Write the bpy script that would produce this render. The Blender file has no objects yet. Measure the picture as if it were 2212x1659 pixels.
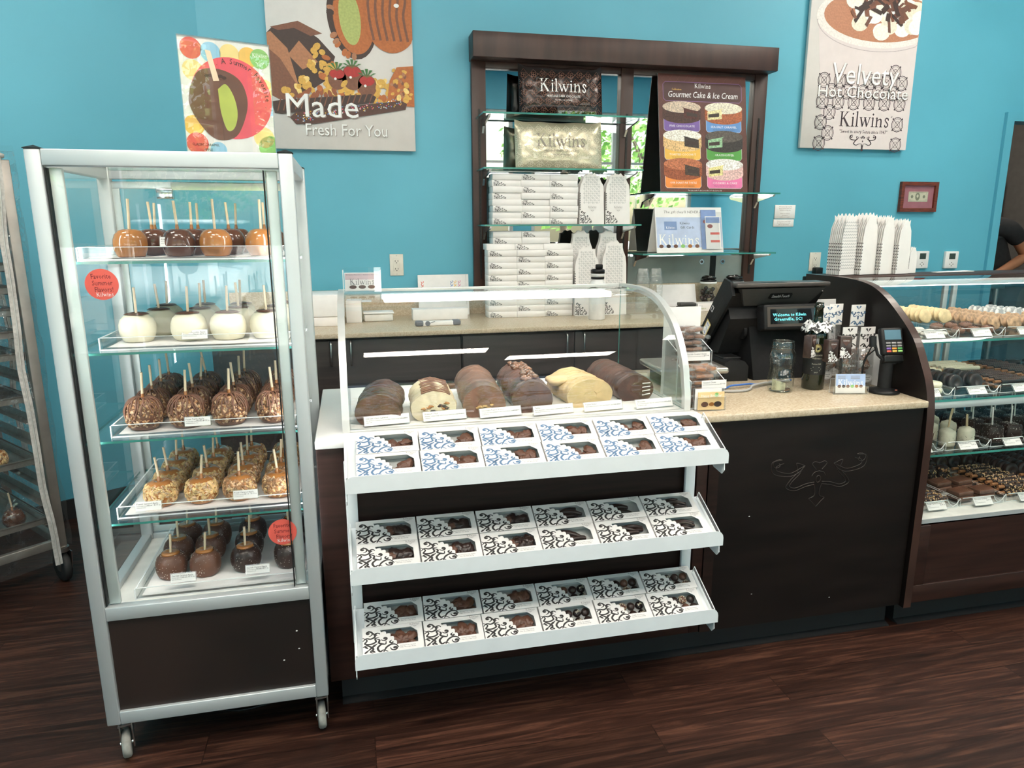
import bpy, bmesh, math, random
from mathutils import Vector, Matrix, noise
from mathutils.geometry import tessellate_polygon
S = bpy.context.scene
COL = S.collection
PI = math.pi
R = math.radians
V = Vector

# ---------------------------------------------------------------- camera, world, exposure
cam_d = bpy.data.cameras.new('camera')
cam = bpy.data.objects.new('camera', cam_d)
COL.objects.link(cam)
cam_d.sensor_fit = 'HORIZONTAL'
cam_d.sensor_width = 36.0
cam_d.lens = 1526.0 / 2212.0 * 36.0
cam_d.clip_start = 0.05
YAW, PIT, ROL = 0.22183, 0.21963, 0.00307
_f = V((math.sin(YAW) * math.cos(PIT), math.cos(YAW) * math.cos(PIT), -math.sin(PIT)))
_r = V((math.cos(YAW), -math.sin(YAW), 0))
_d = _f.cross(_r)
_r, _d = _r * math.cos(ROL) + _d * math.sin(ROL), -_r * math.sin(ROL) + _d * math.cos(ROL)
cam.matrix_world = Matrix(((_r.x, -_d.x, -_f.x, 0), (_r.y, -_d.y, -_f.y, 0), (_r.z, -_d.z, -_f.z, 1.42), (0, 0, 0, 1)))
S.camera = cam
S.view_settings.view_transform = 'Standard'
S.view_settings.look = 'None'
S.view_settings.gamma = 1.0
S.view_settings.use_curve_mapping = False
S.view_settings.exposure = 0.28
S.cycles.max_bounces = 9
S.cycles.diffuse_bounces = 4
S.cycles.glossy_bounces = 4
S.cycles.transmission_bounces = 4
S.cycles.transparent_max_bounces = 28
S.cycles.caustics_reflective = False
S.cycles.caustics_refractive = False
S.cycles.sample_clamp_indirect = 6.0
S.cycles.use_denoising = True
S.cycles.use_adaptive_sampling = True
S.cycles.adaptive_threshold = 0.015

W = bpy.data.worlds.new('sky')
S.world = W
W.use_nodes = True
_n = W.node_tree.nodes
_bg = _n['Background']
_sky = _n.new('ShaderNodeTexSky')
_sky.sky_type = 'NISHITA'
_sky.sun_disc = False
_sky.sun_elevation = R(52)
_sky.sun_rotation = R(60)
_sky.air_density = 1.6
_sky.dust_density = 2.5
W.node_tree.links.new(_sky.outputs[0], _bg.inputs[0])
_bg.inputs[1].default_value = 0.45

def lamp(name, loc, size, power, col=(1, 1, 1), rot=(0, 0, 0), kind='AREA', sy=None, spread=None):
    d = bpy.data.lights.new(name, kind)
    d.energy = power
    d.color = col
    if kind == 'AREA':
        d.shape = 'RECTANGLE'
        d.size = size
        d.size_y = sy or size
        if spread: d.spread = spread
    else:
        d.shadow_soft_size = size
    o = bpy.data.objects.new(name, d)
    o.location = loc
    o.rotation_euler = rot
    COL.objects.link(o)
    return o

# ---------------------------------------------------------------- materials
MATS = {}
def mat(name, col, rough=0.5, metal=0.0, var=0.07, scale=18.0, bump=0.0, col2=None, bscale=None, spec=0.5, alpha=1.0, coat=0.0, stretch=None, emit=0, sub=0, lo=.35, hi=.65, detail=4.0):
    if name in MATS: return MATS[name]
    m = bpy.data.materials.new(name)
    m.use_nodes = True
    nt = m.node_tree
    b = nt.nodes['Principled BSDF']
    L = nt.links.new
    tc = nt.nodes.new('ShaderNodeTexCoord')
    src = tc.outputs['Object']
    if stretch:
        mp = nt.nodes.new('ShaderNodeMapping')
        mp.inputs['Scale'].default_value = stretch
        L(src, mp.inputs[0]); src = mp.outputs[0]
    nz = nt.nodes.new('ShaderNodeTexNoise')
    nz.inputs['Scale'].default_value = scale
    nz.inputs['Detail'].default_value = detail
    L(src, nz.inputs['Vector'])
    rp = nt.nodes.new('ShaderNodeValToRGB')
    e = rp.color_ramp.elements
    e[0].position, e[1].position = lo, hi
    c2 = col2 or tuple(min(1, c * (1 + var)) for c in col)
    c1 = col if col2 else tuple(c * (1 - var) for c in col)
    e[0].color = (*c1, 1); e[1].color = (*c2, 1)
    L(nz.outputs['Fac'], rp.inputs[0])
    L(rp.outputs[0], b.inputs['Base Color'])
    b.inputs['Roughness'].default_value = rough
    b.inputs['Metallic'].default_value = metal
    b.inputs['Specular IOR Level'].default_value = spec
    b.inputs['Coat Weight'].default_value = coat
    if sub:
        b.inputs['Subsurface Weight'].default_value = sub
        b.inputs['Subsurface Radius'].default_value = (.01, .005, .003)
    if emit:
        L(rp.outputs[0], b.inputs['Emission Color'])
        b.inputs['Emission Strength'].default_value = emit
    if bump:
        bn = nt.nodes.new('ShaderNodeBump')
        bn.inputs['Strength'].default_value = bump
        bn.inputs['Distance'].default_value = 0.01
        if bscale:
            n2 = nt.nodes.new('ShaderNodeTexNoise')
            n2.inputs['Scale'].default_value = bscale
            n2.inputs['Detail'].default_value = 3
            L(src, n2.inputs['Vector']); L(n2.outputs['Fac'], bn.inputs['Height'])
        else:
            L(nz.outputs['Fac'], bn.inputs['Height'])
        L(bn.outputs[0], b.inputs['Normal'])
    MATS[name] = m
    return m

def sheer(name, tint=(1, 1, 1), f0=0.04, rough=0.0, k=0.9, bump=0.0, bscale=30, haze=0.0, hazecol=(1, 1, 1), gl=(1, 1, 1)):
    """thin clear pane: straight-through transmission, Schlick-weighted mirror reflection, optional milky haze"""
    if name in MATS: return MATS[name]
    m = bpy.data.materials.new(name)
    m.use_nodes = True
    nt = m.node_tree; N = nt.nodes; L = nt.links.new
    N.remove(N['Principled BSDF'])
    out = N['Material Output']
    tr = N.new('ShaderNodeBsdfTransparent'); tr.inputs[0].default_value = (*tint, 1)
    g = N.new('ShaderNodeBsdfGlossy'); g.inputs['Roughness'].default_value = rough; g.inputs[0].default_value = (*gl, 1)
    lw = N.new('ShaderNodeLayerWeight'); lw.inputs[0].default_value = 0.5
    p = N.new('ShaderNodeMath'); p.operation = 'POWER'; p.inputs[1].default_value = 5
    L(lw.outputs['Facing'], p.inputs[0])
    q = N.new('ShaderNodeMath'); q.operation = 'MULTIPLY_ADD'; q.inputs[1].default_value = k; q.inputs[2].default_value = f0
    L(p.outputs[0], q.inputs[0])
    if bump:
        tc = N.new('ShaderNodeTexCoord'); nz = N.new('ShaderNodeTexNoise'); nz.inputs['Scale'].default_value = bscale; nz.inputs['Detail'].default_value = 3
        L(tc.outputs['Object'], nz.inputs['Vector'])
        b = N.new('ShaderNodeBump'); b.inputs['Strength'].default_value = bump; b.inputs['Distance'].default_value = .02
        L(nz.outputs['Fac'], b.inputs['Height'])
        L(b.outputs[0], g.inputs['Normal'])
    mx = N.new('ShaderNodeMixShader')
    L(q.outputs[0], mx.inputs[0]); L(tr.outputs[0], mx.inputs[1]); L(g.outputs[0], mx.inputs[2])
    last = mx
    if haze:
        df = N.new('ShaderNodeBsdfDiffuse'); df.inputs[0].default_value = (*hazecol, 1)
        m2 = N.new('ShaderNodeMixShader'); m2.inputs[0].default_value = haze
        L(mx.outputs[0], m2.inputs[1]); L(df.outputs[0], m2.inputs[2]); last = m2
    L(last.outputs[0], out.inputs['Surface'])
    MATS[name] = m
    return m

def srgb(r, g, b):
    f = lambda c: (c / 255 / 12.92) if c < 10.3 else ((c / 255 + .055) / 1.055) ** 2.4
    return (f(r), f(g), f(b))

ALU = mat('aluminium', (.60, .63, .64), .42, .45, .02, 6)
CHROME = mat('chrome', (.75, .75, .76), .15, 1.0, .03)
STEEL = mat('brushed_steel', (.45, .43, .41), .35, 1.0, .08, 20)
WHITE = mat('white_board', (.86, .845, .82), .55, 0, .02)
RACKW = mat('white_powder_coat', (.80, .83, .85), .35, 0, .02)
PAPER = mat('white_paper', (.87, .85, .84), .7, 0, .03)
CARD = mat('white_card', (.84, .81, .79), .5, 0, .02)
BLACK = mat('black_plastic', (.0075, .0075, .008), .4, 0, .15, 60, spec=.3)
BLACK2 = mat('black_satin_plastic', (.011, .011, .012), .5, 0, .15, 60, spec=.28)
GREYP = mat('grey_plastic', (.06, .057, .055), .45, 0, .1, spec=.35)
INK = mat('black_ink', (.02, .018, .018), .6)
INKG = mat('grey_ink', (.23, .21, .21), .6)
INKB = mat('blue_ink', srgb(84, 114, 146), .6)
INKW = mat('white_ink', (.9, .89, .88), .5)
RUBBER = mat('rubber_wheel', (.30, .29, .26), .6, 0, .25, 40)
WALNUT = mat('dark_wood', (.012, .0055, .0042), .5, 0, .5, 5, stretch=(1, 1, 14), bump=.03, col2=(.024, .0105, .008), spec=.3)
WALNUTH = mat('dark_wood_across', (.020, .0085, .0065), .45, 0, .5, 5, stretch=(.6, 10, 10), col2=(.040, .016, .012), spec=.3)
SHELFWOOD = mat('shelf_wood', (.040, .017, .013), .42, 0, .5, 5, stretch=(3, 3, .5), col2=(.065, .028, .021))
CABWOOD = mat('cabinet_wood', (.016, .0105, .010), .4, 0, .5, 7, stretch=(.4, 4, 6), col2=(.036, .026, .024))
GLASS = sheer('clear_glass', (.975, .995, .985))
GLASSF = sheer('showcase_glass', (.985, 1, .995), f0=.05)
GEDGE = mat('glass_edge', (.05, .26, .22), .12, 0, .2, 8, spec=.8)
ACRYL = sheer('acrylic', (.985, .99, .99), f0=.06)
ACEDGE = mat('acrylic_edge', (.80, .83, .83), .1, 0, .05)
FILM = sheer('window_film', (.96, .97, .98), f0=.03, rough=.05, k=.6)
MIRROR = mat('mirror_silver', (.90, .93, .92), .012, 1.0, .01)
LED = mat('led_strip', (1, 1, 1), .5, 0, 0, emit=20)
LEDS = mat('case_tube_light', (1, .97, .9), .5, 0, 0, emit=5.5)
STICK = mat('wooden_stick', (.78, .62, .42), .6, 0, .15, 30, stretch=(3, 3, .3))
CARAMEL = mat('caramel', (.36, .135, .032), .16, 0, .2, 14, coat=.6, col2=(.44, .175, .045), sub=.1)
DKCARAMEL = mat('dark_caramel', (.10, .035, .016), .18, 0, .3, 14, coat=.5)
MILK = mat('milk_chocolate', (.13, .055, .033), .42, 0, .2, 22, bump=.15, bscale=60)
MILKL = mat('light_milk_chocolate', (.20, .09, .055), .45, 0, .2, 22, bump=.15, bscale=60)
DARK = mat('dark_chocolate', (.030, .0145, .011), .35, 0, .3, 22, bump=.15, bscale=50)
WCHOC = mat('white_chocolate', (.83, .76, .58), .4, 0, .06, 12, bump=.08, bscale=30)
PNUT = mat('peanut_fudge', (.62, .45, .23), .5, 0, .12, 16, bump=.2, bscale=26)
NUTL = mat('chopped_peanuts', (.68, .46, .21), .6, 0, .35, 90)
NUTD = mat('chopped_pecans', (.36, .18, .08), .55, 0, .5, 90)
NUTP = mat('pale_pecan_crumbs', (.62, .42, .26), .55, 0, .45, 90)
SALT = mat('sea_salt', (.8, .75, .68), .4)
RED = mat('coral_red', srgb(226, 96, 84), .5)

# ---------------------------------------------------------------- mesh building
def frm(o, right, up):
    r = V(right).normalized(); u = V(up).normalized(); n = r.cross(u)
    return Matrix(((r.x, u.x, n.x, o[0]), (r.y, u.y, n.y, o[1]), (r.z, u.z, n.z, o[2]), (0, 0, 0, 1)))
def front(x, y, z): return frm((x, y, z), (1, 0, 0), (0, 0, 1))     # a page facing the room: right = +X, up = +Z
def flat(x, y, z): return frm((x, y, z), (1, 0, 0), (0, 1, 0))       # a page lying flat
def rotz(a): return Matrix.Rotation(a, 4, 'Z')
def T(x, y, z): return Matrix.Translation((x, y, z))

_txt = {}
def text_mesh(s, res=2):
    k = (s, res)
    if k in _txt: return _txt[k]
    c = bpy.data.curves.new('t', 'FONT')
    c.body = s; c.size = 1; c.resolution_u = res; c.fill_mode = 'FRONT'
    o = bpy.data.objects.new('t', c)
    COL.objects.link(o)
    dg = bpy.context.evaluated_depsgraph_get(); dg.update()
    me = bpy.data.meshes.new_from_object(o.evaluated_get(dg))
    vs = [v.co.copy() for v in me.vertices]; fs = [tuple(p.vertices) for p in me.polygons]
    bpy.data.objects.remove(o); bpy.data.curves.remove(c); bpy.data.meshes.remove(me)
    w = max((v.x for v in vs), default=0)
    _txt[k] = (vs, fs, w)
    return _txt[k]

class MB:
    def __init__(s): s.v = []; s.f = []; s.mi = []; s.sm = []; s.mats = []
    def add(s, vs, fs, m, M=None, smooth=False):
        if m not in s.mats: s.mats.append(m)
        i = s.mats.index(m); b = len(s.v)
        s.v.extend([(M @ V(v)) if M else V(v) for v in vs])
        for f in fs: s.f.append(tuple(b + k for k in f)); s.mi.append(i); s.sm.append(smooth)
        return s
    def box(s, x0, x1, y0, y1, z0, z1, m, M=None):
        vs = [(x, y, z) for z in (z0, z1) for y in (y0, y1) for x in (x0, x1)]
        return s.add(vs, [(0, 2, 3, 1), (4, 5, 7, 6), (0, 1, 5, 4), (2, 6, 7, 3), (0, 4, 6, 2), (1, 3, 7, 5)], m, M)
    def rbox(s, x0, x1, y0, y1, z0, z1, m, r=.004, seg=2, M=None):
        bm = bmesh.new()
        bmesh.ops.create_cube(bm, size=1)
        for v in bm.verts: v.co = V(((x0 + x1) / 2 + v.co.x * (x1 - x0), (y0 + y1) / 2 + v.co.y * (y1 - y0), (z0 + z1) / 2 + v.co.z * (z1 - z0)))
        bmesh.ops.bevel(bm, geom=list(bm.edges), offset=r, segments=seg, affect='EDGES', profile=.5)
        return s.bm(bm, m, M, True)
    def bm(s, bm, m, M=None, smooth=True):
        bm.verts.index_update()
        s.add([v.co.copy() for v in bm.verts], [tuple(v.index for v in f.verts) for f in bm.faces], m, M, smooth)
        bm.free(); return s
    def glassbox(s, x0, x1, y0, y1, z0, z1, m, e, M=None):
        """pane with tinted edges: big faces m, thin faces e"""
        d = (x1 - x0, y1 - y0, z1 - z0); k = d.index(min(d))
        vs = [(x, y, z) for z in (z0, z1) for y in (y0, y1) for x in (x0, x1)]
        fs = [(0, 2, 3, 1), (4, 5, 7, 6), (0, 1, 5, 4), (2, 6, 7, 3), (0, 4, 6, 2), (1, 3, 7, 5)]
        big = {2: (0, 1), 1: (2, 3), 0: (4, 5)}[k]
        s.add(vs, [fs[i] for i in big], m, M)
        return s.add(vs, [f for i, f in enumerate(fs) if i not in big], e, M)
    def loft(s, rings, m, M=None, caps=True, smooth=True, closed=False):
        n = len(rings[0]); vs = [p for r in rings for p in r]; fs = []
        K = len(rings)
        for i in range(K if closed else K - 1):
            a = i * n; b = ((i + 1) % K) * n
            for j in range(n): k = (j + 1) % n; fs.append((a + j, a + k, b + k, b + j))
        s.add(vs, fs, m, M, smooth)
        if caps and not closed:
            s.add(rings[0], [tuple(range(n))[::-1]], m, M); s.add(rings[-1], [tuple(range(n))], m, M)
        return s
    def lathe(s, prof, m, M=None, n=24, smooth=True):
        """prof: (r, z) from bottom to top"""
        rings = [[(r * math.cos(2 * PI * j / n), r * math.sin(2 * PI * j / n), z) for j in range(n)] for r, z in prof]
        return s.loft(rings, m, M, caps=True, smooth=smooth)
    def cyl(s, p0, p1, r, m, n=12, r1=None, M=None):
        p0 = V(p0); p1 = V(p1); d = (p1 - p0).normalized()
        a = d.orthogonal().normalized(); b = d.cross(a); r1 = r if r1 is None else r1
        ring = lambda p, q: [p + a * q * math.cos(2 * PI * j / n) + b * q * math.sin(2 * PI * j / n) for j in range(n)]
        return s.loft([ring(p0, r), ring(p1, r1)], m, M)
    def tube(s, pts, r, m, n=8, M=None, caps=True):
        P = [V(p) for p in pts]; rings = []
        t = (P[1] - P[0]).normalized(); a = t.orthogonal().normalized()
        for i, p in enumerate(P):
            t = (P[min(i + 1, len(P) - 1)] - P[max(i - 1, 0)]).normalized()
            a = (a - t * a.dot(t)).normalized(); b = t.cross(a)
            q = r[i] if isinstance(r, (list, tuple)) else r
            rings.append([p + a * q * math.cos(2 * PI * j / n) + b * q * math.sin(2 * PI * j / n) for j in range(n)])
        return s.loft(rings, m, M, caps=caps)
    def prism(s, pts, d, m, M=None, me=None, smooth=False):
        """2-D outline (counter-clockwise) in the frame's XY, thickness d along -Z of the frame"""
        n = len(pts)
        tri = tessellate_polygon([[V((p[0], p[1], 0)) for p in pts]])
        vs = [(p[0], p[1], 0) for p in pts]
        def up(t):
            a, b, c = (V(vs[i]) for i in t)
            return tuple(t) if (b - a).cross(c - a).z > 0 else tuple(t)[::-1]
        tri = [up(t) for t in tri]
        s.add(vs, tri, m, M)
        if d:
            lo = [(p[0], p[1], -d) for p in pts]
            s.add(lo, [t[::-1] for t in tri], m, M)
            s.add(vs + lo, [(i, n + i, n + (i + 1) % n, (i + 1) % n) for i in range(n)], me or m, M, smooth)
        return s
    def holed(s, outer, holes, d, m, M=None, me=None):
        loops = [outer] + holes
        vs = [(p[0], p[1], 0) for lp in loops for p in lp]
        tri = tessellate_polygon([[V((p[0], p[1], 0)) for p in lp] for lp in loops])
        def up(t):
            a, b, c = (V(vs[i]) for i in t)
            return tuple(t) if (b - a).cross(c - a).z > 0 else tuple(t)[::-1]
        tri = [up(t) for t in tri if len(set(t)) == 3]
        s.add(vs, tri, m, M)
        if d:
            s.add([(x, y, -d) for x, y, z in vs], [t[::-1] for t in tri], m, M)
            b = 0
            for lp in loops:
                n = len(lp)
                s.add([(p[0], p[1], 0) for p in lp] + [(p[0], p[1], -d) for p in lp], [(i, n + i, n + (i + 1) % n, (i + 1) % n) for i in range(n)], me or m, M)
        return s
    def ribbon(s, pts, w, m, M=None, dz=0.0, taper=False):
        """flat printed stroke along 2-D points"""
        P = [V((p[0], p[1])) for p in pts]; n = len(P); L = []; Q = []
        for i, p in enumerate(P):
            t = (P[min(i + 1, n - 1)] - P[max(i - 1, 0)])
            t = t.normalized() if t.length > 1e-9 else V((1, 0))
            q = w[i] if isinstance(w, (list, tuple)) else w * ((.35 + .65 * math.sin(PI * i / (n - 1))) if taper else 1)
            o = V((-t.y, t.x)) * q / 2
            L.append((p.x + o.x, p.y + o.y, dz)); Q.append((p.x - o.x, p.y - o.y, dz))
        return s.add(L + Q, [(i, n + i, n + i + 1, i + 1) for i in range(n - 1)], m, M)
    def disc(s, c, r, m, M=None, n=24, dz=0.0, ry=None, a=0.0):
        ry = ry or r; ca, sa = math.cos(a), math.sin(a)
        pts = []
        for j in range(n):
            x, y = r * math.cos(2 * PI * j / n), ry * math.sin(2 * PI * j / n)
            pts.append((c[0] + x * ca - y * sa, c[1] + x * sa + y * ca, dz))
        return s.add(pts, [tuple(range(n))], m, M)
    def rect(s, x0, x1, y0, y1, m, M=None, dz=0.0):
        return s.add([(x0, y0, dz), (x1, y0, dz), (x1, y1, dz), (x0, y1, dz)], [(0, 1, 2, 3)], m, M)
    def poly(s, pts, m, M=None, dz=0.0):
        return s.prism(pts, 0, m, (M or Matrix()) @ T(0, 0, dz))
    def text(s, t, size, m, M=None, x=0.0, y=0.0, dz=0.0, align='L', width=None, res=2, sx=1.0, shear=0.0):
        vs, fs, w = text_mesh(t, res)
        kx = size * sx
        if width and w * kx > 0: kx = width / w
        off = {'L': 0, 'C': -w * kx / 2, 'R': -w * kx}[align]
        return s.add([(x + off + v.x * kx + v.y * size * shear, y + v.y * size, dz) for v in vs], fs, m, M)
    def blob(s, c, r, m, seed=0, amp=.12, freq=1.6, sub=3, M=None, smooth=True):
        bm = bmesh.new()
        bmesh.ops.create_icosphere(bm, subdivisions=sub, radius=1)
        o = V((seed * 7.13 + .3, seed * 3.7, seed * 1.9))
        for v in bm.verts:
            k = 1 + amp * noise.noise(v.co * freq + o) * 2
            v.co = V((v.co.x * r[0] * k + c[0], v.co.y * r[1] * k + c[1], v.co.z * r[2] * k + c[2]))
        return s.bm(bm, m, M, smooth)
    def obj(s, name, parent=None, loc=None, rz=0.0, auto=True):
        me = bpy.data.meshes.new(name)
        me.from_pydata([tuple(v) for v in s.v], [], s.f)
        for m in s.mats: me.materials.append(m)
        me.polygons.foreach_set('material_index', s.mi)
        me.polygons.foreach_set('use_smooth', s.sm)
        me.update()
        o = bpy.data.objects.new(name, me)
        COL.objects.link(o)
        if parent: o.parent = parent
        if loc is not None: o.location = loc
        if rz: o.rotation_euler = (0, 0, rz)
        return o

def tag(o, label, cat, group=None):
    o['label'] = label; o['category'] = cat
    if group: o['group'] = group
    return o
def thing(name, label, cat, loc=(0, 0, 0), rz=0.0, group=None):
    o = bpy.data.objects.new(name, None)
    o.empty_display_size = .05
    COL.objects.link(o); o.location = loc; o.rotation_euler = (0, 0, rz)
    return tag(o, label, cat, group)
def struct(mb, name):
    o = mb.obj(name); o['kind'] = 'structure'; return o
KIDS = {}
def dup(root, loc=None, rot=None, label=None, group=None):
    """copy a thing, its parts and their sub-parts (mesh data shared)"""
    def kids(o):
        return [c for c in o.children]
    def rec(o, p):
        c = o.copy(); COL.objects.link(c)
        if p: c.parent = p
        for ch in kids(o): rec(ch, c)
        return c
    r = rec(root, None)
    if loc is not None: r.location = loc
    if rot is not None: r.rotation_euler = rot
    if label: r['label'] = label
    if group: r['group'] = group
    return r
ORD = ['first', 'second', 'third', 'fourth', 'fifth', 'sixth', 'seventh', 'eighth', 'ninth', 'tenth', 'eleventh', 'twelfth', 'thirteenth', 'fourteenth', 'fifteenth']

# ---------------------------------------------------------------- lettering and ornaments
def spiral(cx, cy, r0, r1, a0, a1, n=14):
    return [(cx + (r0 + (r1 - r0) * i / n) * math.cos(a0 + (a1 - a0) * i / n), cy + (r0 + (r1 - r0) * i / n) * math.sin(a0 + (a1 - a0) * i / n)) for i in range(n + 1)]
def curve(pts, n=6):
    """Catmull-Rom through 2-D points"""
    P = [V((p[0], p[1])) for p in pts]; P = [P[0] * 2 - P[1]] + P + [P[-1] * 2 - P[-2]]; out = []
    for i in range(1, len(P) - 2):
        a, b, c, d = P[i - 1:i + 3]
        for k in range(n):
            t = k / n
            q = .5 * ((2 * b) + (c - a) * t + (2 * a - 5 * b + 4 * c - d) * t * t + (3 * b - a - 3 * c + d) * t ** 3)
            out.append((q.x, q.y))
    out.append((P[-2].x, P[-2].y))
    return out
def serif_word(mb, m, M, size, x=0.0, y=0.0, dz=0.0, align='C', width=None):
    """the shop's name in bookish serif capitals and minuscules"""
    polys = []; 
    def rc(ox, x0, x1, y0, y1): polys.append([(ox + x0, y0), (ox + x1, y0), (ox + x1, y1), (ox + x0, y1)])
    def pl(ox, pts): polys.append([(ox + a, b) for a, b in pts])
    def stem(ox, x0, h, w=.105, top=True):
        rc(ox, x0, x0 + w, .03, h)
        pl(ox, [(x0 - .08, 0), (x0 + w + .08, 0), (x0 + w + .08, .035), (x0 + w, .06), (x0, .06), (x0 - .08, .035)])
        if top: pl(ox, [(x0 - .09, h - .07), (x0, h - .06), (x0 + w, h), (x0, h)])
    o = 0.0
    rc(o, .12, .24, .03, 1.0)
    for yy in (0, .965): rc(o, .02, .34, yy, yy + .035)
    pl(o, [(.24, .44), (.31, .50), (.66, .965), (.58, .965), (.24, .52)])
    rc(o, .50, .76, .965, 1.0)
    pl(o, [(.31, .50), (.40, .62), (.82, .035), (.86, 0), (.66, 0)])
    rc(o, .60, .92, 0, .035)
    o += .95
    def letter_i(o):
        stem(o, .10, .66)
        pl(o, [(.075, .86), (.155, .775), (.235, .86), (.155, .945)])
    letter_i(o); o += .34
    stem(o, .10, 1.04); o += .34
    pl(o, [(.06, .63), (.17, .63), (.335, .16), (.30, 0), (.25, 0)])
    pl(o, [(.47, .63), (.52, .63), (.335, .05), (.30, 0), (.28, .04)])
    pl(o, [(.40, .63), (.52, .63), (.685, .16), (.65, 0), (.60, 0)])
    pl(o, [(.83, .63), (.89, .63), (.685, .05), (.65, 0), (.63, .04)])
    rc(o, .0, .24, .625, .66); rc(o, .36, .60, .625, .66); rc(o, .76, .96, .625, .66)
    o += .97
    letter_i(o); o += .34
    stem(o, .10, .66)
    stem(o, .46, .44, top=False)
    pl(o, [(.205, .47), (.32, .58), (.44, .60), (.52, .56), (.565, .44), (.46, .42), (.42, .50), (.34, .51), (.205, .40)])
    o += .74
    ribs = [([(o + a, b) for a, b in curve([(.38, .50), (.30, .61), (.20, .63), (.11, .53), (.16, .42), (.30, .28), (.36, .17), (.29, .05), (.18, .02), (.09, .14)], 4)], .085)]
    polys.append([(o + .36, .46), (o + .40, .46), (o + .40, .64), (o + .37, .64)])
    polys.append([(o + .07, .02), (o + .10, .02), (o + .10, .19), (o + .07, .19)])
    o += .46
    k = (width / o) if width else size
    off = {'L': 0, 'C': -o * k / 2, 'R': -o * k}[align]
    MM = (M or Matrix()) @ T(x + off, y, dz) @ Matrix.Diagonal((k, size if width is None else k, 1, 1))
    for p in polys:
        if sum(p[i][0] * p[(i + 1) % len(p)][1] - p[(i + 1) % len(p)][0] * p[i][1] for i in range(len(p))) < 0: p = p[::-1]
        mb.poly(p, m, MM)
    for pts, w in ribs: mb.ribbon(pts, w, m, MM)
    return mb
def fleuron(mb, m, M, s, x=0.0, y=0.0, dz=0.0, w=.05):
    """scroll ornament under the shop's name; spans about two units times s"""
    half = [spiral(-.86, .30, .14, .03, PI * .3, PI * 2.3)[::-1], curve([(-.78, .41), (-.98, .36), (-.94, .08), (-.62, -.02), (-.42, .06), (-.30, .22)], 5),
            curve([(-.30, .22), (-.48, .30), (-.44, .08), (-.58, -.12), (-.66, -.34), (-.48, -.48), (-.26, -.36), (-.08, -.34)], 5),
            curve([(-.08, -.34), (-.04, -.52), (-.02, -.80), (-.10, -.92)], 4), curve([(-.05, .10), (-.14, .22), (-.07, .30)], 4)]
    MM = (M or Matrix()) @ T(x, y, dz) @ Matrix.Diagonal((s * 1.12, s * .78, 1, 1))
    for h in half:
        mb.ribbon(h, w, m, MM, taper=True)
        mb.ribbon([(-a, b) for a, b in h][::-1], w, m, MM, taper=True)
    mb.disc((0, -.12), .045, m, MM, 12, ry=.08)
    mb.poly([(-.12, -.92), (0, -1.06), (.12, -.92), (0, -.86)], m, MM)
    mb.poly([(-.04, .16), (.04, .16), (.06, .34), (0, .42), (-.06, .34)], m, MM)
    return mb
def lace(mb, m, M, s, x=0.0, y=0.0, dz=0.0, w=.035):
    """quarter medallion of scrolls: corner at the origin, one unit each way times s"""
    MM = (M or Matrix()) @ T(x, y, dz) @ Matrix.Scale(s, 4)
    st = [spiral(.17, .86, .13, .02, -PI * .5, PI * 1.6), curve([(.0, .55), (.10, .66), (.22, .62), (.34, .70), (.30, .84), (.17, .98)], 5), curve([(0, .70), (.12, .58), (.06, .44), (.22, .40), (.36, .48), (.34, .62), (.46, .66)], 5),
          spiral(.86, .14, .11, .02, PI * .9, PI * 3.0), curve([(.55, 0), (.60, .12), (.66, .22), (.78, .30), (.90, .27), (.98, .14)], 5), curve([(.70, 0), (.56, .10), (.46, .05), (.40, .20), (.50, .34), (.62, .34), (.64, .46)], 5),
          curve([(.34, .62), (.46, .54), (.44, .42), (.54, .36), (.62, .34)], 5), spiral(.60, .58, .10, .015, PI * 1.1, PI * 2.9), spiral(.40, .78, .08, .015, 0, PI * 1.7), spiral(.80, .40, .07, .015, PI * .5, PI * 2.2),
          curve([(0, .30), (.10, .36), (.20, .30), (.28, .18), (.20, .08), (.30, 0)], 5), curve([(.12, .12), (.26, .26), (.40, .40)], 4)]
    for c in st: mb.ribbon(c, w, m, MM, taper=True)
    for a, cx, cy in ((.8, .09, .09), (.8, .30, .32), (2.3, .09, .28), (-.8, .28, .09)):
        mb.disc((cx, cy), .075, m, MM, 10, ry=.032, a=a)
    for cx, cy in ((.17, .86), (.86, .14), (.60, .58)): mb.disc((cx, cy), .035, m, MM, 10)
    return mb
def fine_print(mb, lines, m, M, x, y, w, h, gap, dz=0.0, align='L'):
    for k, t in enumerate(lines): mb.text(t, h, m, M, x=x, y=y - k * gap, dz=dz, align=align, sx=w, res=1)
    return mb

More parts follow.
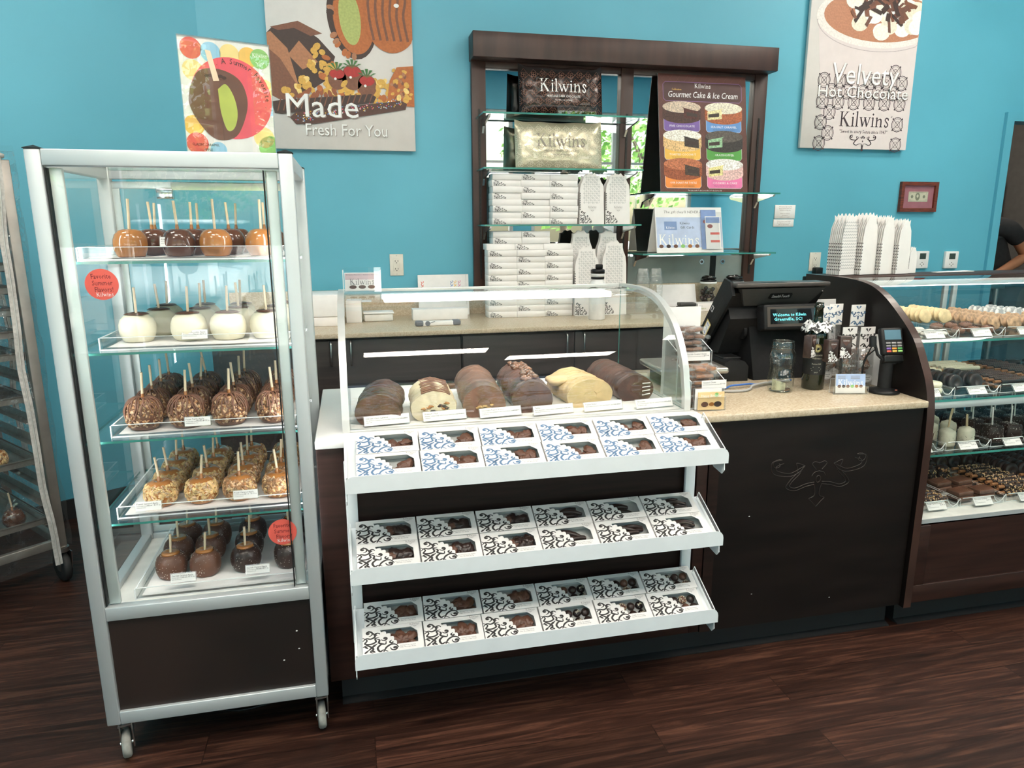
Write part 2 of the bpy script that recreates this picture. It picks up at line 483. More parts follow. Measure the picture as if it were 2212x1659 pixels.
# ---------------------------------------------------------------- the room
def floor_mat():
    m = bpy.data.materials.new('plank_floor'); m.use_nodes = True
    nt = m.node_tree; N = nt.nodes; L = nt.links.new; b = N['Principled BSDF']
    tc = N.new('ShaderNodeTexCoord')
    br = N.new('ShaderNodeTexBrick')
    br.inputs['Scale'].default_value = 1; br.inputs['Brick Width'].default_value = 1.25; br.inputs['Row Height'].default_value = .128
    br.inputs['Mortar Size'].default_value = .0016; br.offset = .37; br.inputs['Bias'].default_value = 0
    br.inputs['Color1'].default_value = (.55, .55, .55, 1); br.inputs['Color2'].default_value = (1.25, 1.25, 1.25, 1); br.inputs['Mortar'].default_value = (.25, .25, .25, 1)
    L(tc.outputs['Object'], br.inputs['Vector'])
    mp = N.new('ShaderNodeMapping'); mp.inputs['Scale'].default_value = (1.6, 26, 1)
    # each plank shifts the grain
    ad = N.new('ShaderNodeVectorMath'); ad.operation = 'ADD'
    sc = N.new('ShaderNodeVectorMath'); sc.operation = 'SCALE'; sc.inputs['Scale'].default_value = 9
    L(br.outputs['Color'], sc.inputs[0]); L(tc.outputs['Object'], mp.inputs[0]); L(mp.outputs[0], ad.inputs[0]); L(sc.outputs[0], ad.inputs[1])
    nz = N.new('ShaderNodeTexNoise'); nz.inputs['Scale'].default_value = 1.6; nz.inputs['Detail'].default_value = 8; nz.inputs['Roughness'].default_value = .68; nz.inputs['Distortion'].default_value = 1.3
    L(ad.outputs[0], nz.inputs['Vector'])
    rp = N.new('ShaderNodeValToRGB'); e = rp.color_ramp.elements
    e[0].position = .30; e[0].color = (.009, .004, .003, 1); e[1].position = .72; e[1].color = (.112, .048, .029, 1)
    x = e.new(.5); x.color = (.034, .0135, .009, 1)
    L(nz.outputs['Fac'], rp.inputs[0])
    mx = N.new('ShaderNodeMix'); mx.data_type = 'RGBA'; mx.blend_type = 'MULTIPLY'; mx.inputs[0].default_value = .8
    L(rp.outputs[0], mx.inputs[6]); L(br.outputs['Color'], mx.inputs[7]); L(mx.outputs[2], b.inputs['Base Color'])
    b.inputs['Roughness'].default_value = .45; b.inputs['Specular IOR Level'].default_value = .22
    bp = N.new('ShaderNodeBump'); bp.inputs['Strength'].default_value = .25; bp.inputs['Distance'].default_value = .004
    L(nz.outputs['Fac'], bp.inputs['Height']); L(bp.outputs[0], b.inputs['Normal'])
    return m
FLOOR = floor_mat()
BLUE = mat('turquoise_wall_paint', (.115, .43, .56), .42, 0, .05, 1.2, bump=.02, bscale=220, spec=.5)
CEIL = mat('ceiling_tile', (.78, .77, .75), .8, 0, .05, 30)
def stone_mat(name, a, b_, c):
    m = mat(name, a, .25, 0, .1, 130, col2=b_, spec=.5, lo=.42, hi=.58)
    nt = m.node_tree; N = nt.nodes; L = nt.links.new
    bs = N['Principled BSDF']
    vo = N.new('ShaderNodeTexVoronoi'); vo.inputs['Scale'].default_value = 190
    tc = N.new('ShaderNodeTexCoord'); L(tc.outputs['Object'], vo.inputs['Vector'])
    rp = N.new('ShaderNodeValToRGB'); rp.color_ramp.elements[0].position = .10; rp.color_ramp.elements[1].position = .2
    rp.color_ramp.elements[0].color = (1, 1, 1, 1); rp.color_ramp.elements[1].color = (0, 0, 0, 1)
    L(vo.outputs['Distance'], rp.inputs[0])
    lk = bs.inputs['Base Color'].links[0].from_socket
    mx = N.new('ShaderNodeMix'); mx.data_type = 'RGBA'
    L(rp.outputs[0], mx.inputs[0]); L(lk, mx.inputs[6]); mx.inputs[7].default_value = (*c, 1)
    L(mx.outputs[2], bs.inputs['Base Color'])
    return m
STONE = stone_mat('beige_quartz', (.50, .40, .28), (.60, .505, .375), (.30, .22, .14))
WB = 4.17
WL0 = V((-.70, WB)); WLD = V((-.857, -.515)).normalized(); WL1 = WL0 + WLD * 3.4
b = MB(); b.add([(-5, -3.2, 0), (6.2, -3.2, 0), (6.2, 7.2, 0), (-5, 7.2, 0)], [(0, 1, 2, 3)], FLOOR); struct(b, 'floor')
b = MB(); b.box(-5, 6.2, -3.2, 7.2, 3.75, 3.85, CEIL); struct(b, 'ceiling')
b = MB()
b.box(-.70, 4.40, WB, WB + .12, 0, 3.75, BLUE); b.box(4.40, 5.30, WB, WB + .12, 2.10, 3.75, BLUE); b.box(5.30, 6.2, WB, WB + .12, 0, 3.75, BLUE)
struct(b, 'wall_back')
def slab(b, p, q, t, z0, z1, m):
    d = (q - p).normalized(); n = V((-d.y, d.x)) * t
    P = [p, q, q + n, p + n]
    b.add([(c.x, c.y, z) for z in (z0, z1) for c in P], [(0, 3, 2, 1), (4, 5, 6, 7), (0, 1, 5, 4), (1, 2, 6, 5), (2, 3, 7, 6), (3, 0, 4, 7)], m)
b = MB(); slab(b, WL0, WL1, -.12, 0, 3.75, BLUE); struct(b, 'wall_left')
b = MB(); b.box(WL1.x - .12, WL1.x, -3.2, WL1.y + .02, 0, 3.75, BLUE); struct(b, 'wall_left_side')
b = MB(); b.box(6.08, 6.2, -3.2, WB, 0, 3.75, BLUE); struct(b, 'wall_right')
b = MB(); slab(b, WL0 + V((-.011, -.018)), WL1 + V((.005, -.013)), .0, 0, 0, BLACK)
b = MB()
p, q = WL0 + V((.0, -.02)), WL1 + V((.03, 0)); slab(b, p, q, .012, 0, .10, mat('black_vinyl', (.012, .012, .013), .5)); struct(b, 'baseboard_left')
# front wall with three shop windows
wx = [(-3.3, -.5), (-.2, 2.6), (2.9, 5.7)]
b = MB()
xs = [WL1.x - .12] + [v for w in wx for v in w] + [6.2]
for i in range(0, len(xs), 2): b.box(xs[i], xs[i + 1], -3.2, -3.08, 0, 3.75, BLUE)
for x0, x1 in wx: b.box(x0, x1, -3.2, -3.08, 0, .28, BLUE); b.box(x0, x1, -3.2, -3.08, 3.20, 3.75, BLUE)
struct(b, 'wall_front')
for i, (x0, x1) in enumerate(wx):
    b = MB(); g = mat('window_frame_paint', (.55, .54, .52), .5)
    xm = (x0 + x1) / 2
    for a, c in ((x0, x0 + .06), (xm - .03, xm + .03), (x1 - .06, x1)): b.box(a, c, -3.17, -3.10, .28, 3.20, g)
    for a, c in ((.28, .34), (3.14, 3.20), (2.40, 2.44)): b.box(x0 + .06, x1 - .06, -3.165, -3.105, a, c, g)
    o = struct(b, 'window_%d' % (i + 1))
    b = MB(); b.rect(x0, x1, .28, 3.20, GLASS, front(0, -3.135, 0)); b.obj('pane', o)
    d = bpy.data.lights.new('window_portal', 'AREA'); d.shape = 'RECTANGLE'; d.size = x1 - x0; d.size_y = 2.90
    d.cycles.is_portal = True
    po = bpy.data.objects.new('window_portal', d); po.location = (xm, -3.075, 1.74); po.rotation_euler = (R(90), 0, 0); COL.objects.link(po)
# the street seen in mirrors and panes
b = MB(); b.add([(-40, -60, -.12), (40, -60, -.12), (40, -3.2, -.12), (-40, -3.2, -.12)], [(0, 1, 2, 3)], mat('pavement_concrete', (.52, .51, .48), .9, 0, .1, 2)); struct(b, 'pavement')
sun = lamp('sun', (0, -10, 20), .02, 26, (1, .96, .90), (R(38), 0, R(80)), 'SUN')
sun.data.angle = R(.6)
LEAF = mat('tree_leaves', (.10, .24, .035), .6, 0, .5, 3, col2=(.22, .40, .07))
BARK = mat('tree_bark', (.12, .085, .06), .9, 0, .3, 12)
def tree(x, y, h, seed, label):
    rnd = random.Random(seed)
    t = thing('street_tree', label, 'tree', (x, y, -.12), 0, 'trees outside the shop windows')
    b = MB(); b.tube([(0, 0, 0), (.04, .02, h * .3), (-.03, 0, h * .55), (.02, .03, h * .8)], [.11, .09, .07, .03], BARK)
    for k in range(5): a = k * 1.3; b.tube([(0, 0, h * (.35 + .07 * k)), (.5 * math.cos(a), .5 * math.sin(a), h * (.5 + .07 * k)), (1.0 * math.cos(a), 1.0 * math.sin(a), h * (.58 + .07 * k))], [.05, .035, .015], BARK, 6)
    b.obj('trunk', t)
    b = MB(); vs = []; fs = []
    for k in range(1500):
        while 1:
            p = V((rnd.uniform(-1, 1), rnd.uniform(-1, 1), rnd.uniform(-1, 1)))
            if .25 < p.length < 1 + .25 * noise.noise(p * 2.5 + V((seed, 0, 0))): break
        c = V((p.x * h * .30, p.y * h * .30, h * .66 + p.z * h * .34)); s = rnd.uniform(.06, .12)
        a = V((rnd.gauss(0, 1), rnd.gauss(0, 1), rnd.gauss(0, 1))).normalized(); u = a.orthogonal().normalized() * s; w = a.cross(u)
        i = len(vs); vs += [c - u, c + w * .6, c + u, c - w * .6]; fs.append((i, i + 1, i + 2, i + 3))
    b.add(vs, fs, LEAF); b.obj('foliage', t)
for k, (x, y, h) in enumerate(((-2.9, -12.5, 4.8), (1.4, -8.0, 5.2), (4.6, -7.0, 4.4), (7.6, -9.5, 5.5), (-5.5, -9, 5.5))):
    tree(x, y, h, k + 3, 'leafy green street tree outside the shop window, ' + ORD[k] + ' along the pavement')
t = thing('parked_car', 'white car parked outside the shop window', 'car', (-2.3, -5.3, -.12))
CARW = mat('white_car_paint', (.80, .80, .79), .25, 0, .02, spec=.5, coat=.3); CARG = mat('car_glass', (.015, .018, .02), .06)
def car_sec(hw, pts, m, name):
    b = MB(); rings = []
    for x, k in ((-hw, .0), (-hw * .93, .5), (-hw * .6, 1), (hw * .6, 1), (hw * .93, .5), (hw, .0)):
        c = V((sum(p[0] for p in pts) / len(pts), sum(p[1] for p in pts) / len(pts)))
        s = .90 + .10 * k
        rings.append([(x, c.x + (p[0] - c.x) * s, c.y + (p[1] - c.y) * s) for p in pts])
    b.loft(rings, m); return b.obj(name, t)
car_sec(.90, curve([(0, .45), (-.02, .75), (-.25, .92), (-1.15, 1.05), (-3.9, 1.08), (-4.45, .95), (-4.5, .45), (-4.2, .30), (-.3, .30), (0, .45)], 4)[:-1], CARW, 'body')
car_sec(.78, curve([(-1.05, 1.02), (-1.75, 1.50), (-2.3, 1.62), (-3.5, 1.60), (-4.25, 1.10), (-4.2, 1.0), (-1.2, .98), (-1.05, 1.02)], 4)[:-1], CARG, 'windows')
car_sec(.70, [(-1.85, 1.585), (-2.3, 1.655), (-3.45, 1.635), (-3.6, 1.56), (-2.3, 1.58)], CARW, 'roof')
for sx in (-1, 1):
    for y in (-.95, -3.6):
        b = MB(); b.lathe([(.10, -.10), (.30, -.10), (.34, -.06), (.34, .06), (.30, .10), (.10, .10)], RUBBER if False else mat('car_tire', (.02, .02, .02), .7), frm((sx * .80, y, .34), (0, 1, 0), (0, 0, 1)), 28); b.lathe([(0, -.105), (.20, -.105), (.20, .105), (0, .105)], STEEL, frm((sx * .80, y, .34), (0, 1, 0), (0, 0, 1)), 20); b.obj('wheel', t)
    b = MB(); b.blob((sx * .62, -.10, .74), (.16, .08, .07), mat('headlight', (.7, .72, .74), .1), 1, .04, 1, 2); b.obj('headlight', t)
b = MB(); b.rbox(-.45, .45, -.03, .02, .50, .66, BLACK, .02); b.obj('grille', t)
# ceiling lights
WARM = mat('warm_light_diffuser', (1, .91, .80), .5, 0, 0, emit=39.0)
for k, (x, y) in enumerate(((-1.5, 1.9), (.5, .7), (2.7, 1.1), (3.7, 2.7), (-.6, .1), (1.6, .0), (-1.8, -1.4), (4.9, .6))):
    t = thing('ceiling_light', 'flat rectangular ceiling light panel overhead, ' + ORD[k] + ' of eight', 'light', (x, y, 3.75), 0, 'rectangular ceiling lights')
    b = MB(); b.holed([(-.47, -.20), (.47, -.20), (.47, .20), (-.47, .20)], [[(-.44, -.17), (-.44, .17), (.44, .17), (.44, -.17)]], .03, RACKW, T(0, 0, -.001)); b.obj('frame', t)
    b = MB(); b.box(-.44, .44, -.17, .17, -.022, -.012, WARM); b.obj('diffuser', t)
for k, (x, y) in enumerate(((1.5, 2.0), (2.9, 1.9), (-.3, 3.0), (4.3, 3.2))):
    t = thing('pendant_light', 'round hanging pendant lamp with a wide dark shade, ' + ORD[k] + ' of four', 'light', (x, y, 3.75), 0, 'round pendant lamps')
    b = MB(); b.tube([(0, 0, 0), (0, 0, -.55)], .008, BLACK); b.obj('cord', t)
    b = MB(); b.lathe([(.20, -.75), (.205, -.752), (.16, -.64), (.05, -.56), (.03, -.54), (.03, -.55), (.15, -.65), (.195, -.75)], mat('pendant_shade', (.03, .025, .022), .4)); b.obj('lamp_shade', t)
    b = MB(); b.lathe([(.17, -.745), (.18, -.74), (.17, -.735)], mat('pendant_diffuser', (1, .78, .52), .5, 0, 0, emit=14)); b.obj('diffuser', t)
# doorway to the kitchen
b = MB()
b.box(4.34, 4.40, WB - .025, WB, 0, 2.155, BLUE); b.box(4.40, 5.30, WB - .025, WB, 2.10, 2.155, BLUE); b.box(5.30, 5.36, WB - .025, WB, 0, 2.155, BLUE)
b.box(4.40, 4.405, WB, WB + .12, 0, 2.1, BLACK)
struct(b, 'trim_1')
b = MB(); KG = mat('kitchen_wall_paint', (.10, .095, .09), .7)
b.box(2.5, 6.2, 6.9, 7.0, 0, 3.75, KG); b.box(2.4, 2.5, WB + .12, 7.0, 0, 3.75, KG); b.box(6.1, 6.2, WB + .12, 7.0, 0, 3.75, KG)
struct(b, 'wall_kitchen')
lamp('kitchen_fill_light', (4.6, 5.2, 3.0), .8, 35, (1, .86, .72))  # added area light without a fixture, brightens the room beyond the doorway

# ---------------------------------------------------------------- wheeled showcase
SX0, SX1, SY0, SY1, SZ0, SZ1 = -.694, -.122, 1.835, 2.335, .122, 1.592
t = thing('showcase_cabinet', 'tall aluminium framed glass showcase on casters holding trays of dipped apples', 'display case', (0, 0, 0))
SC = t
PW = .033
PANEL = mat('showcase_panel', (.016, .008, .006), .5, 0, .4, 3)
for x in (SX0, SX1 - PW):
    for y in (SY0, SY1 - PW):
        b = MB(); b.rbox(x, x + PW, y, y + PW, SZ0, SZ1, ALU, .003); p = b.obj('post', t)
        b = MB(); cx, cy = x + PW / 2, y + PW / 2; h = PW / 2 + .001
        b.add([(cx - h, cy - h, SZ1), (cx + h, cy - h, SZ1), (cx + h, cy + h, SZ1), (cx - h, cy + h, SZ1), (cx - h, cy - h, SZ1 + .002), (cx + h, cy - h, SZ1 + .002), (cx + h, cy + h, SZ1 + .002), (cx - h, cy + h, SZ1 + .002), (cx, cy, SZ1 + .009)],
              [(0, 1, 5, 4), (1, 2, 6, 5), (2, 3, 7, 6), (3, 0, 4, 7), (4, 5, 8), (5, 6, 8), (6, 7, 8), (7, 4, 8)], BLACK); b.obj('cap', p)
for z0, z1 in ((SZ1 - .036, SZ1), (.426, .463), (SZ0, SZ0 + .037)):
    for y in (SY0 + .002, SY1 - PW + .004):
        b = MB(); b.rbox(SX0 + PW, SX1 - PW, y, y + .027, z0, z1, ALU, .002); b.obj('rail', t)
    for x in (SX0 + .003, SX1 - PW + .003):
        b = MB(); b.rbox(x, x + .027, SY0 + PW, SY1 - PW, z0, z1, ALU, .002); b.obj('rail', t)
b = MB(); b.box(SX0 + PW, SX1 - PW, SY0 + .012, SY0 + .018, SZ0 + .037, .426, PANEL)
for px, pz in ((-.196, .33), (-.193, .275), (-.235, .245)): b.disc((px, pz), .0028, PAPER, front(0, SY0 + .0117, 0), 8, ry=.002)
b.obj('kick_panel', t)
for x in (SX0 + .012, SX1 - .018):
    b = MB(); b.box(x, x + .006, SY0 + PW, SY1 - PW, SZ0 + .037, .426, PANEL); b.obj('side_panel', t)
b = MB(); b.box(SX0 + PW, SX1 - PW, SY1 - .018, SY1 - .012, SZ0 + .037, .426, PANEL); b.obj('back_panel', t)
b = MB(); b.box(SX0 + .03, SX1 - .03, SY0 + .03, SY1 - .03, .436, .446, mat('white_deck', (.82, .81, .77), .4)); b.obj('deck', t)
b = MB(); b.glassbox(SX0 + .03, SX1 - .03, SY0 + .03, SY1 - .03, SZ1 - .012, SZ1 - .006, GLASSF, GEDGE); b.obj('glass_top', t)
# hinged glass front with slim stiles
dr = MB(); dr.rect(SX0 + PW + .002, SX1 - PW - .002, .465, SZ1 - .038, GLASSF, front(0, SY0 + .016, 0)); dr = dr.obj('glass_door', t)
STI = mat('door_stile', (.66, .72, .71), .3, .35, .03)
for x in (SX0 + PW + .007, SX1 - PW - .034):
    b = MB(); b.rbox(x, x + .027, SY0 + .018, SY0 + .03, .466, SZ1 - .04, STI, .002); b.obj('stile', dr)
    b = MB(); b.box(x - .004, x - .002, SY0 + .006, SY0 + .026, .466, SZ1 - .04, BLACK); b.obj('seal', dr)
for x in (SX0 + .015, SX1 - .017):
    b = MB(); b.add([(x, SY0 + PW, .465), (x, SY1 - PW, .465), (x, SY1 - PW, SZ1 - .038), (x, SY0 + PW, SZ1 - .038)], [(0, 1, 2, 3)], GLASSF); b.obj('side_glass', t)
for i, (x0, x1) in enumerate(((SX0 + PW, (SX0 + SX1) / 2 + .015), ((SX0 + SX1) / 2 - .015, SX1 - PW))):
    y = SY1 - .016 + .006 * i
    b = MB(); b.rect(x0 + .0, x1 - .0, .47, SZ1 - .045, GLASSF, front(0, y, 0)); p = b.obj('sliding_door', t)
    for z in (.465, SZ1 - .062): b = MB(); b.rbox(x0, x1, y - .003, y + .003, z, z + .02, STI, .001); b.obj('door_rail', p)
    b = MB(); b.rbox(x0 if i == 0 else x1 - .02, x0 + .02 if i == 0 else x1, y - .003, y + .003, .485, SZ1 - .062, STI, .001); b.obj('stile', p)
SHZ = [1.341, 1.121, .897, .677]
for z in SHZ:
    b = MB(); b.glassbox(SX0 + .02, SX1 - .02, SY0 + .040, SY1 - .022, z - .006, z, GLASSF, GEDGE); b.obj('glass_shelf', t)
    for x in (SX0 + .018, SX1 - .030):
        for y in (SY0 + .07, SY1 - .09): b = MB(); b.box(x, x + .012, y, y + .02, z - .014, z - .006, CHROME); b.obj('shelf_peg', t)
for x in (SX0 + .046, SX1 - PW - .028):
    b = MB(); b.box(x, x + .008, SY0 + .034, SY0 + .040, .55, 1.50, LED); b.obj('light_strip', t)
b = MB(); b.box(SX0 + .2, SX1 - .05, SY1 - .055, SY1 - .035, 1.525, 1.545, CHROME); b.obj('door_track', t)
b = MB(); b.rbox(-.535, -.49, SY1 - .06, SY1 - .03, 1.500, 1.53, CHROME, .004); b.obj('lock', t)
def caster(x, y, a, parent):
    b = MB(); b.cyl((0, 0, .112), (0, 0, .122), .016, CHROME, 16); b.cyl((0, 0, .105), (0, 0, .113), .013, STEEL, 16)
    for s in (-1, 1): b.prism([(-.018, .110), (-.020, .09), (-.006, .030), (.010, .030), (.018, .09), (.016, .110)], .003, STEEL, frm((s * .015 + (.0015 if s < 0 else .0015), 0, 0), (0, -1, 0), (0, 0, 1)))
    b.box(-.016, .016, -.018, .02, .103, .108, STEEL)
    o = b.obj('caster', parent, (x, y, 0), a)
    b = MB(); b.lathe([(.020, -.011), (.034, -.011), (.0385, -.008), (.040, 0), (.0385, .008), (.034, .011), (.020, .011)], RUBBER, frm((0, .002, .040), (0, 1, 0), (0, 0, 1)), 28)
    b.cyl((-.016, .002, .040), (.016, .002, .040), .006, CHROME, 10); b.obj('wheel', o)
for x, y, a in ((SX0 + .03, SY0 + .035, .25), (SX1 - .025, SY0 + .035, .12), (SX0 + .03, SY1 - .035, .5), (SX1 - .025, SY1 - .035, -.4)): caster(x, y, a, t)
b = MB(); b.tube([(-.33, 2.14, .13)] + [(x, 1.99 + (x + .38) ** 2 * 3, .006) for x in (-.43, -.40, -.36, -.32, -.29)] + [(-.25, 2.1, .006), (-.2, 2.28, .006)], .004, BLACK, 6)
tag(b.obj('black_cable'), 'thin black cord looping on the floor under the wheeled showcase', 'cord')
# round promotional stickers
def sticker(x, z, label):
    b = MB(); F = front(x, SY0 + .0152, z)
    b.disc((0, 0), .0365, RED, F, 40)
    for k, w in enumerate(('Favorite', 'Summer', 'Flavors!')): b.text(w, .0165, mat('maroon_ink', (.16, .012, .015), .6), F, x=.002 * k - .001, y=.0135 - k * .0155, dz=.0003, align='C', sx=.8, res=1)
    serif_word(b, INKW, F, .009, 0.004, -.028, .0003)
    tag(b.obj('round_sticker'), label, 'sticker', 'coral stickers on the showcase glass')
sticker(-.574, 1.289, 'coral round summer flavors sticker on the showcase glass below the top shelf')
sticker(-.213, .624, 'coral round summer flavors sticker on the showcase glass above the chocolate apples')

def price_tag(x, y, z, w, h, lines, label, group, tilt=18, rz=0.0, price='', title=None, holder=True, hs=1.0):
    """small white card in a clear holder; local frame: card leans back"""
    t = thing('price_tag', label, 'price tag', (x, y, z), rz, group)
    a = R(tilt); F = frm((0, 0, .003), (1, 0, 0), (0, math.sin(a), math.cos(a)))
    b = MB(); b.box(-w / 2, w / 2, 0, h, -.0008, 0, CARD, F)
    b.text(lines[0], h * .26 * hs, INK, F, x=-w * .46, y=h * .68, dz=.0004, res=1, sx=.95)
    if price: b.text(price, h * .2 * hs, INK, F, x=w * .46, y=h * .48, dz=.0004, align='R', res=1)
    for k, l in enumerate(lines[1:]): b.text(l, h * .15, INK, F, x=-w * .46, y=h * (.47 - .19 * k), dz=.0004, res=1, width=min(w * .92, w * .017 * len(l)))
    b.obj('card', t)
    if holder:
        b = MB(); b.glassbox(-w / 2 - .002, w / 2 + .002, -.001, h + .002, -.0026, -.0012, ACRYL, ACEDGE, F); b.box(-w / 2, w / 2, -.002, .02, 0, .002, ACRYL); b.obj('holder', t)
    return t

def tray(x0, x1, y0, y1, z, hgt, label, group, liner=True):
    t = thing('acrylic_tray', label, 'tray', (0, 0, 0), 0, group)
    b = MB(); b.glassbox(x0, x1, y0, y1, z, z + .004, ACRYL, ACEDGE)
    for a in ((x0, x1, y0, y0 + .004), (x0, x1, y1 - .004, y1), (x0, x0 + .004, y0 + .004, y1 - .004), (x1 - .004, x1, y0 + .004, y1 - .004)):
        b.box(*a, z + .004, z + hgt, ACRYL)
        b.box(a[0], a[1], a[2], a[3], z + hgt, z + hgt + .0012, ACEDGE)
    b.tube([(x0 - .001, y0 - .001, z), (x0 - .001, y0 - .001, z + hgt)], .002, ACEDGE, 6)
    b.obj('body', t)
    if liner:
        b = MB(); rnd = random.Random(z * 99); n = 12
        g = [[(x0 + .012 + (x1 - x0 - .024) * i / n, y0 + .008 + (y1 - y0 - .016) * j / n, z + .0055 + rnd.random() * .0012 + (.0008 * rnd.random() if j == 0 or i == 0 else 0)) for i in range(n + 1)] for j in range(n + 1)]
        vs = [p for r in g for p in r]
        b.add(vs, [(j * (n + 1) + i, j * (n + 1) + i + 1, (j + 1) * (n + 1) + i + 1, (j + 1) * (n + 1) + i) for j in range(n) for i in range(n)], PAPER, smooth=True); b.obj('paper_liner', t)
    return t
for (z, x0, nm) in ((SHZ[0], -.635, 'top'), (SHZ[1], -.612, 'second'), (SHZ[2], -.612, 'third'), (SHZ[3], -.622, 'fourth'), (.446, -.604, 'bottom')):
    tray(x0, -.158, 1.905 if z > .5 else 1.90, (2.310 if z > .5 else 2.298), z + .0004, .032, 'clear acrylic tray lined with white paper on the ' + ('floor' if nm == 'bottom' else nm + ' shelf') + ' of the apple showcase', 'apple trays')

def apple_body(b, r, h, m, seed, foot=True):
    prof = [(.0, .0), (.74, .0), (.80, .03), (.86, .10), (.97, .26), (1.0, .44), (.97, .62), (.86, .80), (.66, .93), (.42, .985), (.22, .96), (.10, .92), (.0, .91)]
    n = 28; rings = []
    o = V((seed * 3.1, seed, 0))
    for q, z in prof:
        rings.append([])
        for j in range(n):
            a = 2 * PI * j / n
            k = 1 + .07 * noise.noise(V((math.cos(a) * 1.1, math.sin(a) * 1.1, z * 1.6)) + o)
            rings[-1].append((r * q * k * math.cos(a), r * q * k * math.sin(a), h * z + (.0015 * noise.noise(V((a, seed, 0))) if z < .05 else 0)))
    b.loft(rings, m, caps=False)
def on_apple(r, h, u, a):
    """point and normal on the coat: u from 0 (foot) to 1 (crown)"""
    pr = [(.80, .03), (.97, .26), (1.0, .44), (.97, .62), (.86, .80), (.66, .93), (.42, .985)]
    f = u * (len(pr) - 1.001); i = int(f); f -= i
    q = pr[i][0] + (pr[i + 1][0] - pr[i][0]) * f; z = pr[i][1] + (pr[i + 1][1] - pr[i][1]) * f
    dq, dz = (pr[i + 1][0] - pr[i][0]) * r, (pr[i + 1][1] - pr[i][1]) * h
    nr = V((dz, -dq)).normalized()
    return V((r * q * math.cos(a), r * q * math.sin(a), h * z)), V((nr.x * math.cos(a), nr.x * math.sin(a), nr.y))
def chips(b, r, h, n, u0, u1, ms, size, rnd):
    for k in range(n):
        u = u0 + (u1 - u0) * rnd.random(); p, nn = on_apple(r, h, u, rnd.random() * 2 * PI)
        s = size * rnd.uniform(.6, 1.3)
        q = V((rnd.gauss(0, 1), rnd.gauss(0, 1), rnd.gauss(0, 1))).normalized()
        e1 = (q - nn * q.dot(nn)).normalized(); e2 = nn.cross(e1)
        e1 *= s; e2 *= s * rnd.uniform(.45, .8); w = nn * s * rnd.uniform(.35, .6)
        vs = [p - e1 - e2, p + e1 - e2 * .6, p + e1 * .8 + e2, p - e1 * .7 + e2 * .9, p - e1 * .6 - e2 * .5 + w, p + e1 * .6 - e2 * .4 + w * .8, p + e1 * .5 + e2 * .6 + w, p - e1 * .4 + e2 * .5 + w * .7]
        b.add(vs, [(4, 5, 6, 7), (0, 1, 5, 4), (1, 2, 6, 5), (2, 3, 7, 6), (3, 0, 4, 7)], rnd.choice(ms))
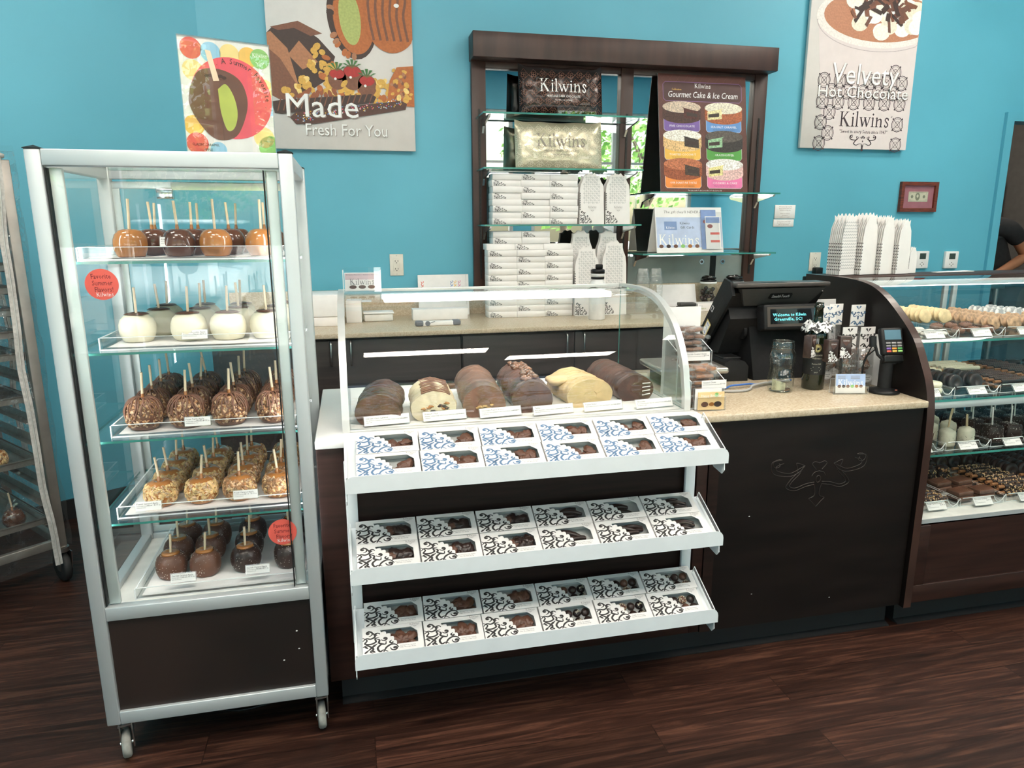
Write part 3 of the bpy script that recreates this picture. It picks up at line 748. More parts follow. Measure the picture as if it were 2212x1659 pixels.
def make_apple(kind, seed):
    rnd = random.Random(seed * 17 + len(kind))
    t = thing(kind[0], kind[1], 'apple', (0, 0, 0), 0, kind[2])
    r, h, st, k = kind[3], kind[4], kind[5], kind[6]
    b = MB()
    core = {'plain': CARAMEL, 'plaindark': DKCARAMEL, 'white': WCHOC, 'turtle': mat('turtle_chocolate', (.16, .07, .04), .35, 0, .2, 20), 'peanut': CARAMEL, 'pecan': CARAMEL, 'milk': MILK, 'dark': DARK}[k]
    apple_body(b, r, h, core, seed); b.obj('coating', t)
    if k == 'turtle':
        b = MB(); chips(b, r, h, 850, .06, .93, (NUTD, NUTP, NUTP, NUTD, core), .0047, rnd); b.obj('nut_crust', t)
        b = MB()
        for s in range(30):
            a = 2 * PI * s / 30 + rnd.uniform(-.12, .12); pts = []
            L = rnd.uniform(.35, .75)
            for i in range(6):
                u = 1 - L * (i / 5); p, nn = on_apple(r, h, max(.02, u), a + .10 * math.sin(i + s)); pts.append(p + nn * .0042)
            b.tube([(0, 0, h * 1.0)] + pts, .0021, MILKL, 5)
        b.obj('chocolate_drizzle', t)
    if k in ('peanut', 'pecan'):
        b = MB(); chips(b, r, h, 560, .06, .74, (NUTL,) * 3 + (NUTP,) if k == 'peanut' else (NUTD, NUTP, NUTD, NUTL), .0044 if k == 'peanut' else .0058, rnd); b.obj('nut_crust', t)
    if k == 'white':
        b = MB(); n = 26; rg = []
        for q in (.02, .30, .48, .62):
            rg.append([])
            for j in range(n):
                a = 2 * PI * j / n; kk = q * (1 + (.35 * noise.noise(V((math.cos(a) * 1.7, math.sin(a) * 1.7, seed))) if q > .3 else 0))
                rg[-1].append((r * kk * math.cos(a), r * kk * math.sin(a), h * (.935 + .06 * min(1, q / .25) - max(0, q - .3) ** 2 * .62) + .0034))
        b.loft(rg, MILK, caps=True); b.obj('chocolate_cap', t)
    if k in ('milk', 'dark'):
        b = MB(); n = 26; rg = []
        for q in (.02, .30, .52, .60, .60):
            rg.append([])
            for j in range(n):
                a = 2 * PI * j / n; kk = q * (1 + (.10 * noise.noise(V((math.cos(a) * 1.2, math.sin(a) * 1.2, seed)))))
                zz = {.02: .94, .30: .995, .52: .985, .60: .945}[q] + (0.0 if len(rg) < 4 else -.03)
                rg[-1].append((r * kk * math.cos(a), r * kk * math.sin(a), h * zz + .0025))
        b.loft(rg, CARAMEL, caps=True); b.obj('caramel_cap', t)
        b = MB()
        for q in range(110):
            p, nn = on_apple(r, h, rnd.uniform(.05, .88), rnd.random() * 2 * PI); p = p * 1.0 + nn * .0005; s = .0011
            b.add([p + V((s, 0, 0)), p + V((0, s, 0)), p - V((s, 0, 0)), p - V((0, s, 0)), p + nn * s * 1.3, p - nn * s], [(0, 1, 4), (1, 2, 4), (2, 3, 4), (3, 0, 4), (1, 0, 5), (2, 1, 5), (3, 2, 5), (0, 3, 5)], SALT)
        o = b.obj('salt_crystals', t); o['kind'] = 'stuff'
    lx, ly = rnd.uniform(-.010, .010), rnd.uniform(-.006, .006)
    b = MB(); b.cyl((0, 0, h * .82), (lx, ly, st), .0033, STICK, 10)
    o = b.obj('stick', t)
    if k in ('plaindark', 'turtle', 'pecan', 'peanut'):
        b = MB(); z = h * .90; kx = (h * 1.12 - h * .82) / (st - h * .82)
        b.lathe([(.006, z), (.0045, h * 1.03), (.0036, h * 1.15)], CARAMEL, T(lx * kx, ly * kx, 0), 10); b.obj('stick_drip', o)
    return t
GA = {
    'plain': ('caramel_apple', '', 'caramel apples on the top shelf', .040, .068, .140, 'plain'),
    'plaindark': ('caramel_apple', '', 'caramel apples on the top shelf', .040, .068, .136, 'plaindark'),
    'white': ('white_chocolate_apple', '', 'white chocolate apples on the second shelf', .0455, .072, .140, 'white'),
    'turtle': ('turtle_apple', '', 'pecan turtle apples on the third shelf', .0432, .080, .148, 'turtle'),
    'peanut': ('peanut_caramel_apple', '', 'nut caramel apples on the fourth shelf', .042, .068, .132, 'peanut'),
    'pecan': ('pecan_caramel_apple', '', 'nut caramel apples on the fourth shelf', .042, .068, .132, 'pecan'),
    'milk': ('sea_salt_apple', '', 'sea salt chocolate apples on the bottom deck', .0425, .072, .125, 'milk'),
    'dark': ('sea_salt_apple', '', 'sea salt chocolate apples on the bottom deck', .0425, .072, .125, 'dark')}
DESC = {'plain': 'glossy amber caramel apple on a stick', 'plaindark': 'dark caramel apple on a stick', 'white': 'white chocolate apple with a brown top', 'turtle': 'pecan crusted turtle apple with chocolate drizzle',
        'peanut': 'caramel apple rolled in chopped peanuts', 'pecan': 'caramel apple rolled in pecan pieces', 'milk': 'milk chocolate apple with caramel cap and salt', 'dark': 'dark chocolate apple with caramel cap and salt'}
_proto = {}
def put_apple(kind, x, y, z, where, v, rnd):
    key = (kind, v); label = DESC[kind] + ', ' + where
    if key not in _proto:
        o = make_apple(GA[kind], v + 1); _proto[key] = o
        o['label'] = label; o.location = (x, y, z); o.rotation_euler = (0, 0, rnd.random() * 6.28)
    else: o = dup(_proto[key], (x, y, z), (0, 0, rnd.random() * 6.28), label)
    return o
rnd = random.Random(5)
COLX = ['left', 'second', 'third', 'right']
ROWN = ['front row', 'second row', 'third row', 'back row']
def grid(shelf, z, xs, ys, kinds, jx=.006):
    for r, y in enumerate(ys):
        for c, x in enumerate(xs[r] if isinstance(xs[0], (list, tuple)) else xs):
            k = kinds(r, c)
            n = len(xs[r] if isinstance(xs[0], (list, tuple)) else xs)
            put_apple(k, x + rnd.uniform(-jx, jx), y + rnd.uniform(-jx, jx), z, ORD[c] + ' from left in the ' + ROWN[r], (r * 3 + c) % 3, rnd)
grid(0, SHZ[0] + .0080, [[-.532, -.424, -.325, -.222], [-.500, -.405, -.310, -.218], [-.520, -.412, -.315, -.222]], [1.955, 2.055, 2.155], lambda r, c: 'plain' if r == 0 and c != 1 else 'plaindark')
grid(1, SHZ[1] + .0080, [[-.548, -.432, -.325, -.222], [-.515, -.413, -.311, -.209], [-.530, -.425, -.318, -.212]], [2.005, 2.115, 2.225], lambda r, c: 'white')
grid(2, SHZ[2] + .0085, [-.548, -.443, -.335, -.222], [1.961, 2.060, 2.159, 2.2585], lambda r, c: 'turtle', .0003)
grid(3, SHZ[3] + .0085, [-.532, -.430, -.332, -.228], [1.975, 2.070, 2.165, 2.260], lambda r, c: 'peanut' if c < 2 else 'pecan', .0015)
grid(4, .4540, [-.535, -.450, -.342, -.224], [2.01, 2.11, 2.21], lambda r, c: 'milk' if c < 2 else 'dark')
for x, y, z, l, w in ((-.425, 1.925, SHZ[0] + .03, ('Kilwins Caramel Apple', '"Fresh Apple", A Great Classic Treat', 'caramel covered'), 'top shelf'), (-.405, 1.962, SHZ[1] + .012, ('White Chocolate Apple', 'The perfect apple covered in white chocolate', 'and drizzled with milk chocolate'), 'second shelf'),
                      (-.405, 1.893, SHZ[2] + .02, ('Pecan Turtle Apple', 'The perfect apple covered in pecan pieces', '& drizzled in milk chocolate'), 'third shelf'), (-.545, 1.893, SHZ[3] + .02, ('Peanut Caramel Apple', 'A caramel apple covered in peanuts', '& kettle made caramel'), 'fourth shelf in front of the peanut apples'),
                      (-.305, 1.895, SHZ[3] + .03, ('Pecan Caramel Apple', 'Kettle made caramel & pecans', 'on a crisp fresh apple'), 'fourth shelf in front of the pecan apples'), (-.487, 1.915, .475, ('Sea-Salt Caramel Apple', 'The Perfect Apple covered in chocolate', 'with caramel & sea salt'), 'bottom deck before the milk chocolate apples'),
                      (-.295, 1.92, .475, ('Sea-Salt Caramel Apple', 'The Perfect Apple covered in chocolate', 'with caramel & sea salt'), 'bottom deck before the dark chocolate apples')):
    price_tag(x, y, z, .062, .023, l, 'white ' + l[0].lower().replace('kilwins ', '') + ' price card on the ' + w, 'price cards in the apple showcase', 14, price='740 cal   $6.99 ea')

# acrylic sign on the showcase top
t = thing('acrylic_sign', 'clear acrylic stand with summer favorite caramel apple poster on top of the showcase', 'sign', (-.383, 1.985, SZ1), R(19))
b = MB(); F = frm((0, 0, .002), (1, 0, 0), (0, 0, 1))
b.glassbox(0, .218, -.004, -.001, 0, .285, ACRYL, ACEDGE); b.glassbox(0, .218, .002, .005, 0, .285, ACRYL, ACEDGE); b.box(-.0, .218, -.004, .09, -.0, .003, ACRYL); b.obj('stand', t)
b = MB(); b.rect(.001, .217, .001, .282, mat('poster_cream', (.80, .78, .74), .5), F)
def cc(x, y, r, m, dz):
    """disc clipped to the page"""
    pts = [(min(.217, max(.001, x + r * math.cos(2 * PI * j / 40))), min(.282, max(.001, y + r * math.sin(2 * PI * j / 40)))) for j in range(40)]
    b.add([(p[0], p[1], dz) for p in pts], [tuple(range(40))], m, F)
YEL = mat('print_yellow', srgb(238, 190, 90), .5); LB = mat('print_light_blue', srgb(150, 200, 225), .5); GRN = mat('print_green', srgb(140, 195, 110), .5); PYEL = mat('print_pale_yellow', srgb(240, 215, 140), .5)
for x, y, r, m in ((.030, .255, .025, RED), (.075, .250, .024, LB), (.12, .25, .024, PYEL), (.165, .248, .024, YEL), (.03, .205, .024, PYEL), (.20, .175, .024, PYEL), (.21, .13, .02, LB), (.022, .075, .024, YEL), (.19, .055, .026, PYEL), (.205, .03, .03, GRN), (.075, .018, .02, LB), (.05, .0, .012, GRN)): cc(x, y, r, m, .0004)
cc(.118, .145, .098, mat('print_pink_red', srgb(232, 85, 95), .5), .0006)
cc(.193, .247, .024, GRN, .0008); cc(.026, .032, .026, RED, .0008)
serif_word(b, INKW, F, .010, .193, .250, .0012, 'C', .036); fleuron(b, INKW, F, .009, .193, .236, .0012, .09)
MC = mat('print_milk_chocolate', srgb(112, 74, 58), .4)
ap = curve([(.020, .165), (.045, .205), (.095, .212), (.140, .190), (.155, .140), (.140, .085), (.115, .05), (.07, .045), (.035, .08), (.015, .125), (.020, .165)], 6)[:-1]
b.poly(ap[::-1], MC, F, .0010)
b.poly(curve([(.085, .165), (.105, .178), (.122, .150), (.128, .11), (.118, .075), (.100, .068), (.088, .11), (.085, .165)], 5)[:-1][::-1], mat('print_apple_green', srgb(170, 180, 80), .5), F, .0013)
b.poly([(.062, .255), (.075, .253), (.090, .185), (.076, .183)], mat('print_stick', srgb(225, 200, 170), .5), F, .0013)
for k in range(6): b.disc((.062 + .008 * k, .194 + .002 * math.sin(k * 2)), .006, mat('print_dark', srgb(70, 40, 30), .5), F, 10, .0012, .004)
w = '. A Summer Favorite .'
for k, ch in enumerate(w):
    if ch == ' ': continue
    a = R(112 - k * 6.1); px, py = .118 + .082 * math.cos(a), .145 + .082 * math.sin(a)
    b.text(ch, .019, mat('print_brown', srgb(80, 45, 40), .6), F @ T(px, py, .0014) @ rotz(a - PI / 2), align='C', sx=.85, res=1)
b.text('CLASSIC CARAMEL', .0085, INK, F, x=.045, y=.027, dz=.0014, align='C', res=1, sx=.9); b.text('APPLE', .0085, INK, F, x=.05, y=.015, dz=.0014, align='C', res=1, sx=.9)
b.obj('poster', t)

# ---------------------------------------------------------------- service counters
VINYL = mat('black_vinyl', (.012, .012, .013), .5)
DARKP = mat('black_brown_panel', (.0075, .0045, .0038), .42, 0, .4, 3, stretch=(1, 1, 6), spec=.35)
t = thing('fudge_counter', 'dark wood service counter with a white worktop carrying the fudge case', 'counter', (0, 0, 0))
b = MB(); b.box(-.113, 1.06, 1.928, 2.545, .105, .828, WALNUT); b.obj('body', t)
b = MB(); b.rbox(-.118, -.045, 1.917, 1.93, .108, .828, WALNUTH, .002); b.obj('stile', t)
b = MB(); b.rbox(1.025, 1.0615, 1.917, 1.93, .108, .828, WALNUTH, .002); b.obj('stile', t)
b = MB(); b.rbox(-.045, 1.025, 1.917, 1.93, .108, .20, WALNUTH, .002); b.obj('bottom_rail', t)
b = MB(); b.rbox(-.045, 1.025, 1.917, 1.93, .76, .828, WALNUTH, .002); b.obj('top_rail', t)
b = MB(); b.rbox(-.119, 1.035, 1.904, 2.555, .829, .852, mat('white_worktop', (.80, .785, .76), .35, 0, .03, 5), .003); b.obj('worktop', t)
b = MB(); b.box(-.09, 1.06, 1.985, 2.5, 0, .105, VINYL); b.prism([(1.985, .0), (1.985, .105), (1.98, .105), (1.977, .012), (1.955, .004), (1.955, 0)], 1.15, VINYL, frm((1.06, 0, 0), (0, 1, 0), (0, 0, 1))); b.obj('toe_kick', t)
t = thing('cash_counter', 'near-black register counter with a beige quartz top and carved scroll on its front', 'counter', (0, 0, 0))
b = MB(); b.box(1.065, 1.84, 1.92, 2.56, .105, .828, DARKP); b.box(1.065, 1.10, 1.9165, 1.92, .105, .828, WALNUT)
for px, pz in ((1.22, .50), (1.07, .60), (1.25, .22), (1.55, .17)): b.disc((px, pz), .003, PAPER, front(0, 1.9195, 0), 8, ry=.0015)
b.obj('body', t)
b = MB(); b.rbox(1.036, 1.842, 1.904, 2.62, .8285, .852, STONE, .004); b.obj('countertop', t)
b = MB(); b.box(1.06, 1.84, 1.985, 2.5, 0, .105, VINYL); b.prism([(1.985, .0), (1.985, .105), (1.98, .105), (1.977, .012), (1.955, .004), (1.955, 0)], .78, VINYL, frm((1.84, 0, 0), (0, 1, 0), (0, 0, 1))); b.obj('toe_kick', t)
b = MB(); GRV = mat('carved_groove', (.035, .02, .016), .3, spec=.8)
Fh = front(1.462, 1.9193, .628)
half = [spiral(-.86, .30, .14, .03, PI * .3, PI * 2.3)[::-1], curve([(-.78, .41), (-.98, .36), (-.94, .08), (-.62, -.02), (-.42, .06), (-.30, .22)], 5), curve([(-.74, .32), (-.88, .26), (-.86, .14), (-.60, .06), (-.40, .16), (-.30, .22)], 5),
        curve([(-.30, .22), (-.48, .30), (-.44, .08), (-.58, -.12), (-.66, -.30), (-.48, -.40), (-.26, -.32), (-.08, -.28)], 5), curve([(-.36, .14), (-.40, .02), (-.54, -.16), (-.58, -.28), (-.46, -.33), (-.26, -.25), (-.08, -.22)], 5),
        curve([(-.08, -.28), (-.05, -.44), (-.06, -.58), (-.16, -.64), (-.10, -.72), (0, -.86)], 4), curve([(-.06, .10), (-.15, .24), (-.10, .30), (0, .26)], 4), curve([(-.14, -.06), (-.10, .02), (0, .06)], 4)]
for h in half:
    for s in (1, -1): b.tube([(s * a * .178, c * .135, 0) for a, c in h], .0009, GRV, 5, Fh)
b.tube([(.05 * .178 * math.cos(a * .524), -.02 + .09 * .13 * math.sin(a * .524), 0) for a in range(13)], .0009, GRV, 5, Fh)
b.obj('carved_scroll', t)

# ---------------------------------------------------------------- fudge case
t = thing('fudge_case', 'curved glass countertop fudge case with aluminium end frames and a bright tube light', 'display case', (0, 0, 0))
AR = [(1.971, .8525), (1.973, .90), (1.985, .949), (1.997, .995), (2.032, 1.057), (2.08, 1.111), (2.144, 1.155), (2.226, 1.19), (2.33, 1.207), (2.45, 1.209), (2.57, 1.206)]
ar = [(p[0], p[1]) for p in curve(AR, 4)]
def off(pts, d):
    out = []
    for i, p in enumerate(pts):
        a, c = pts[max(0, i - 1)], pts[min(len(pts) - 1, i + 1)]
        tx, ty = c[0] - a[0], c[1] - a[1]; l = math.hypot(tx, ty)
        out.append((p[0] + ty / l * d, p[1] - tx / l * d))
    return out
FRM = mat('case_frame_aluminium', (.70, .70, .68), .35, .5, .04)
inn = off(ar, .022)
inn[0] = (ar[0][0] + .022, ar[0][1])
for x in (-.045, .998):
    b = MB(); n = len(ar)
    vs = [(xx, p[0], p[1]) for xx in (x, x + .020) for p in ar + inn]
    m2 = 2 * n
    fs = []
    for i in range(n - 1):
        fs += [(i, i + 1, n + i + 1, n + i)[::1], (m2 + i, m2 + n + i, m2 + n + i + 1, m2 + i + 1), (i, m2 + i, m2 + i + 1, i + 1), (n + i, n + i + 1, m2 + n + i + 1, m2 + n + i)]
    fs += [(0, n, m2 + n, m2), (n - 1, m2 + n - 1, m2 + 2 * n - 1, 2 * n - 1)]
    b.add(vs, fs, FRM); p = b.obj('end_frame', t)
    b = MB(); xx = x + .010
    b.prism([(q[0], q[1]) for q in inn] + [(2.57, .8525)], .003, GLASS, frm((xx + .0015, 0, 0), (0, 1, 0), (0, 0, 1)), GEDGE); b.obj('end_glass', t)
b = MB(); g = off(ar, .006)
vs = [(x, p[0], p[1]) for x in (-.026, .999) for p in g]; n = len(g)
b.add(vs, [(i, i + 1, n + i + 1, n + i) for i in range(n - 1)], GLASS, smooth=True)
b.obj('curved_glass', t)
b = MB(); b.rbox(-.025, .998, 1.972, 1.986, .8522, .858, FRM, .001); b.obj('bottom_rail', t)
b = MB(); b.rbox(-.025, .998, 2.555, 2.57, 1.190, 1.206, FRM, .002); b.obj('rear_rail', t)
b = MB(); b.rbox(.095, .88, 2.39, 2.42, 1.183, 1.203, RACKW, .003); p = b.obj('light_housing', t)
b = MB(); b.rbox(.10, .875, 2.31, 2.389, 1.181, 1.200, LEDS, .004); b.obj('light_tube', p)
b = MB(); b.box(-.022, .996, 1.99, 2.53, .8523, .857, WHITE); b.obj('deck', t)

def loaf(k, x, y, L, w, h, rz, ms, name, label, seed, topping=None):
    rnd = random.Random(seed)
    t = thing('fudge_loaf', label, 'fudge', (x, y, .8572), rz, 'fudge loaves in the curved case')
    b = MB(); n = 40; K = 44; rings = []
    for i in range(K + 1):
        f = i / K; r = []
        fold = .035 * (((f * 11.0 + .15 * math.sin(i)) % 1.0) ** 2) if 0 < i < K else 0
        for j in range(n):
            a = 2 * PI * j / n
            cx, cz = math.cos(a), math.sin(a)
            q = V((cx * 2.2, f * 9 - cz * .9, cz * 2.2 + seed))
            k2 = 1 + fold * max(0, .25 + cz) * 1.4 + .055 * noise.noise(q) + .03 * noise.noise(q * 2.7) * (1 if 0 < i < K else .3)
            px = w / 2 * cx * k2 * (1.0 if cz > -.3 else 1.0); pz = (h * .42 + h * .58 * cz * k2) if cz > 0 else (h * .42 + h * .42 * max(-1, cz * 1.35))
            if cz > 0: px *= (1 - .10 * cz ** 3)
            r.append((px + .006 * noise.noise(V((f * 3, seed, 0))), f * L + .006 * cz * math.sin(f * 40) * (0 < i < K), max(0, pz)))
        rings.append(r)
    b.loft(rings, ms[0], caps=False)
    b.obj('loaf', t)
    c = MB()
    r0 = [V(p) for p in rings[0]]; ctr = sum(r0, V((0, 0, 0))) / n
    R2 = [[ctr + (p - ctr) * s + V((0, -.004 * (1 - s) + .003 * noise.noise(p * 60 + V((seed, s * 5, 0))), 0)) for p in r0] for s in (1.0, .8, .55, .3)]
    c.loft(R2[::-1], ms[1], caps=False); c.add([tuple(p) for p in R2[-1]], [tuple(range(n))], ms[1])
    c.obj('cut_face', t)
    if topping == 'pecans':
        b = MB(); NG = mat('glazed_pecan', (.22, .10, .055), .22, 0, .4, 30, coat=.5)
        for q in range(34): b.blob((rnd.uniform(-.022, .022), L * (.1 + .85 * q / 34), h * 1.02 + rnd.uniform(-.003, .004)), (.011, .015, .009), NG, q, .25, 2.2, 2)
        b.obj('pecan_topping', t)
    if topping == 'chunks':
        b = MB()
        for q in range(16): a = rnd.random() * 2 * PI; b.blob((w * .3 * rnd.uniform(-1, 1), -.002, h * rnd.uniform(.2, .6)), (.009, .003, .004), DARK if q % 2 else CARAMEL, q, .3, 2, 2)
        for q in range(10): b.tube([(-.04 + .008 * rnd.random(), L * q / 10, h * .95), (0, L * (q + .3) / 10, h * 1.035), (.05, L * (q + .6) / 10, h * .86)], .0035, MILKL, 6)
        b.obj('chocolate_swirl', t)
    if topping == 'peanuts':
        b = MB()
        for q in range(8): b.blob((-.02 + .006 * q, -.004, .028 + .012 * rnd.random()), (.006, .003, .004), mat('peanut_butter_bits', (.5, .30, .12), .5), q, .3, 2, 2)
        b.obj('peanut_bits', t)
    if topping == 'slab':
        b = MB(); b.blob((-.06, L * .55, h * .78), (.055, .05, .018), ms[1], 4, .12, 1.5, 3); b.obj('end_slice', t)
    if topping == 'stripes':
        b = MB()
        for q in range(4): b.tube([(w * .18, .0 - .002, .018 + .013 * q), (w * .40, -.003, .022 + .012 * q)], .0022, mat('white_drizzle', (.78, .74, .72), .4), 6)
        b.obj('white_drizzle', t)
    return t
DFUD = mat('dark_fudge', (.085, .036, .025), .38, 0, .3, 16, bump=.25, bscale=40)
RFUD = mat('caramel_fudge_cut', (.115, .048, .028), .45, 0, .3, 24, bump=.4, bscale=60)
MFUD = mat('milk_fudge', (.17, .085, .055), .42, 0, .25, 14, bump=.2, bscale=34)
MUDF = mat('vanilla_fudge', (.72, .60, .42), .45, 0, .18, 14, bump=.2, bscale=30)
TFUD = mat('turtle_fudge', (.12, .052, .036), .34, 0, .35, 14, bump=.25, bscale=34)
CFUD = mat('chocolate_fudge', (.10, .047, .034), .38, 0, .3, 14, bump=.25, bscale=34)
loaf(0, .056, 2.02, .21, .132, .090, R(-7), (DFUD, RFUD), '', 'dark caramel fudge loaf with a torn front at the left end of the fudge case', 1)
loaf(1, .220, 2.03, .20, .134, .088, R(-3), (MUDF, MUDF), '', 'cream colored fudge loaf with chocolate swirls in the fudge case', 2, 'chunks')
loaf(2, .372, 2.03, .33, .130, .098, R(-4), (MFUD, MILKL), '', 'long milk chocolate fudge loaf with a smooth cut front, third from left', 3, 'peanuts')
loaf(3, .527, 2.05, .32, .130, .098, R(-3), (TFUD, RFUD), '', 'turtle fudge loaf topped with glazed pecans in the fudge case', 4, 'pecans')
loaf(4, .722, 2.075, .20, .155, .090, R(3), (PNUT, PNUT), '', 'tan peanut butter fudge loaf in the fudge case', 5, 'slab')
loaf(5, .895, 2.12, .30, .125, .086, R(1), (CFUD, DFUD), '', 'dark chocolate fudge loaf with white drizzle at the right end of the case', 6, 'stripes')
for x, y, l, nm in ((.085, 1.997, ('Sea-Salt Choc Caramel', 'The perfect combination of chocolate, kettle-made caramel and', 'sea salt'), 'torn caramel fudge loaf'), (.255, 2.008, ('Kilwins® Mud', 'Kilwins® creamy fudge with Heritage Dark Chocolate chunks &', 'caramel'), 'cream colored fudge loaf'),
                    (.424, 2.009, ('Chocolate Peanut Butter', 'Creamy chocolate & Kilwins® own Peanut Butter, handcrafted to', 'perfection'), 'long milk chocolate loaf'), (.587, 2.001, ('Turtle', 'Rich chocolate, copper-kettle caramel & fresh pecans', 'handmade to perfection'), 'pecan topped loaf'),
                    (.75, 2.008, ('Peanut Butter', 'Hand-crafted and hand-paddled with Kilwins® own Peanut Butter', ''), 'tan peanut butter loaf'), (.919, 2.005, ('Chocolate', 'A customer favorite! Smooth, creamy & handcrafted to our', 'Original recipe'), 'dark chocolate loaf')):
    price_tag(x - .004, y + .002, .8592, .130, .028, l, 'white fudge flavor card in front of the ' + nm, 'flavor cards in the fudge case', 25, R(6), '110 cal/oz')
t = thing('fudge_knife', 'fudge knife with a wooden handle lying behind the cream fudge loaf', 'knife', (.27, 2.445, .8575), R(-4))
b = MB(); b.rbox(-.07, .10, -.012, .012, 0, .018, mat('knife_handle_wood', (.10, .05, .03), .5, 0, .3, 20), .006); b.obj('handle', t)
b = MB(); b.prism([(.10, -.03), (.34, -.03), (.355, .0), (.34, .03), (.10, .03)], .0015, STEEL, T(0, 0, .010)); b.obj('blade', t)
t = thing('card_holder', 'clear card holder with small flavor cards standing on top of the fudge case', 'card holder', (.035, 2.40, 1.2095), R(-2))
b = MB(); b.glassbox(-.062, .062, -.002, 0, 0, .068, ACRYL, ACEDGE); b.glassbox(-.062, .062, .028, .030, 0, .078, ACRYL, ACEDGE); b.box(-.062, .062, -.002, .030, 0, .003, ACRYL)
for x in (-.062, .060): b.box(x, x + .002, -.002, .03, 0, .072, ACEDGE)
b.obj('holder', t)
b = MB(); b.box(-.056, .056, .006, .020, .004, .062, CARD); F = front(0, .0055, .004)
b.rect(-.054, .054, .036, .056, mat('print_rose', srgb(205, 180, 185), .6), F)
for k in range(3): b.disc((-.03 + .03 * k, .012), .012, MILK, F, 14, .0003, .006)
serif_word(b, INKG, F, .014, 0, .020, .0004, 'C', .08)
for k in range(2): b.text('Kilwins flavors', .006, INKG, F, x=-.05 + .055 * k, y=.05, dz=.0004, res=1, width=.045)
b.obj('cards', t)

# ---------------------------------------------------------------- white tiered rack on the counter front
t = thing('merchandise_rack', 'white metal three tier rack of tilted shelves fixed to the fudge counter front', 'rack', (0, 0, 0))
TILT = R(27)
for x in (-.046, .980): b = MB(); b.rbox(x, x + .032, 1.9025, 1.9155, .235, .79, RACKW, .002); b.obj('upright', t)
LZ = [(.757, .803), (.503, .549), (.253, .298)]
for i, (z0, z1) in enumerate(LZ):
    # local frame: origin at the lip foot, X along the counter, Y up the slope
    F = frm((0, 1.742, z0 + .012), (1, 0, 0), (0, math.cos(TILT), math.sin(TILT)))
    b = MB(); b.box(-.042, 1.022, 0, .176, -.003, 0, RACKW, F); sh = b.obj('shelf', t)
    b = MB(); r = .022; h = z1 - z0; pts = [(-.042, 0), (1.026, 0), (1.026, h - r)] + [(1.026 - r + r * math.cos(a), h - r + r * math.sin(a)) for a in (.4, .8, 1.2, PI / 2)] + [(-.042 + r + r * math.cos(a), h - r + r * math.sin(a)) for a in (PI / 2, 2.0, 2.5, 2.9)] + [(-.042, h - r)]
    b.prism(pts, .0025, RACKW, front(0, 1.739, z0)); b.obj('front_lip', sh)
    for x in (-.0405, 1.014):
        b = MB(); b.prism([(1.739, z0 - .02), (1.752, z0 - .035), (1.80, z0 - .03), (1.9015, z0 + .042), (1.9015, z0 + .068), (1.742, z0 + .004)], .0025, RACKW, frm((x + .0025, 0, 0), (0, 1, 0), (0, 0, 1))); b.obj('bracket', sh)
    for x in (-.038, 1.012):
        b = MB(); b.glassbox(x, x + .003, .012, .168, .002, .030, ACRYL, ACEDGE, F); b.obj('end_guard', sh)

# ---------------------------------------------------------------- candy boxes with windows
BW, BD, BH = .1655, .0805, .026
LID = mat('box_lid_card', (.72, .70, .685), .45, 0, .02)
INSIDE = mat('box_inside_shade', (.40, .41, .39), .6)  # card greyed: the shade inside the closed box is put into its colour
INKSH = {'blue': INKB, 'black': INK}
def scallop():
    """lower-left edge of the window: rounded lobes from the bottom up to the left"""
    p0, p1 = V((.092, .020)), V((.036, .0675)); out = []
    d = p1 - p0; nn = V((d.y, -d.x)).normalized()
    if nn.x < 0: nn = -nn
    N = 5
    for k in range(N):
        for q in range(5):
            f = (k + q / 5) / N; out.append(p0 + d * f + nn * (.0062 * math.sin(PI * q / 5) - .002) + V((.008 * math.sin(PI * f), .008 * math.sin(PI * f))))
    return [(p.x, p.y) for p in out] + [(p1.x, p1.y)]
WIN = [(.150, .0205), (.150, .0535), (.133, .0685), (.040, .0685)]
hole = [(.094, .0205)] + WIN + scallop()[::-1][1:]
def make_box(col, lines):
    t = thing('candy_box', '', 'candy box', (0, 0, 0))
    b = MB(); b.box(0, BW - .001, 0, BD - .0008, 0, .001, LID)
    for a in ((0, BW - .001, 0, .0008), (0, BW - .001, BD - .0016, BD - .0008), (0, .0008, .0008, BD - .0016), (BW - .0018, BW - .001, .0008, BD - .0016)): b.box(*a, .001, BH - .0008, LID)
    b.rect(.001, BW - .002, .001, BD - .002, INSIDE, dz=.0012)
    b.obj('tray', t)
    b = MB(); b.holed([(0, 0), (BW - .001, 0), (BW - .001, BD - .0008), (0, BD - .0008)], [hole], .0008, LID, T(0, 0, BH))
    ik = INKSH[col]
    F = T(0, 0, BH + .0002)
    lace(b, ik, F @ Matrix.Diagonal((.098, .071, 1, 1)), 1, .002, .001, 0, .062)
    serif_word(b, INKG, F, .0075, .144, .0725, .0001, 'C', .027)
    b.ribbon([(.1335, .0705), (.1545, .0705)], .0004, INKG, F)
    fleuron(b, INKG, F, .004, .144, .069, .0001, .14)
    for k, l in enumerate(lines): b.text(l, .0042, INK, F, x=.121, y=.0125 - .005 * k, dz=.0001, align='C', res=1, width=min(.048, .0021 * len(l)))
    b.obj('lid', t)
    b = MB(); b.add([(p[0], p[1], BH - .0012) for p in ((.030, .016), (.154, .016), (.154, .072), (.030, .072))], [(0, 1, 2, 3)], FILM); b.obj('window', t)
    return t
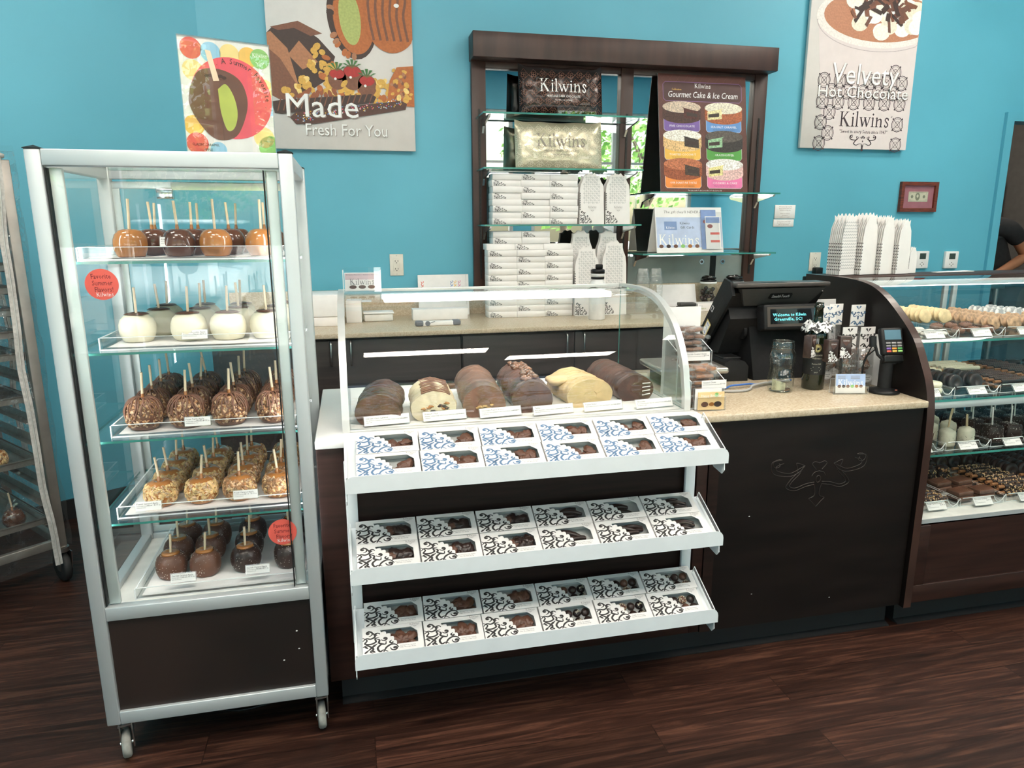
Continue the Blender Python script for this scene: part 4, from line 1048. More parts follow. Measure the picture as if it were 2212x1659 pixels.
def candy_mesh(kind, seed):
    b = MB(); rnd = random.Random(seed)
    if kind == 'cluster':
        m = MILK; b.blob((0, 0, .009), (.017, .013, .009), m, seed, .28, 1.7, 3)
        for k in range(2): b.blob((rnd.uniform(-.01, .01), rnd.uniform(-.008, .008), .010), (.009, .008, .008), m, seed + k * 3, .25, 1.8, 2)
    elif kind == 'dcluster':
        b.blob((0, 0, .009), (.018, .014, .009), DARK, seed, .25, 1.7, 3); b.blob((.004, .003, .011), (.011, .010, .008), DARK, seed + 3, .25, 1.7, 2)
    elif kind == 'mcluster':
        b.blob((0, 0, .009), (.018, .014, .009), MILK, seed, .25, 1.7, 3); b.blob((-.004, .002, .011), (.011, .010, .008), MILK, seed + 3, .25, 1.7, 2)
    elif kind == 'crunch':
        b.blob((0, 0, .010), (.017, .016, .010), DARK, seed, .2, 2.0, 3)
        chips(b, .015, .019, 60, .1, .97, (DARK,), .0035, rnd)
    elif kind == 'peel':
        pts = [V((-.036, 0, .005)), V((-.018, .003, .008)), V((0, .005, .009)), V((.018, .004, .008)), V((.036, 0, .005))]
        b.tube(pts, [.005, .0062, .0066, .006, .0048], DARK, 8)
    elif kind == 'truffle':
        c = [DARK, MILK, DARK, mat('black_truffle', (.016, .009, .008), .25)][seed % 4]
        b.lathe([(.0, .0), (.0115, 0), (.0125, .003), (.0115, .009), (.008, .0125), (.0, .014)], c, None, 18)
        if seed % 2:
            for k in range(4): x = -.006 + .004 * k; b.tube([(x, -.008, .0095), (x + .001, 0, .0142), (x + .002, .008, .0095)], .0009, MILKL if seed % 4 == 1 else WCHOC, 5)
        if seed % 5 == 0: chips(b, .0118, .014, 50, .2, .97, (NUTP, WCHOC), .0022, rnd)
    o = b.obj({'cluster': 'chocolate_cluster', 'mcluster': 'chocolate_cluster', 'dcluster': 'chocolate_cluster', 'crunch': 'chocolate_cluster', 'peel': 'orange_peel', 'truffle': 'truffle'}[kind])
    return o
_cm = {}
def candy(kind, v, M, label, group):
    if (kind, v) not in _cm: o = _cm[(kind, v)] = candy_mesh(kind, v + 2)
    else: o = _cm[(kind, v)].copy(); COL.objects.link(o)
    o.matrix_world = M
    return tag(o, label, 'chocolate', group)
TIER = ['top', 'middle', 'bottom']
rnd = random.Random(11)
bx = {}
CD = {'cluster': 'milk chocolate cluster', 'mcluster': 'brown chocolate turtle', 'dcluster': 'dark chocolate turtle', 'crunch': 'rough dark chocolate cluster', 'peel': 'dark chocolate orange peel', 'truffle': 'round truffle'}
for i, (z0, z1) in enumerate(LZ):
    F = frm((0, 1.742, z0 + .012), (1, 0, 0), (0, math.cos(TILT), math.sin(TILT)))
    x00 = [[-.012, -.010], [-.022, -.022], [-.020, -.012]][i]
    for row in (0, 1):
        for c in range(6):
            if i == 0: kind, line = 'cluster', ('Milk Chocolate Sea Salt Pecans', 'Net Wt. 8oz (227g)')
            elif i == 1:
                kind = ('dcluster' if c < 2 else 'crunch') if c < 3 and row == 0 else 'dcluster' if c < 3 else 'peel'
                line = ('Assorted Chocolate Turtles', 'Net Wt. 8oz (227g)') if c < 3 else ('Dark Chocolate Orange Peel', 'Net Wt. 8oz (227g)')
            else: kind = 'mcluster' if c < 3 else 'truffle'; line = ('TUTTLE™ Nut Caramels', 'Milk Chocolate Pecan') if c < 3 else ('Truffle Assortment', 'Net Wt. 5.6oz (160g)')
            col = 'blue' if i == 0 else 'black'
            key = (col, line)
            M = F @ T(x00[row] + c * .1685 + rnd.uniform(-.0008, .0008), .0148 + row * .0812 + rnd.uniform(-.0006, .0006), .0004) @ rotz(rnd.uniform(-.004, .004))
            where = ORD[c] + ' from left, ' + ('front' if row == 0 else 'rear') + ' row, ' + TIER[i] + ' rack shelf'
            if key not in bx: o = bx[key] = make_box(col, line)
            else: o = dup(bx[key])
            o.matrix_world = M
            tag(o, 'white box with ' + col + ' scrolls, ' + where, 'candy box', 'candy boxes on the ' + TIER[i] + ' rack shelf')
            lab = CD[kind] + ' in the box ' + where
            grp = CD[kind] + 's, ' + TIER[i] + ' shelf ' + ('front' if row == 0 else 'rear') + ' box ' + ORD[c]
            if kind == 'peel':
                for q in range(5): candy(kind, (q + c) % 4, M @ T(.098 + rnd.uniform(-.012, .012), .020 + .0095 * q, .002 + (.006 if q % 2 else 0)) @ rotz(rnd.uniform(-.35, .35)), lab, grp)
            elif kind == 'truffle':
                for q in range(8):
                    xx, yy = .062 + (q % 4) * .0265, .0285 + (q // 4) * .0275
                    candy(kind, (q * 3 + c * 5 + row) % 8, M @ T(xx + rnd.uniform(-.001, .001), yy, .0015) @ rotz(rnd.random() * .6), lab, grp)
            else:
                n = 7
                for q in range(n):
                    xx = (.078, .108, .139, .090, .120, .142, .105)[q] + rnd.uniform(-.003, .003); yy = (.022, .018, .022, .043, .042, .046, .062)[q] + rnd.uniform(-.002, .002)
                    if i == 0 and q in ((3, 6), (6,), (3,), (4, 6))[(c + row * 3) % 4]: continue
                    candy(kind if not (i == 1 and q == 3) else 'mcluster', (q + c * 2 + row) % 5, M @ T(min(xx, .1325), max(.0265, min(yy, .050)), .0042 + (.0025 if q > 2 else 0)) @ rotz(rnd.random() * 6) @ Matrix.Diagonal((1.08 * rnd.uniform(.88, 1.05),) * 2 + (.80, 1)), lab if not (i == 1 and q == 3) else lab.replace('dark', 'brown').replace('rough brown chocolate cluster', 'brown chocolate turtle'), grp)

# ---------------------------------------------------------------- back counter and cabinets
t = thing('back_counter', 'long beige quartz worktop with low backsplash along the turquoise wall', 'counter', (0, 0, 0))
b = MB(); b.rbox(-.66, 2.95, 3.495, 4.150, .890, .914, STONE, .003); b.obj('worktop', t)
b = MB(); b.rbox(-.66, 2.95, 4.150, 4.168, .89, 1.067, STONE, .002); b.obj('backsplash', t)
HAND = mat('satin_nickel', (.6, .58, .55), .3, 1.0, .03)
for k, (x0, x1) in enumerate(((-.66, .53), (.535, 1.73), (1.735, 2.93))):
    t = thing('base_cabinet', 'dark wood base cabinet under the back counter, ' + ('left end' if k == 0 else 'middle one' if k == 1 else 'right end by the register'), 'cabinet', (0, 0, 0), 0, 'dark cabinets under the back counter')
    b = MB(); b.box(x0, x1, 3.54, 4.15, .10, .888, CABWOOD); b.box(x0 + .002, x1 - .002, 3.60, 4.1, 0, .10, VINYL); b.obj('body', t)
    xm = (x0 + x1) / 2
    for s, (a, c) in enumerate(((x0 + .003, xm - .002), (xm + .002, x1 - .003))):
        b = MB(); b.rbox(a, c, 3.518, 3.538, .11, .878, CABWOOD, .002); d = b.obj('door', t)
        hx = c - .045 if s == 0 else a + .045
        b = MB(); b.tube([(hx, 3.518, .755), (hx, 3.497, .757), (hx, 3.492, .765), (hx, 3.492, .862), (hx, 3.497, .870), (hx, 3.518, .872)], .0045, HAND, 8); b.obj('handle', d)

# ---------------------------------------------------------------- mirrored shelf unit
t = thing('mirror_shelf_unit', 'dark wood wall unit with mirror back, cornice box and glass shelves', 'shelf unit', (0, 0, 0))
b = MB(); b.rbox(.70, 2.53, 4.03, 4.168, 2.312, 2.442, SHELFWOOD, .003); b.obj('cornice', t)
STAND = mat('slotted_standard', (.03, .028, .027), .4, .5)
for x0, x1 in ((.706, .786), (1.586, 1.662), (2.446, 2.528)):
    b = MB(); b.rbox(x0, x1, 4.128, 4.168, 1.069, 2.312, SHELFWOOD, .002); p = b.obj('stile', t)
    xm = x0 + .035; b = MB(); b.box(xm, xm + .012, 4.124, 4.128, 1.12, 2.06, STAND)
    for k in range(36): b.rect(xm + .004, xm + .008, 1.135 + .025 * k, 1.150 + .025 * k, BLACK, front(0, 4.1238, 0))
    b.obj('standard', p)
for x0, x1 in ((.786, 1.586), (1.662, 2.446)): b = MB(); b.rbox(x0, x1, 4.135, 4.168, 2.278, 2.312, SHELFWOOD, .002); b.obj('top_rail', t)
b = MB(); b.rect(.786, 1.586, 1.069, 2.278, MIRROR, front(0, 4.160, 0)); b.obj('mirror', t)
b = MB(); b.rect(1.662, 2.446, 1.235, 2.278, MIRROR, front(0, 4.160, 0)); b.obj('mirror', t)
b = MB(); b.box(1.662, 2.446, 4.150, 4.158, 1.069, 1.235, mat('grey_reflection', (.26, .30, .29), .35, 0, .04)); b.box(2.225, 2.265, 4.148, 4.150, 1.069, 1.235, BLACK)  # flat grey and black bar painted for what the lower mirror reflects
for x in (2.165, 2.31): b.cyl((x, 4.150, 1.198), (x, 4.144, 1.198), .016, CHROME, 16); b.cyl((x, 4.144, 1.198), (x, 4.142, 1.198), .009, GREYP, 12)
b.obj('reflection_panel', t)
def gshelf(x0, x1, z, y0):
    b = MB(); b.glassbox(x0, x1, y0, 4.128, z - .009, z, GLASS, GEDGE); o = b.obj('glass_shelf', t)
    for x in (x0 + .03, x1 - .04):
        b = MB(); b.prism([(4.126, z - .010), (4.126, z - .085), (4.112, z - .085), (4.085, z - .05), (y0 + .02, z - .022), (y0 + .005, z - .010)], .012, CHROME, frm((x + .012, 0, 0), (0, 1, 0), (0, 0, 1))); b.obj('bracket', o)
for z in (2.015, 1.732, 1.43): gshelf(.728, 1.645, z, 3.895)
gshelf(1.692, 2.522, 1.611, 3.895); gshelf(1.660, 2.522, 1.262, 3.895)

# foil pouches of chocolate
def pouch(x0, x1, z0, z1, y, pal, words, label, lean):
    base, ink, plate, inkp = pal
    t = thing('chocolate_pouch', label, 'chocolate bag', ((x0 + x1) / 2, y, z0), 0)
    w, h = x1 - x0, z1 - z0
    nu, nv = 30, 20; vs = []
    def P(u, v, s):
        e = (1 - abs(2 * u - 1) ** 4) * (1 - abs(2 * v - 1) ** 4)
        wr = noise.noise(V((u * 9, v * 7, s + x0))) * .006 + noise.noise(V((u * 26, v * 4, s * 3))) * .0025
        return V(((u - .5) * w * (1 - .03 * abs(2 * v - 1) ** 2 * 0), -s * (.045 * e ** .6) + wr * e + lean * v, max(.001, v * h + .006 * noise.noise(V((u * 5, v, 9))) * (1 if v > .5 else 0) + (.012 * (2 * u - 1) ** 4 if v > .9 else 0))))
    b = MB()
    for s in (1, -1):
        g = [P(i / nu, j / nv, s) for j in range(nv + 1) for i in range(nu + 1)]
        f = [(j * (nu + 1) + i, j * (nu + 1) + i + 1, (j + 1) * (nu + 1) + i + 1, (j + 1) * (nu + 1) + i) for j in range(nv) for i in range(nu)]
        b.add(g, f if s > 0 else [q[::-1] for q in f], base, smooth=True)
    b.obj('bag', t)
    # printed front follows the swelling
    pr = MB()
    F = Matrix()
    step = .052
    for i in range(-1, int(w / step) + 1):
        for j in range(-1, int(h / step) + 1):
            cx, cy = (i + .5 + .5 * (j % 2)) * step, (j + .5) * step * .9
            for q in range(4):
                a = PI / 2 * q + PI / 4
                pr.ribbon(spiral(cx + .010 * math.cos(a), cy + .010 * math.sin(a), .009, .003, a + PI, a + PI * 2.7, 9), .0024, ink)
            pr.ribbon([(cx + step * .48 * math.cos(a), cy + step * .48 * math.sin(a)) for a in [PI / 2 * k for k in range(5)]], .0022, ink)
    pr.rect(w * .19, w * .82, h * .22, h * .76, plate, dz=.0008)
    serif_word(pr, inkp, Matrix(), .08, w * .505, h * .47, .0016, 'C', w * .56)
    pr.text(words[0], .0175, inkp, x=w * .505, y=h * .36, dz=.0016, align='C', width=w * .40, res=1); pr.text(words[1], .011, inkp, x=w * .505, y=h * .29, dz=.0016, align='C', width=w * .2, res=1)
    for q in range(len(pr.v)):
        v = pr.v[q]; u, k = min(.995, max(.005, v.x / w)), min(.98, max(.02, v.y / h)); p = P(u, k, 1); pr.v[q] = V((p.x, p.y - .0016 - v.z, p.z))
    pr.obj('print', t)
    return t
FDK = mat('dark_foil', (.020, .011, .010), .22, .3, .3, 8, bump=.15, bscale=14); FBR = mat('copper_print', (.16, .075, .05), .35, .3)
FWH = mat('champagne_foil', (.62, .56, .40), .25, .35, .12, 8, bump=.15, bscale=14); FWI = mat('pale_print', (.75, .70, .56), .4, .2); FPL = mat('cream_plate', (.70, .66, .52), .4)
pouch(.945, 1.425, 2.0155, 2.275, 3.99, (FDK, FBR, mat('dark_plate', (.012, .010, .010), .3), INKW), ('HERITAGE DARK CHOCOLATE', 'Net Wt. 10lb (4.54kg)'), 'large dark patterned chocolate pouch on the upper glass shelf before the mirror', .035)
pouch(.925, 1.430, 1.7325, 1.985, 3.99, (FWH, FWI, FPL, mat('taupe_ink', (.25, .22, .19), .5)), ('HERITAGE WHITE CHOCOLATE', 'Net Wt. 10lb (4.54kg)'), 'large champagne white chocolate pouch on the second glass shelf', .035)
b = MB(); b.glassbox(-.11, .11, 0, .002, 0, .04, ACRYL, ACEDGE); b.box(-.11, .11, 0, .04, 0, .002, ACRYL); o = b.obj('shelf_label_holder', None, (1.25, 3.905, 2.0155)); tag(o, 'clear label holder in front of the dark chocolate pouch', 'label holder')

# white cartons
def carton(lace_on):
    t = thing('white_carton', '', 'carton', (0, 0, 0))
    b = MB(); b.rbox(0, .1635, 0, .11, 0, .0335, CARD, .0012, 1); b.obj('box', t)
    if lace_on:
        b = MB(); F = front(0, -.0003, 0)
        lace(b, INK, F @ Matrix.Diagonal((1.6, .66, 1, 1)), .046, .004, .002, 0, .05); b.obj('print', t)
    return t
CB = {}
def put_carton(x, y, z, lace_on, label, group):
    if lace_on not in CB: o = CB[lace_on] = carton(lace_on)
    else: o = dup(CB[lace_on])
    o.location = (x, y, z); tag(o, label, 'carton', group)
rnd = random.Random(3)
LYR = ['bottom'] + [k for k in ORD[1:]]
for j in range(8):
    for c in range(3):
        put_carton(.781 + c * .1645 + .002 * (j % 3), 3.945 + rnd.uniform(-.006, .006), 1.4303 + j * .0342, (j + c) % 2 == 0,
                   ('scroll printed' if (j + c) % 2 == 0 else 'plain') + ' white carton, ' + ORD[c] + ' column, ' + ORD[j] + ' layer up on glass shelf', 'cartons on the third glass shelf')
for j in range(14):
    for c in range(3):
        if j > 11 and c == 2: continue
        x = (.748 if j < 12 else .785) + c * .1645
        y = (3.905 if j < 11 else 3.945)
        put_carton(x, y + rnd.uniform(-.005, .005), .9143 + j * .0342, (j + c) % 2 == 0,
                   ('scroll printed' if (j + c) % 2 == 0 else 'plain') + ' white carton, ' + ORD[c] + ' column, ' + ORD[j] + ' layer up on counter', 'cartons stacked on the back counter')

LAT = mat('lattice_grey', (.42, .43, .43), .5)
def gable_bag(w, h, d):
    """tall tapering card bag with scalloped arch top and a lattice panel"""
    t = thing('gable_bag', '', 'gift bag', (0, 0, 0))
    arch = [(-w / 2, 0), (w / 2, 0), (w / 2 * .96, h * .70), (w / 2 * .90, h * .80), (w * .36, h * .88), (w * .33, h * .93)]
    top = []
    for k in range(7): x = w * .33 - w * .66 * k / 6; top.append((x, h * (.955 + .045 * math.cos(PI * (x / (w * .66)))) + (.0 if k % 2 else .012)))
    arch += top + [(-w * .33, h * .93), (-w * .36, h * .88), (-w / 2 * .90, h * .80), (-w / 2 * .96, h * .70)]
    b = MB(); lean = R(-4)
    b.prism(arch, .0015, CARD, Matrix.Rotation(0, 4, 'X') @ frm((0, 0, 0), (1, 0, 0), (0, math.sin(R(4)), math.cos(R(4))))); b.obj('front_panel', t)
    b = MB(); b.prism(arch, .0015, CARD, frm((0, d, 0), (1, 0, 0), (0, -math.sin(R(4)), math.cos(R(4))))); b.obj('back_panel', t)
    for s in (-1, 1):
        b = MB(); x = s * (w / 2 - .002)
        b.add([(x, .002, .001), (x, d - .002, .001), (x * .96, d - .05, h * .66), (x * .96, .05, h * .66)], [(0, 1, 2, 3)], CARD); b.obj('side_panel', t)
    b = MB(); F = frm((0, -.0006, 0), (1, 0, 0), (0, math.sin(R(4)), math.cos(R(4))))
    x0, x1, y0, y1 = -w * .30, w * .30, h * .44, h * .95
    st = w * .085
    for i in range(int((x1 - x0) / st) + 1):
        for j in range(int((y1 - y0) / st) + 1):
            cx, cy = x0 + i * st, y0 + j * st
            if abs(cx) > w * .30 * (1 if cy < h * .85 else .95): continue
            if (i + j) % 2 == 0:
                b.ribbon([(cx - st * .42, cy), (cx, cy + st * .42), (cx + st * .42, cy), (cx, cy - st * .42), (cx - st * .42, cy)], st * .16, LAT, F)
                b.poly([(cx - st * .14, cy), (cx, cy - st * .14), (cx + st * .14, cy), (cx, cy + st * .14)], LAT, F)
            else: b.ribbon([(cx - st * .30, cy - st * .30), (cx + st * .30, cy + st * .30)], st * .14, LAT, F)
    for k in range(10): b.disc((-w * .475, h * (.30 + .036 * k)), w * .018, INK, F, 8, .0002, w * .028, .7)
    serif_word(b, INKG, F, w * .09, .02 * w, h * .33, .0002, 'C', w * .33); b.ribbon([(-.13 * w, h * .315), (.17 * w, h * .315)], .0006, INKG, F); fleuron(b, INKG, F, w * .06, .02 * w, h * .285, .0002, .12)
    lace(b, INK, F, w * .50, -w * .49, .003, .0002, .05)
    b.obj('print', t)
    return t
g1 = gable_bag(.148, .275, .09); g1.location = (1.365, 3.955, 1.4303); tag(g1, 'white patterned gable bag beside the cartons on the third glass shelf', 'gift bag', 'gable bags on the third glass shelf')
dup(g1, (1.522, 3.955, 1.4303), (0, 0, R(-2)), 'white patterned gable bag by the center post on the third glass shelf')
g2 = gable_bag(.150, .475, .09); g2.location = (1.322, 3.985, .9143); tag(g2, 'tall gable bag standing behind, next to the stacked cartons', 'gift bag', 'gable bags on the back counter')
dup(g2, (1.490, 3.985, .9143), (0, 0, 0), 'tall gable bag standing behind, by the center post')
g3 = gable_bag(.150, .385, .075); g3.location = (1.322, 3.88, .9143); tag(g3, 'shorter gable bag in front, next to the stacked cartons', 'gift bag', 'gable bags on the back counter')
dup(g3, (1.488, 3.885, .9143), (0, 0, R(-3)), 'shorter gable bag in front, behind the white bottle').scale = (1, 1, 1.08)
t = thing('water_bottle', 'white insulated water bottle with a black cap on the back counter', 'bottle', (1.322, 3.715, .9143))
b = MB(); b.lathe([(0, 0), (.043, 0), (.0455, .004), (.0455, .19), (.043, .203), (.034, .214), (.0335, .222), (0, .222)], mat('white_enamel', (.85, .84, .83), .4), None, 32); b.obj('body', t)
b = MB(); b.lathe([(.034, .222), (.037, .223), (.037, .233), (.034, .234)], BLACK, None, 28); b.lathe([(.0335, .2345), (.0365, .235), (.0365, .252), (.0335, .253)], mat('white_cap_band', (.8, .79, .78), .4), None, 28); b.obj('collar', t)
b = MB(); b.lathe([(.0, .253), (.0385, .253), (.0385, .272), (.030, .276), (0, .276)], BLACK, None, 28); b.rbox(-.012, .026, -.013, .013, .275, .302, BLACK, .006); b.obj('cap', t)

# poster and gift card easel on the right-hand glass shelves
t = thing('cake_poster', 'brown gourmet cake and ice cream poster leaning on the mirror shelf', 'poster', (0, 0, 0))
PF = frm((1.805, 4.005, 1.6135), (1, 0, 0), (0, .115, .69)); PWd, PH = .565, .685
b = MB(); b.prism([(0, 0), (PWd, 0), (PWd, PH), (0, PH)], .005, PAPER, PF @ T(0, 0, 0)); b.obj('board', t)
b = MB(); PBR = mat('poster_brown', srgb(92, 50, 42), .5); b.rect(0, PWd, 0, PH, PBR, PF, .0006)
PBL = mat('poster_brown_line', srgb(112, 66, 56), .5)
for k in range(-12, 14):
    for s in (1, -1):
        x0 = k * .05; pts = []
        a, c = (x0, 0), (x0 + s * PH * .8, PH)
        tt = [q for q in [i / 30 for i in range(31)] if 0 <= a[0] + (c[0] - a[0]) * q <= PWd]
        if len(tt) > 2: b.ribbon([(a[0] + (c[0] - a[0]) * q, PH * q) for q in (tt[0], tt[-1])], .0016, PBL, PF, .0009)
PUR = mat('poster_purple_line', srgb(140, 100, 150), .5)
fr_ = [(.03, .545), (.045, .530), (PWd - .045, .530), (PWd - .03, .545), (PWd - .03, .625), (PWd - .045, .64), (.045, .64), (.03, .625)]
b.poly(fr_, mat('poster_dark_brown', srgb(70, 36, 34), .5), PF, .0012); b.ribbon(fr_ + [fr_[0]], .003, PUR, PF, .0014)
serif_word(b, INKW, PF, .026, PWd * .5, .608, .0016, 'C', .105)
b.text('Gourmet Cake & Ice Cream', .05, INKW, PF, x=PWd / 2, y=.552, dz=.0016, align='C', width=.45, shear=.18); b.text('Celebration', .016, YEL, PF, x=.085, y=.592, dz=.0016, res=1, sx=.8)
b.text('Two sizes each: 6" cake (serves 8) & 10" cake (serves 20)', .010, INKW, PF, x=PWd / 2, y=.008, dz=.0016, align='C', width=.22, res=1)
PCOL = [('FIVE CHOCOLATE', srgb(120, 90, 160), 'choc'), ('SEA-SALT CARAMEL', srgb(95, 145, 205), 'nut'), ('TOASTED COCONUT', srgb(235, 185, 80), 'coco'), ('GRASSHOPPER', srgb(85, 160, 70), 'dark'), ('OUR SIGNATURE TURTLE', srgb(235, 140, 60), 'turt'), ('COOKIES & CAKE', srgb(230, 120, 170), 'cook')]
CKC = {'choc': (srgb(75, 48, 42), srgb(205, 185, 165), srgb(80, 40, 34)), 'nut': (srgb(170, 95, 60), srgb(235, 220, 200), srgb(235, 215, 165)), 'coco': (srgb(225, 185, 130), srgb(245, 232, 215), srgb(60, 50, 45)), 'dark': (srgb(52, 46, 44), srgb(90, 82, 76), srgb(150, 190, 150)), 'turt': (srgb(150, 80, 50), srgb(185, 110, 75), srgb(70, 55, 45)), 'cook': (srgb(225, 185, 180), srgb(248, 238, 228), srgb(235, 215, 150))}
for k, (nm, pc, ck) in enumerate(PCOL):
    cx, y0 = (.145 if k % 2 == 0 else .415), .355 - .165 * (k // 2)
    M1 = mat('label_' + nm.split()[-1].lower(), pc, .5)
    pl = [(cx - .115, y0 + .012), (cx - .105, y0), (cx + .105, y0), (cx + .115, y0 + .012), (cx + .115, y0 + .125), (cx + .105, y0 + .137), (cx - .105, y0 + .137), (cx - .115, y0 + .125)]
    b.poly(pl, M1, PF, .0012); b.ribbon(pl + [pl[0]], .0015, INKW, PF, .0013)
    b.text(nm, .017, INKW, PF, x=cx, y=y0 + .025, dz=.0018, align='C', width=min(.17, .0115 * len(nm)), res=1)
    for q, tl in enumerate(('Rich and creamy, this ice cream cake is almost', 'a fan favorite for your celebration')): b.text(tl, .006, INK, PF, x=cx, y=y0 + .0145 - .007 * q, dz=.0018, align='C', width=.14, res=1)
    side, topc, cut = (mat('cake_%s_%d' % (ck, q), CKC[ck][q], .6, 0, .35, 120) for q in range(3))
    rx, ry, hh, yb = .122, .034, .060, y0 + .080
    e = lambda a, yy: (cx + rx * math.cos(a), yy + ry * math.sin(a))
    b.poly([e(PI + PI * i / 16, yb) for i in range(17)] + [e(PI * 2 - PI * i / 16, yb + hh) for i in range(17)], side, PF, .0020)
    b.disc((cx, yb + hh), rx, topc, PF, 32, .0024, ry)
    s = 1 if k in (0, 2, 4) else -1
    b.poly([(cx, yb + hh), (cx + s * .10, yb + hh - .024), (cx + s * .045, yb + hh - .033)][::s], cut, PF, .0026)
    w4 = [(cx + s * .012, yb + hh - .004), (cx + s * .105, yb + hh - .022), (cx + s * .105, yb - .012), (cx + s * .012, yb - .002)]
    b.poly(w4[::-1] if s > 0 else w4, cut, PF, .0027)
    w5 = [(cx + s * .030, yb + hh - .028), (cx + s * .100, yb + hh - .038), (cx + s * .100, yb + .004), (cx + s * .030, yb + .010)]
    b.poly(w5[::-1] if s > 0 else w5, mat('cake_filling', srgb(60, 45, 40), .6), PF, .0029)
b.obj('print', t)
t = thing('gift_card_easel', 'white easel sign for gift cards on the lower right glass shelf', 'sign', (0, 0, 0))
GF = frm((1.765, 3.935, 1.2645), (1, 0, 0), (0, .24, 1)); gw, gh = .43, .27
b = MB(); b.prism([(0, 0), (gw, 0), (gw, gh), (0, gh)], .004, PAPER, GF); b.prism([(0, 0), (gw, 0), (gw, gh * .98), (0, gh * .98)], .003, PAPER, frm((1.765, 4.075, 1.2645), (1, 0, 0), (0, -.27, 1))); b.obj('board', t)
b = MB(); SKY = mat('gift_print_blue', srgb(185, 200, 228), .5)
b.rect(.005, gw - .005, .03, gh * .78, SKY, GF, .0005); b.text("The gift they'll NEVER return!", .021, INKG, GF, x=.055, y=gh * .87, dz=.0008, width=.30, shear=.2)
b.text('Kilwins', .022, mat('gift_text', srgb(60, 65, 90), .5), GF, x=.155, y=.168, dz=.0008, res=1); b.text('Gift Cards', .022, MATS['gift_text'], GF, x=.155, y=.143, dz=.0008, res=1)
b.rect(.055, .135, .135, .185, mat('gift_card_blue', srgb(120, 145, 190), .5), GF @ T(0, 0, 0) @ rotz(.0), .0009); serif_word(b, INKW, GF, .014, .095, .142, .0012, 'C', .06)
serif_word(b, INKW, GF, .07, .145, .045, .0010, 'C', .26)
for k in range(6): b.disc((.03 + .046 * k, .038), .014, (MILK, DARK, MILK, GRN, CARAMEL, MILKL)[k], GF, 14, .0014, .011)
b.obj('print', t)
b = MB(); b.glassbox(.285, .40, .015, .20, .012, .014, ACRYL, ACEDGE, GF); b.glassbox(.31, .425, .015, .24, .003, .004, ACRYL, ACEDGE, GF); b.obj('pocket', t)
for k, (dx, h) in enumerate(((.29, .235), (.315, .195))):
    b = MB(); M2 = GF @ T(dx, .018, .0045 + .0035 * k)
    b.box(0, .098, 0, h, 0, .002, mat('leaflet_blue', srgb(120, 145, 195), .5) if k == 0 else PAPER, M2); b.rect(.004, .094, h * .80, h - .004, mat('leaflet_head', srgb(130, 155, 205), .5), M2, .0022)
    b.disc((.03, h * .70), .018, mat('leaflet_red', srgb(140, 60, 60), .5), M2, 14, .0024, .012)
    for q in range(4): b.rect(.03, .09, h * (.56 - .12 * q), h * (.63 - .12 * q), PAPER if q % 2 == 0 else RED, M2, .0024)
    tag(b.obj('leaflet'), 'folded ' + ('blue leaflet standing behind' if k == 0 else 'white leaflet in front') + ' in the pocket of the gift card easel', 'leaflet', 'leaflets in the gift card easel')
# clear cellophane bags under the lower shelf
CELLO = sheer('cellophane', (.93, .95, .95), f0=.09, bump=.5, bscale=40, haze=.06)
for k, x in enumerate((1.702, 1.790)):
    t = thing('cellophane_bag', 'clear printed cellophane bag standing under the lower right shelf, ' + ('left one' if k == 0 else 'right one with white print'), 'bag', (x, 3.98 + .01 * k, .9143), 0, 'cellophane bags')
    b = MB(); rg = []
    for z, sx, sy in ((0, .036, .026), (.02, .040, .03), (.16, .041, .03), (.24, .040, .026), (.30, .036, .015), (.335, .030, .006)):
        rg.append([((sx * (1 + .06 * noise.noise(V((j, z * 9, k))))) * math.copysign(abs(math.cos(a)) ** .6, math.cos(a)), sy * math.copysign(abs(math.sin(a)) ** .6, math.sin(a)), z) for j in range(24) for a in [2 * PI * j / 24]])
    b.loft(rg, CELLO); b.obj('bag', t)
    b = MB()
    for q in range(5):
        for r in range(4): b.ribbon([(-.03 + .012 * q, .02 + r * .013 + .05), (-.024 + .012 * q, .028 + r * .013 + .05), (-.018 + .012 * q, .02 + r * .013 + .05)], .0012, INKW, front(0, -.032, 0))
    serif_word(b, INKW, front(0, -.0325, 0), .01, 0, .16, 0, 'C', .045); b.obj('print', t); t.scale = (1, 1, .77)
for k, x in enumerate((2.185, 2.362)):
    t = thing('candy_jar', 'glass jar of dark candy with black lid, ' + ('left of the two on the back counter' if k == 0 else 'right of the two behind the register'), 'jar', (x, 4.082, .9143), 0, 'dark candy jars')
    t.scale = (1, 1, 1.28)
    s = 1.0 if k == 0 else 1.18
    b = MB(); b.lathe([(0, 0), (.050 * s, 0), (.056 * s, .006), (.056 * s, .10), (.050 * s, .112), (.050 * s, .124)], GLASS, None, 28); b.obj('glass', t)
    b = MB(); b.lathe([(.050 * s, .119), (.0525 * s, .120), (.0525 * s, .127), (.050 * s, .128)], ACEDGE, None, 28); b.lathe([(0, .127), (.049 * s, .127), (.049 * s, .136), (0, .138)], BLACK, None, 28)
    b.obj('lid', t)
    b = MB()
    rr = random.Random(k)
    for q in range(34): a = rr.random() * 6.28; d = math.sqrt(rr.random()) * .040 * s; b.blob((d * math.cos(a), d * math.sin(a), .012 + .088 * q / 34), (.013, .012, .010), DARK, q, .12, 1.5, 2)
    o = b.obj('candy', t); o['kind'] = 'stuff'
    b = MB(); b.blob((0, 0, .145), (.040 * s, .03, .012), mat('black_wrapped_bar', (.02, .018, .018), .25), k, .3, 2.5, 3); b.obj('wrapped_bar', t)
t = thing('glove_box', 'white and green box of vinyl gloves on the back counter', 'box', (2.03, 3.905, .9143), R(4))
b = MB(); b.rbox(0, .225, 0, .095, 0, .048, CARD, .002); b.obj('carton', t)
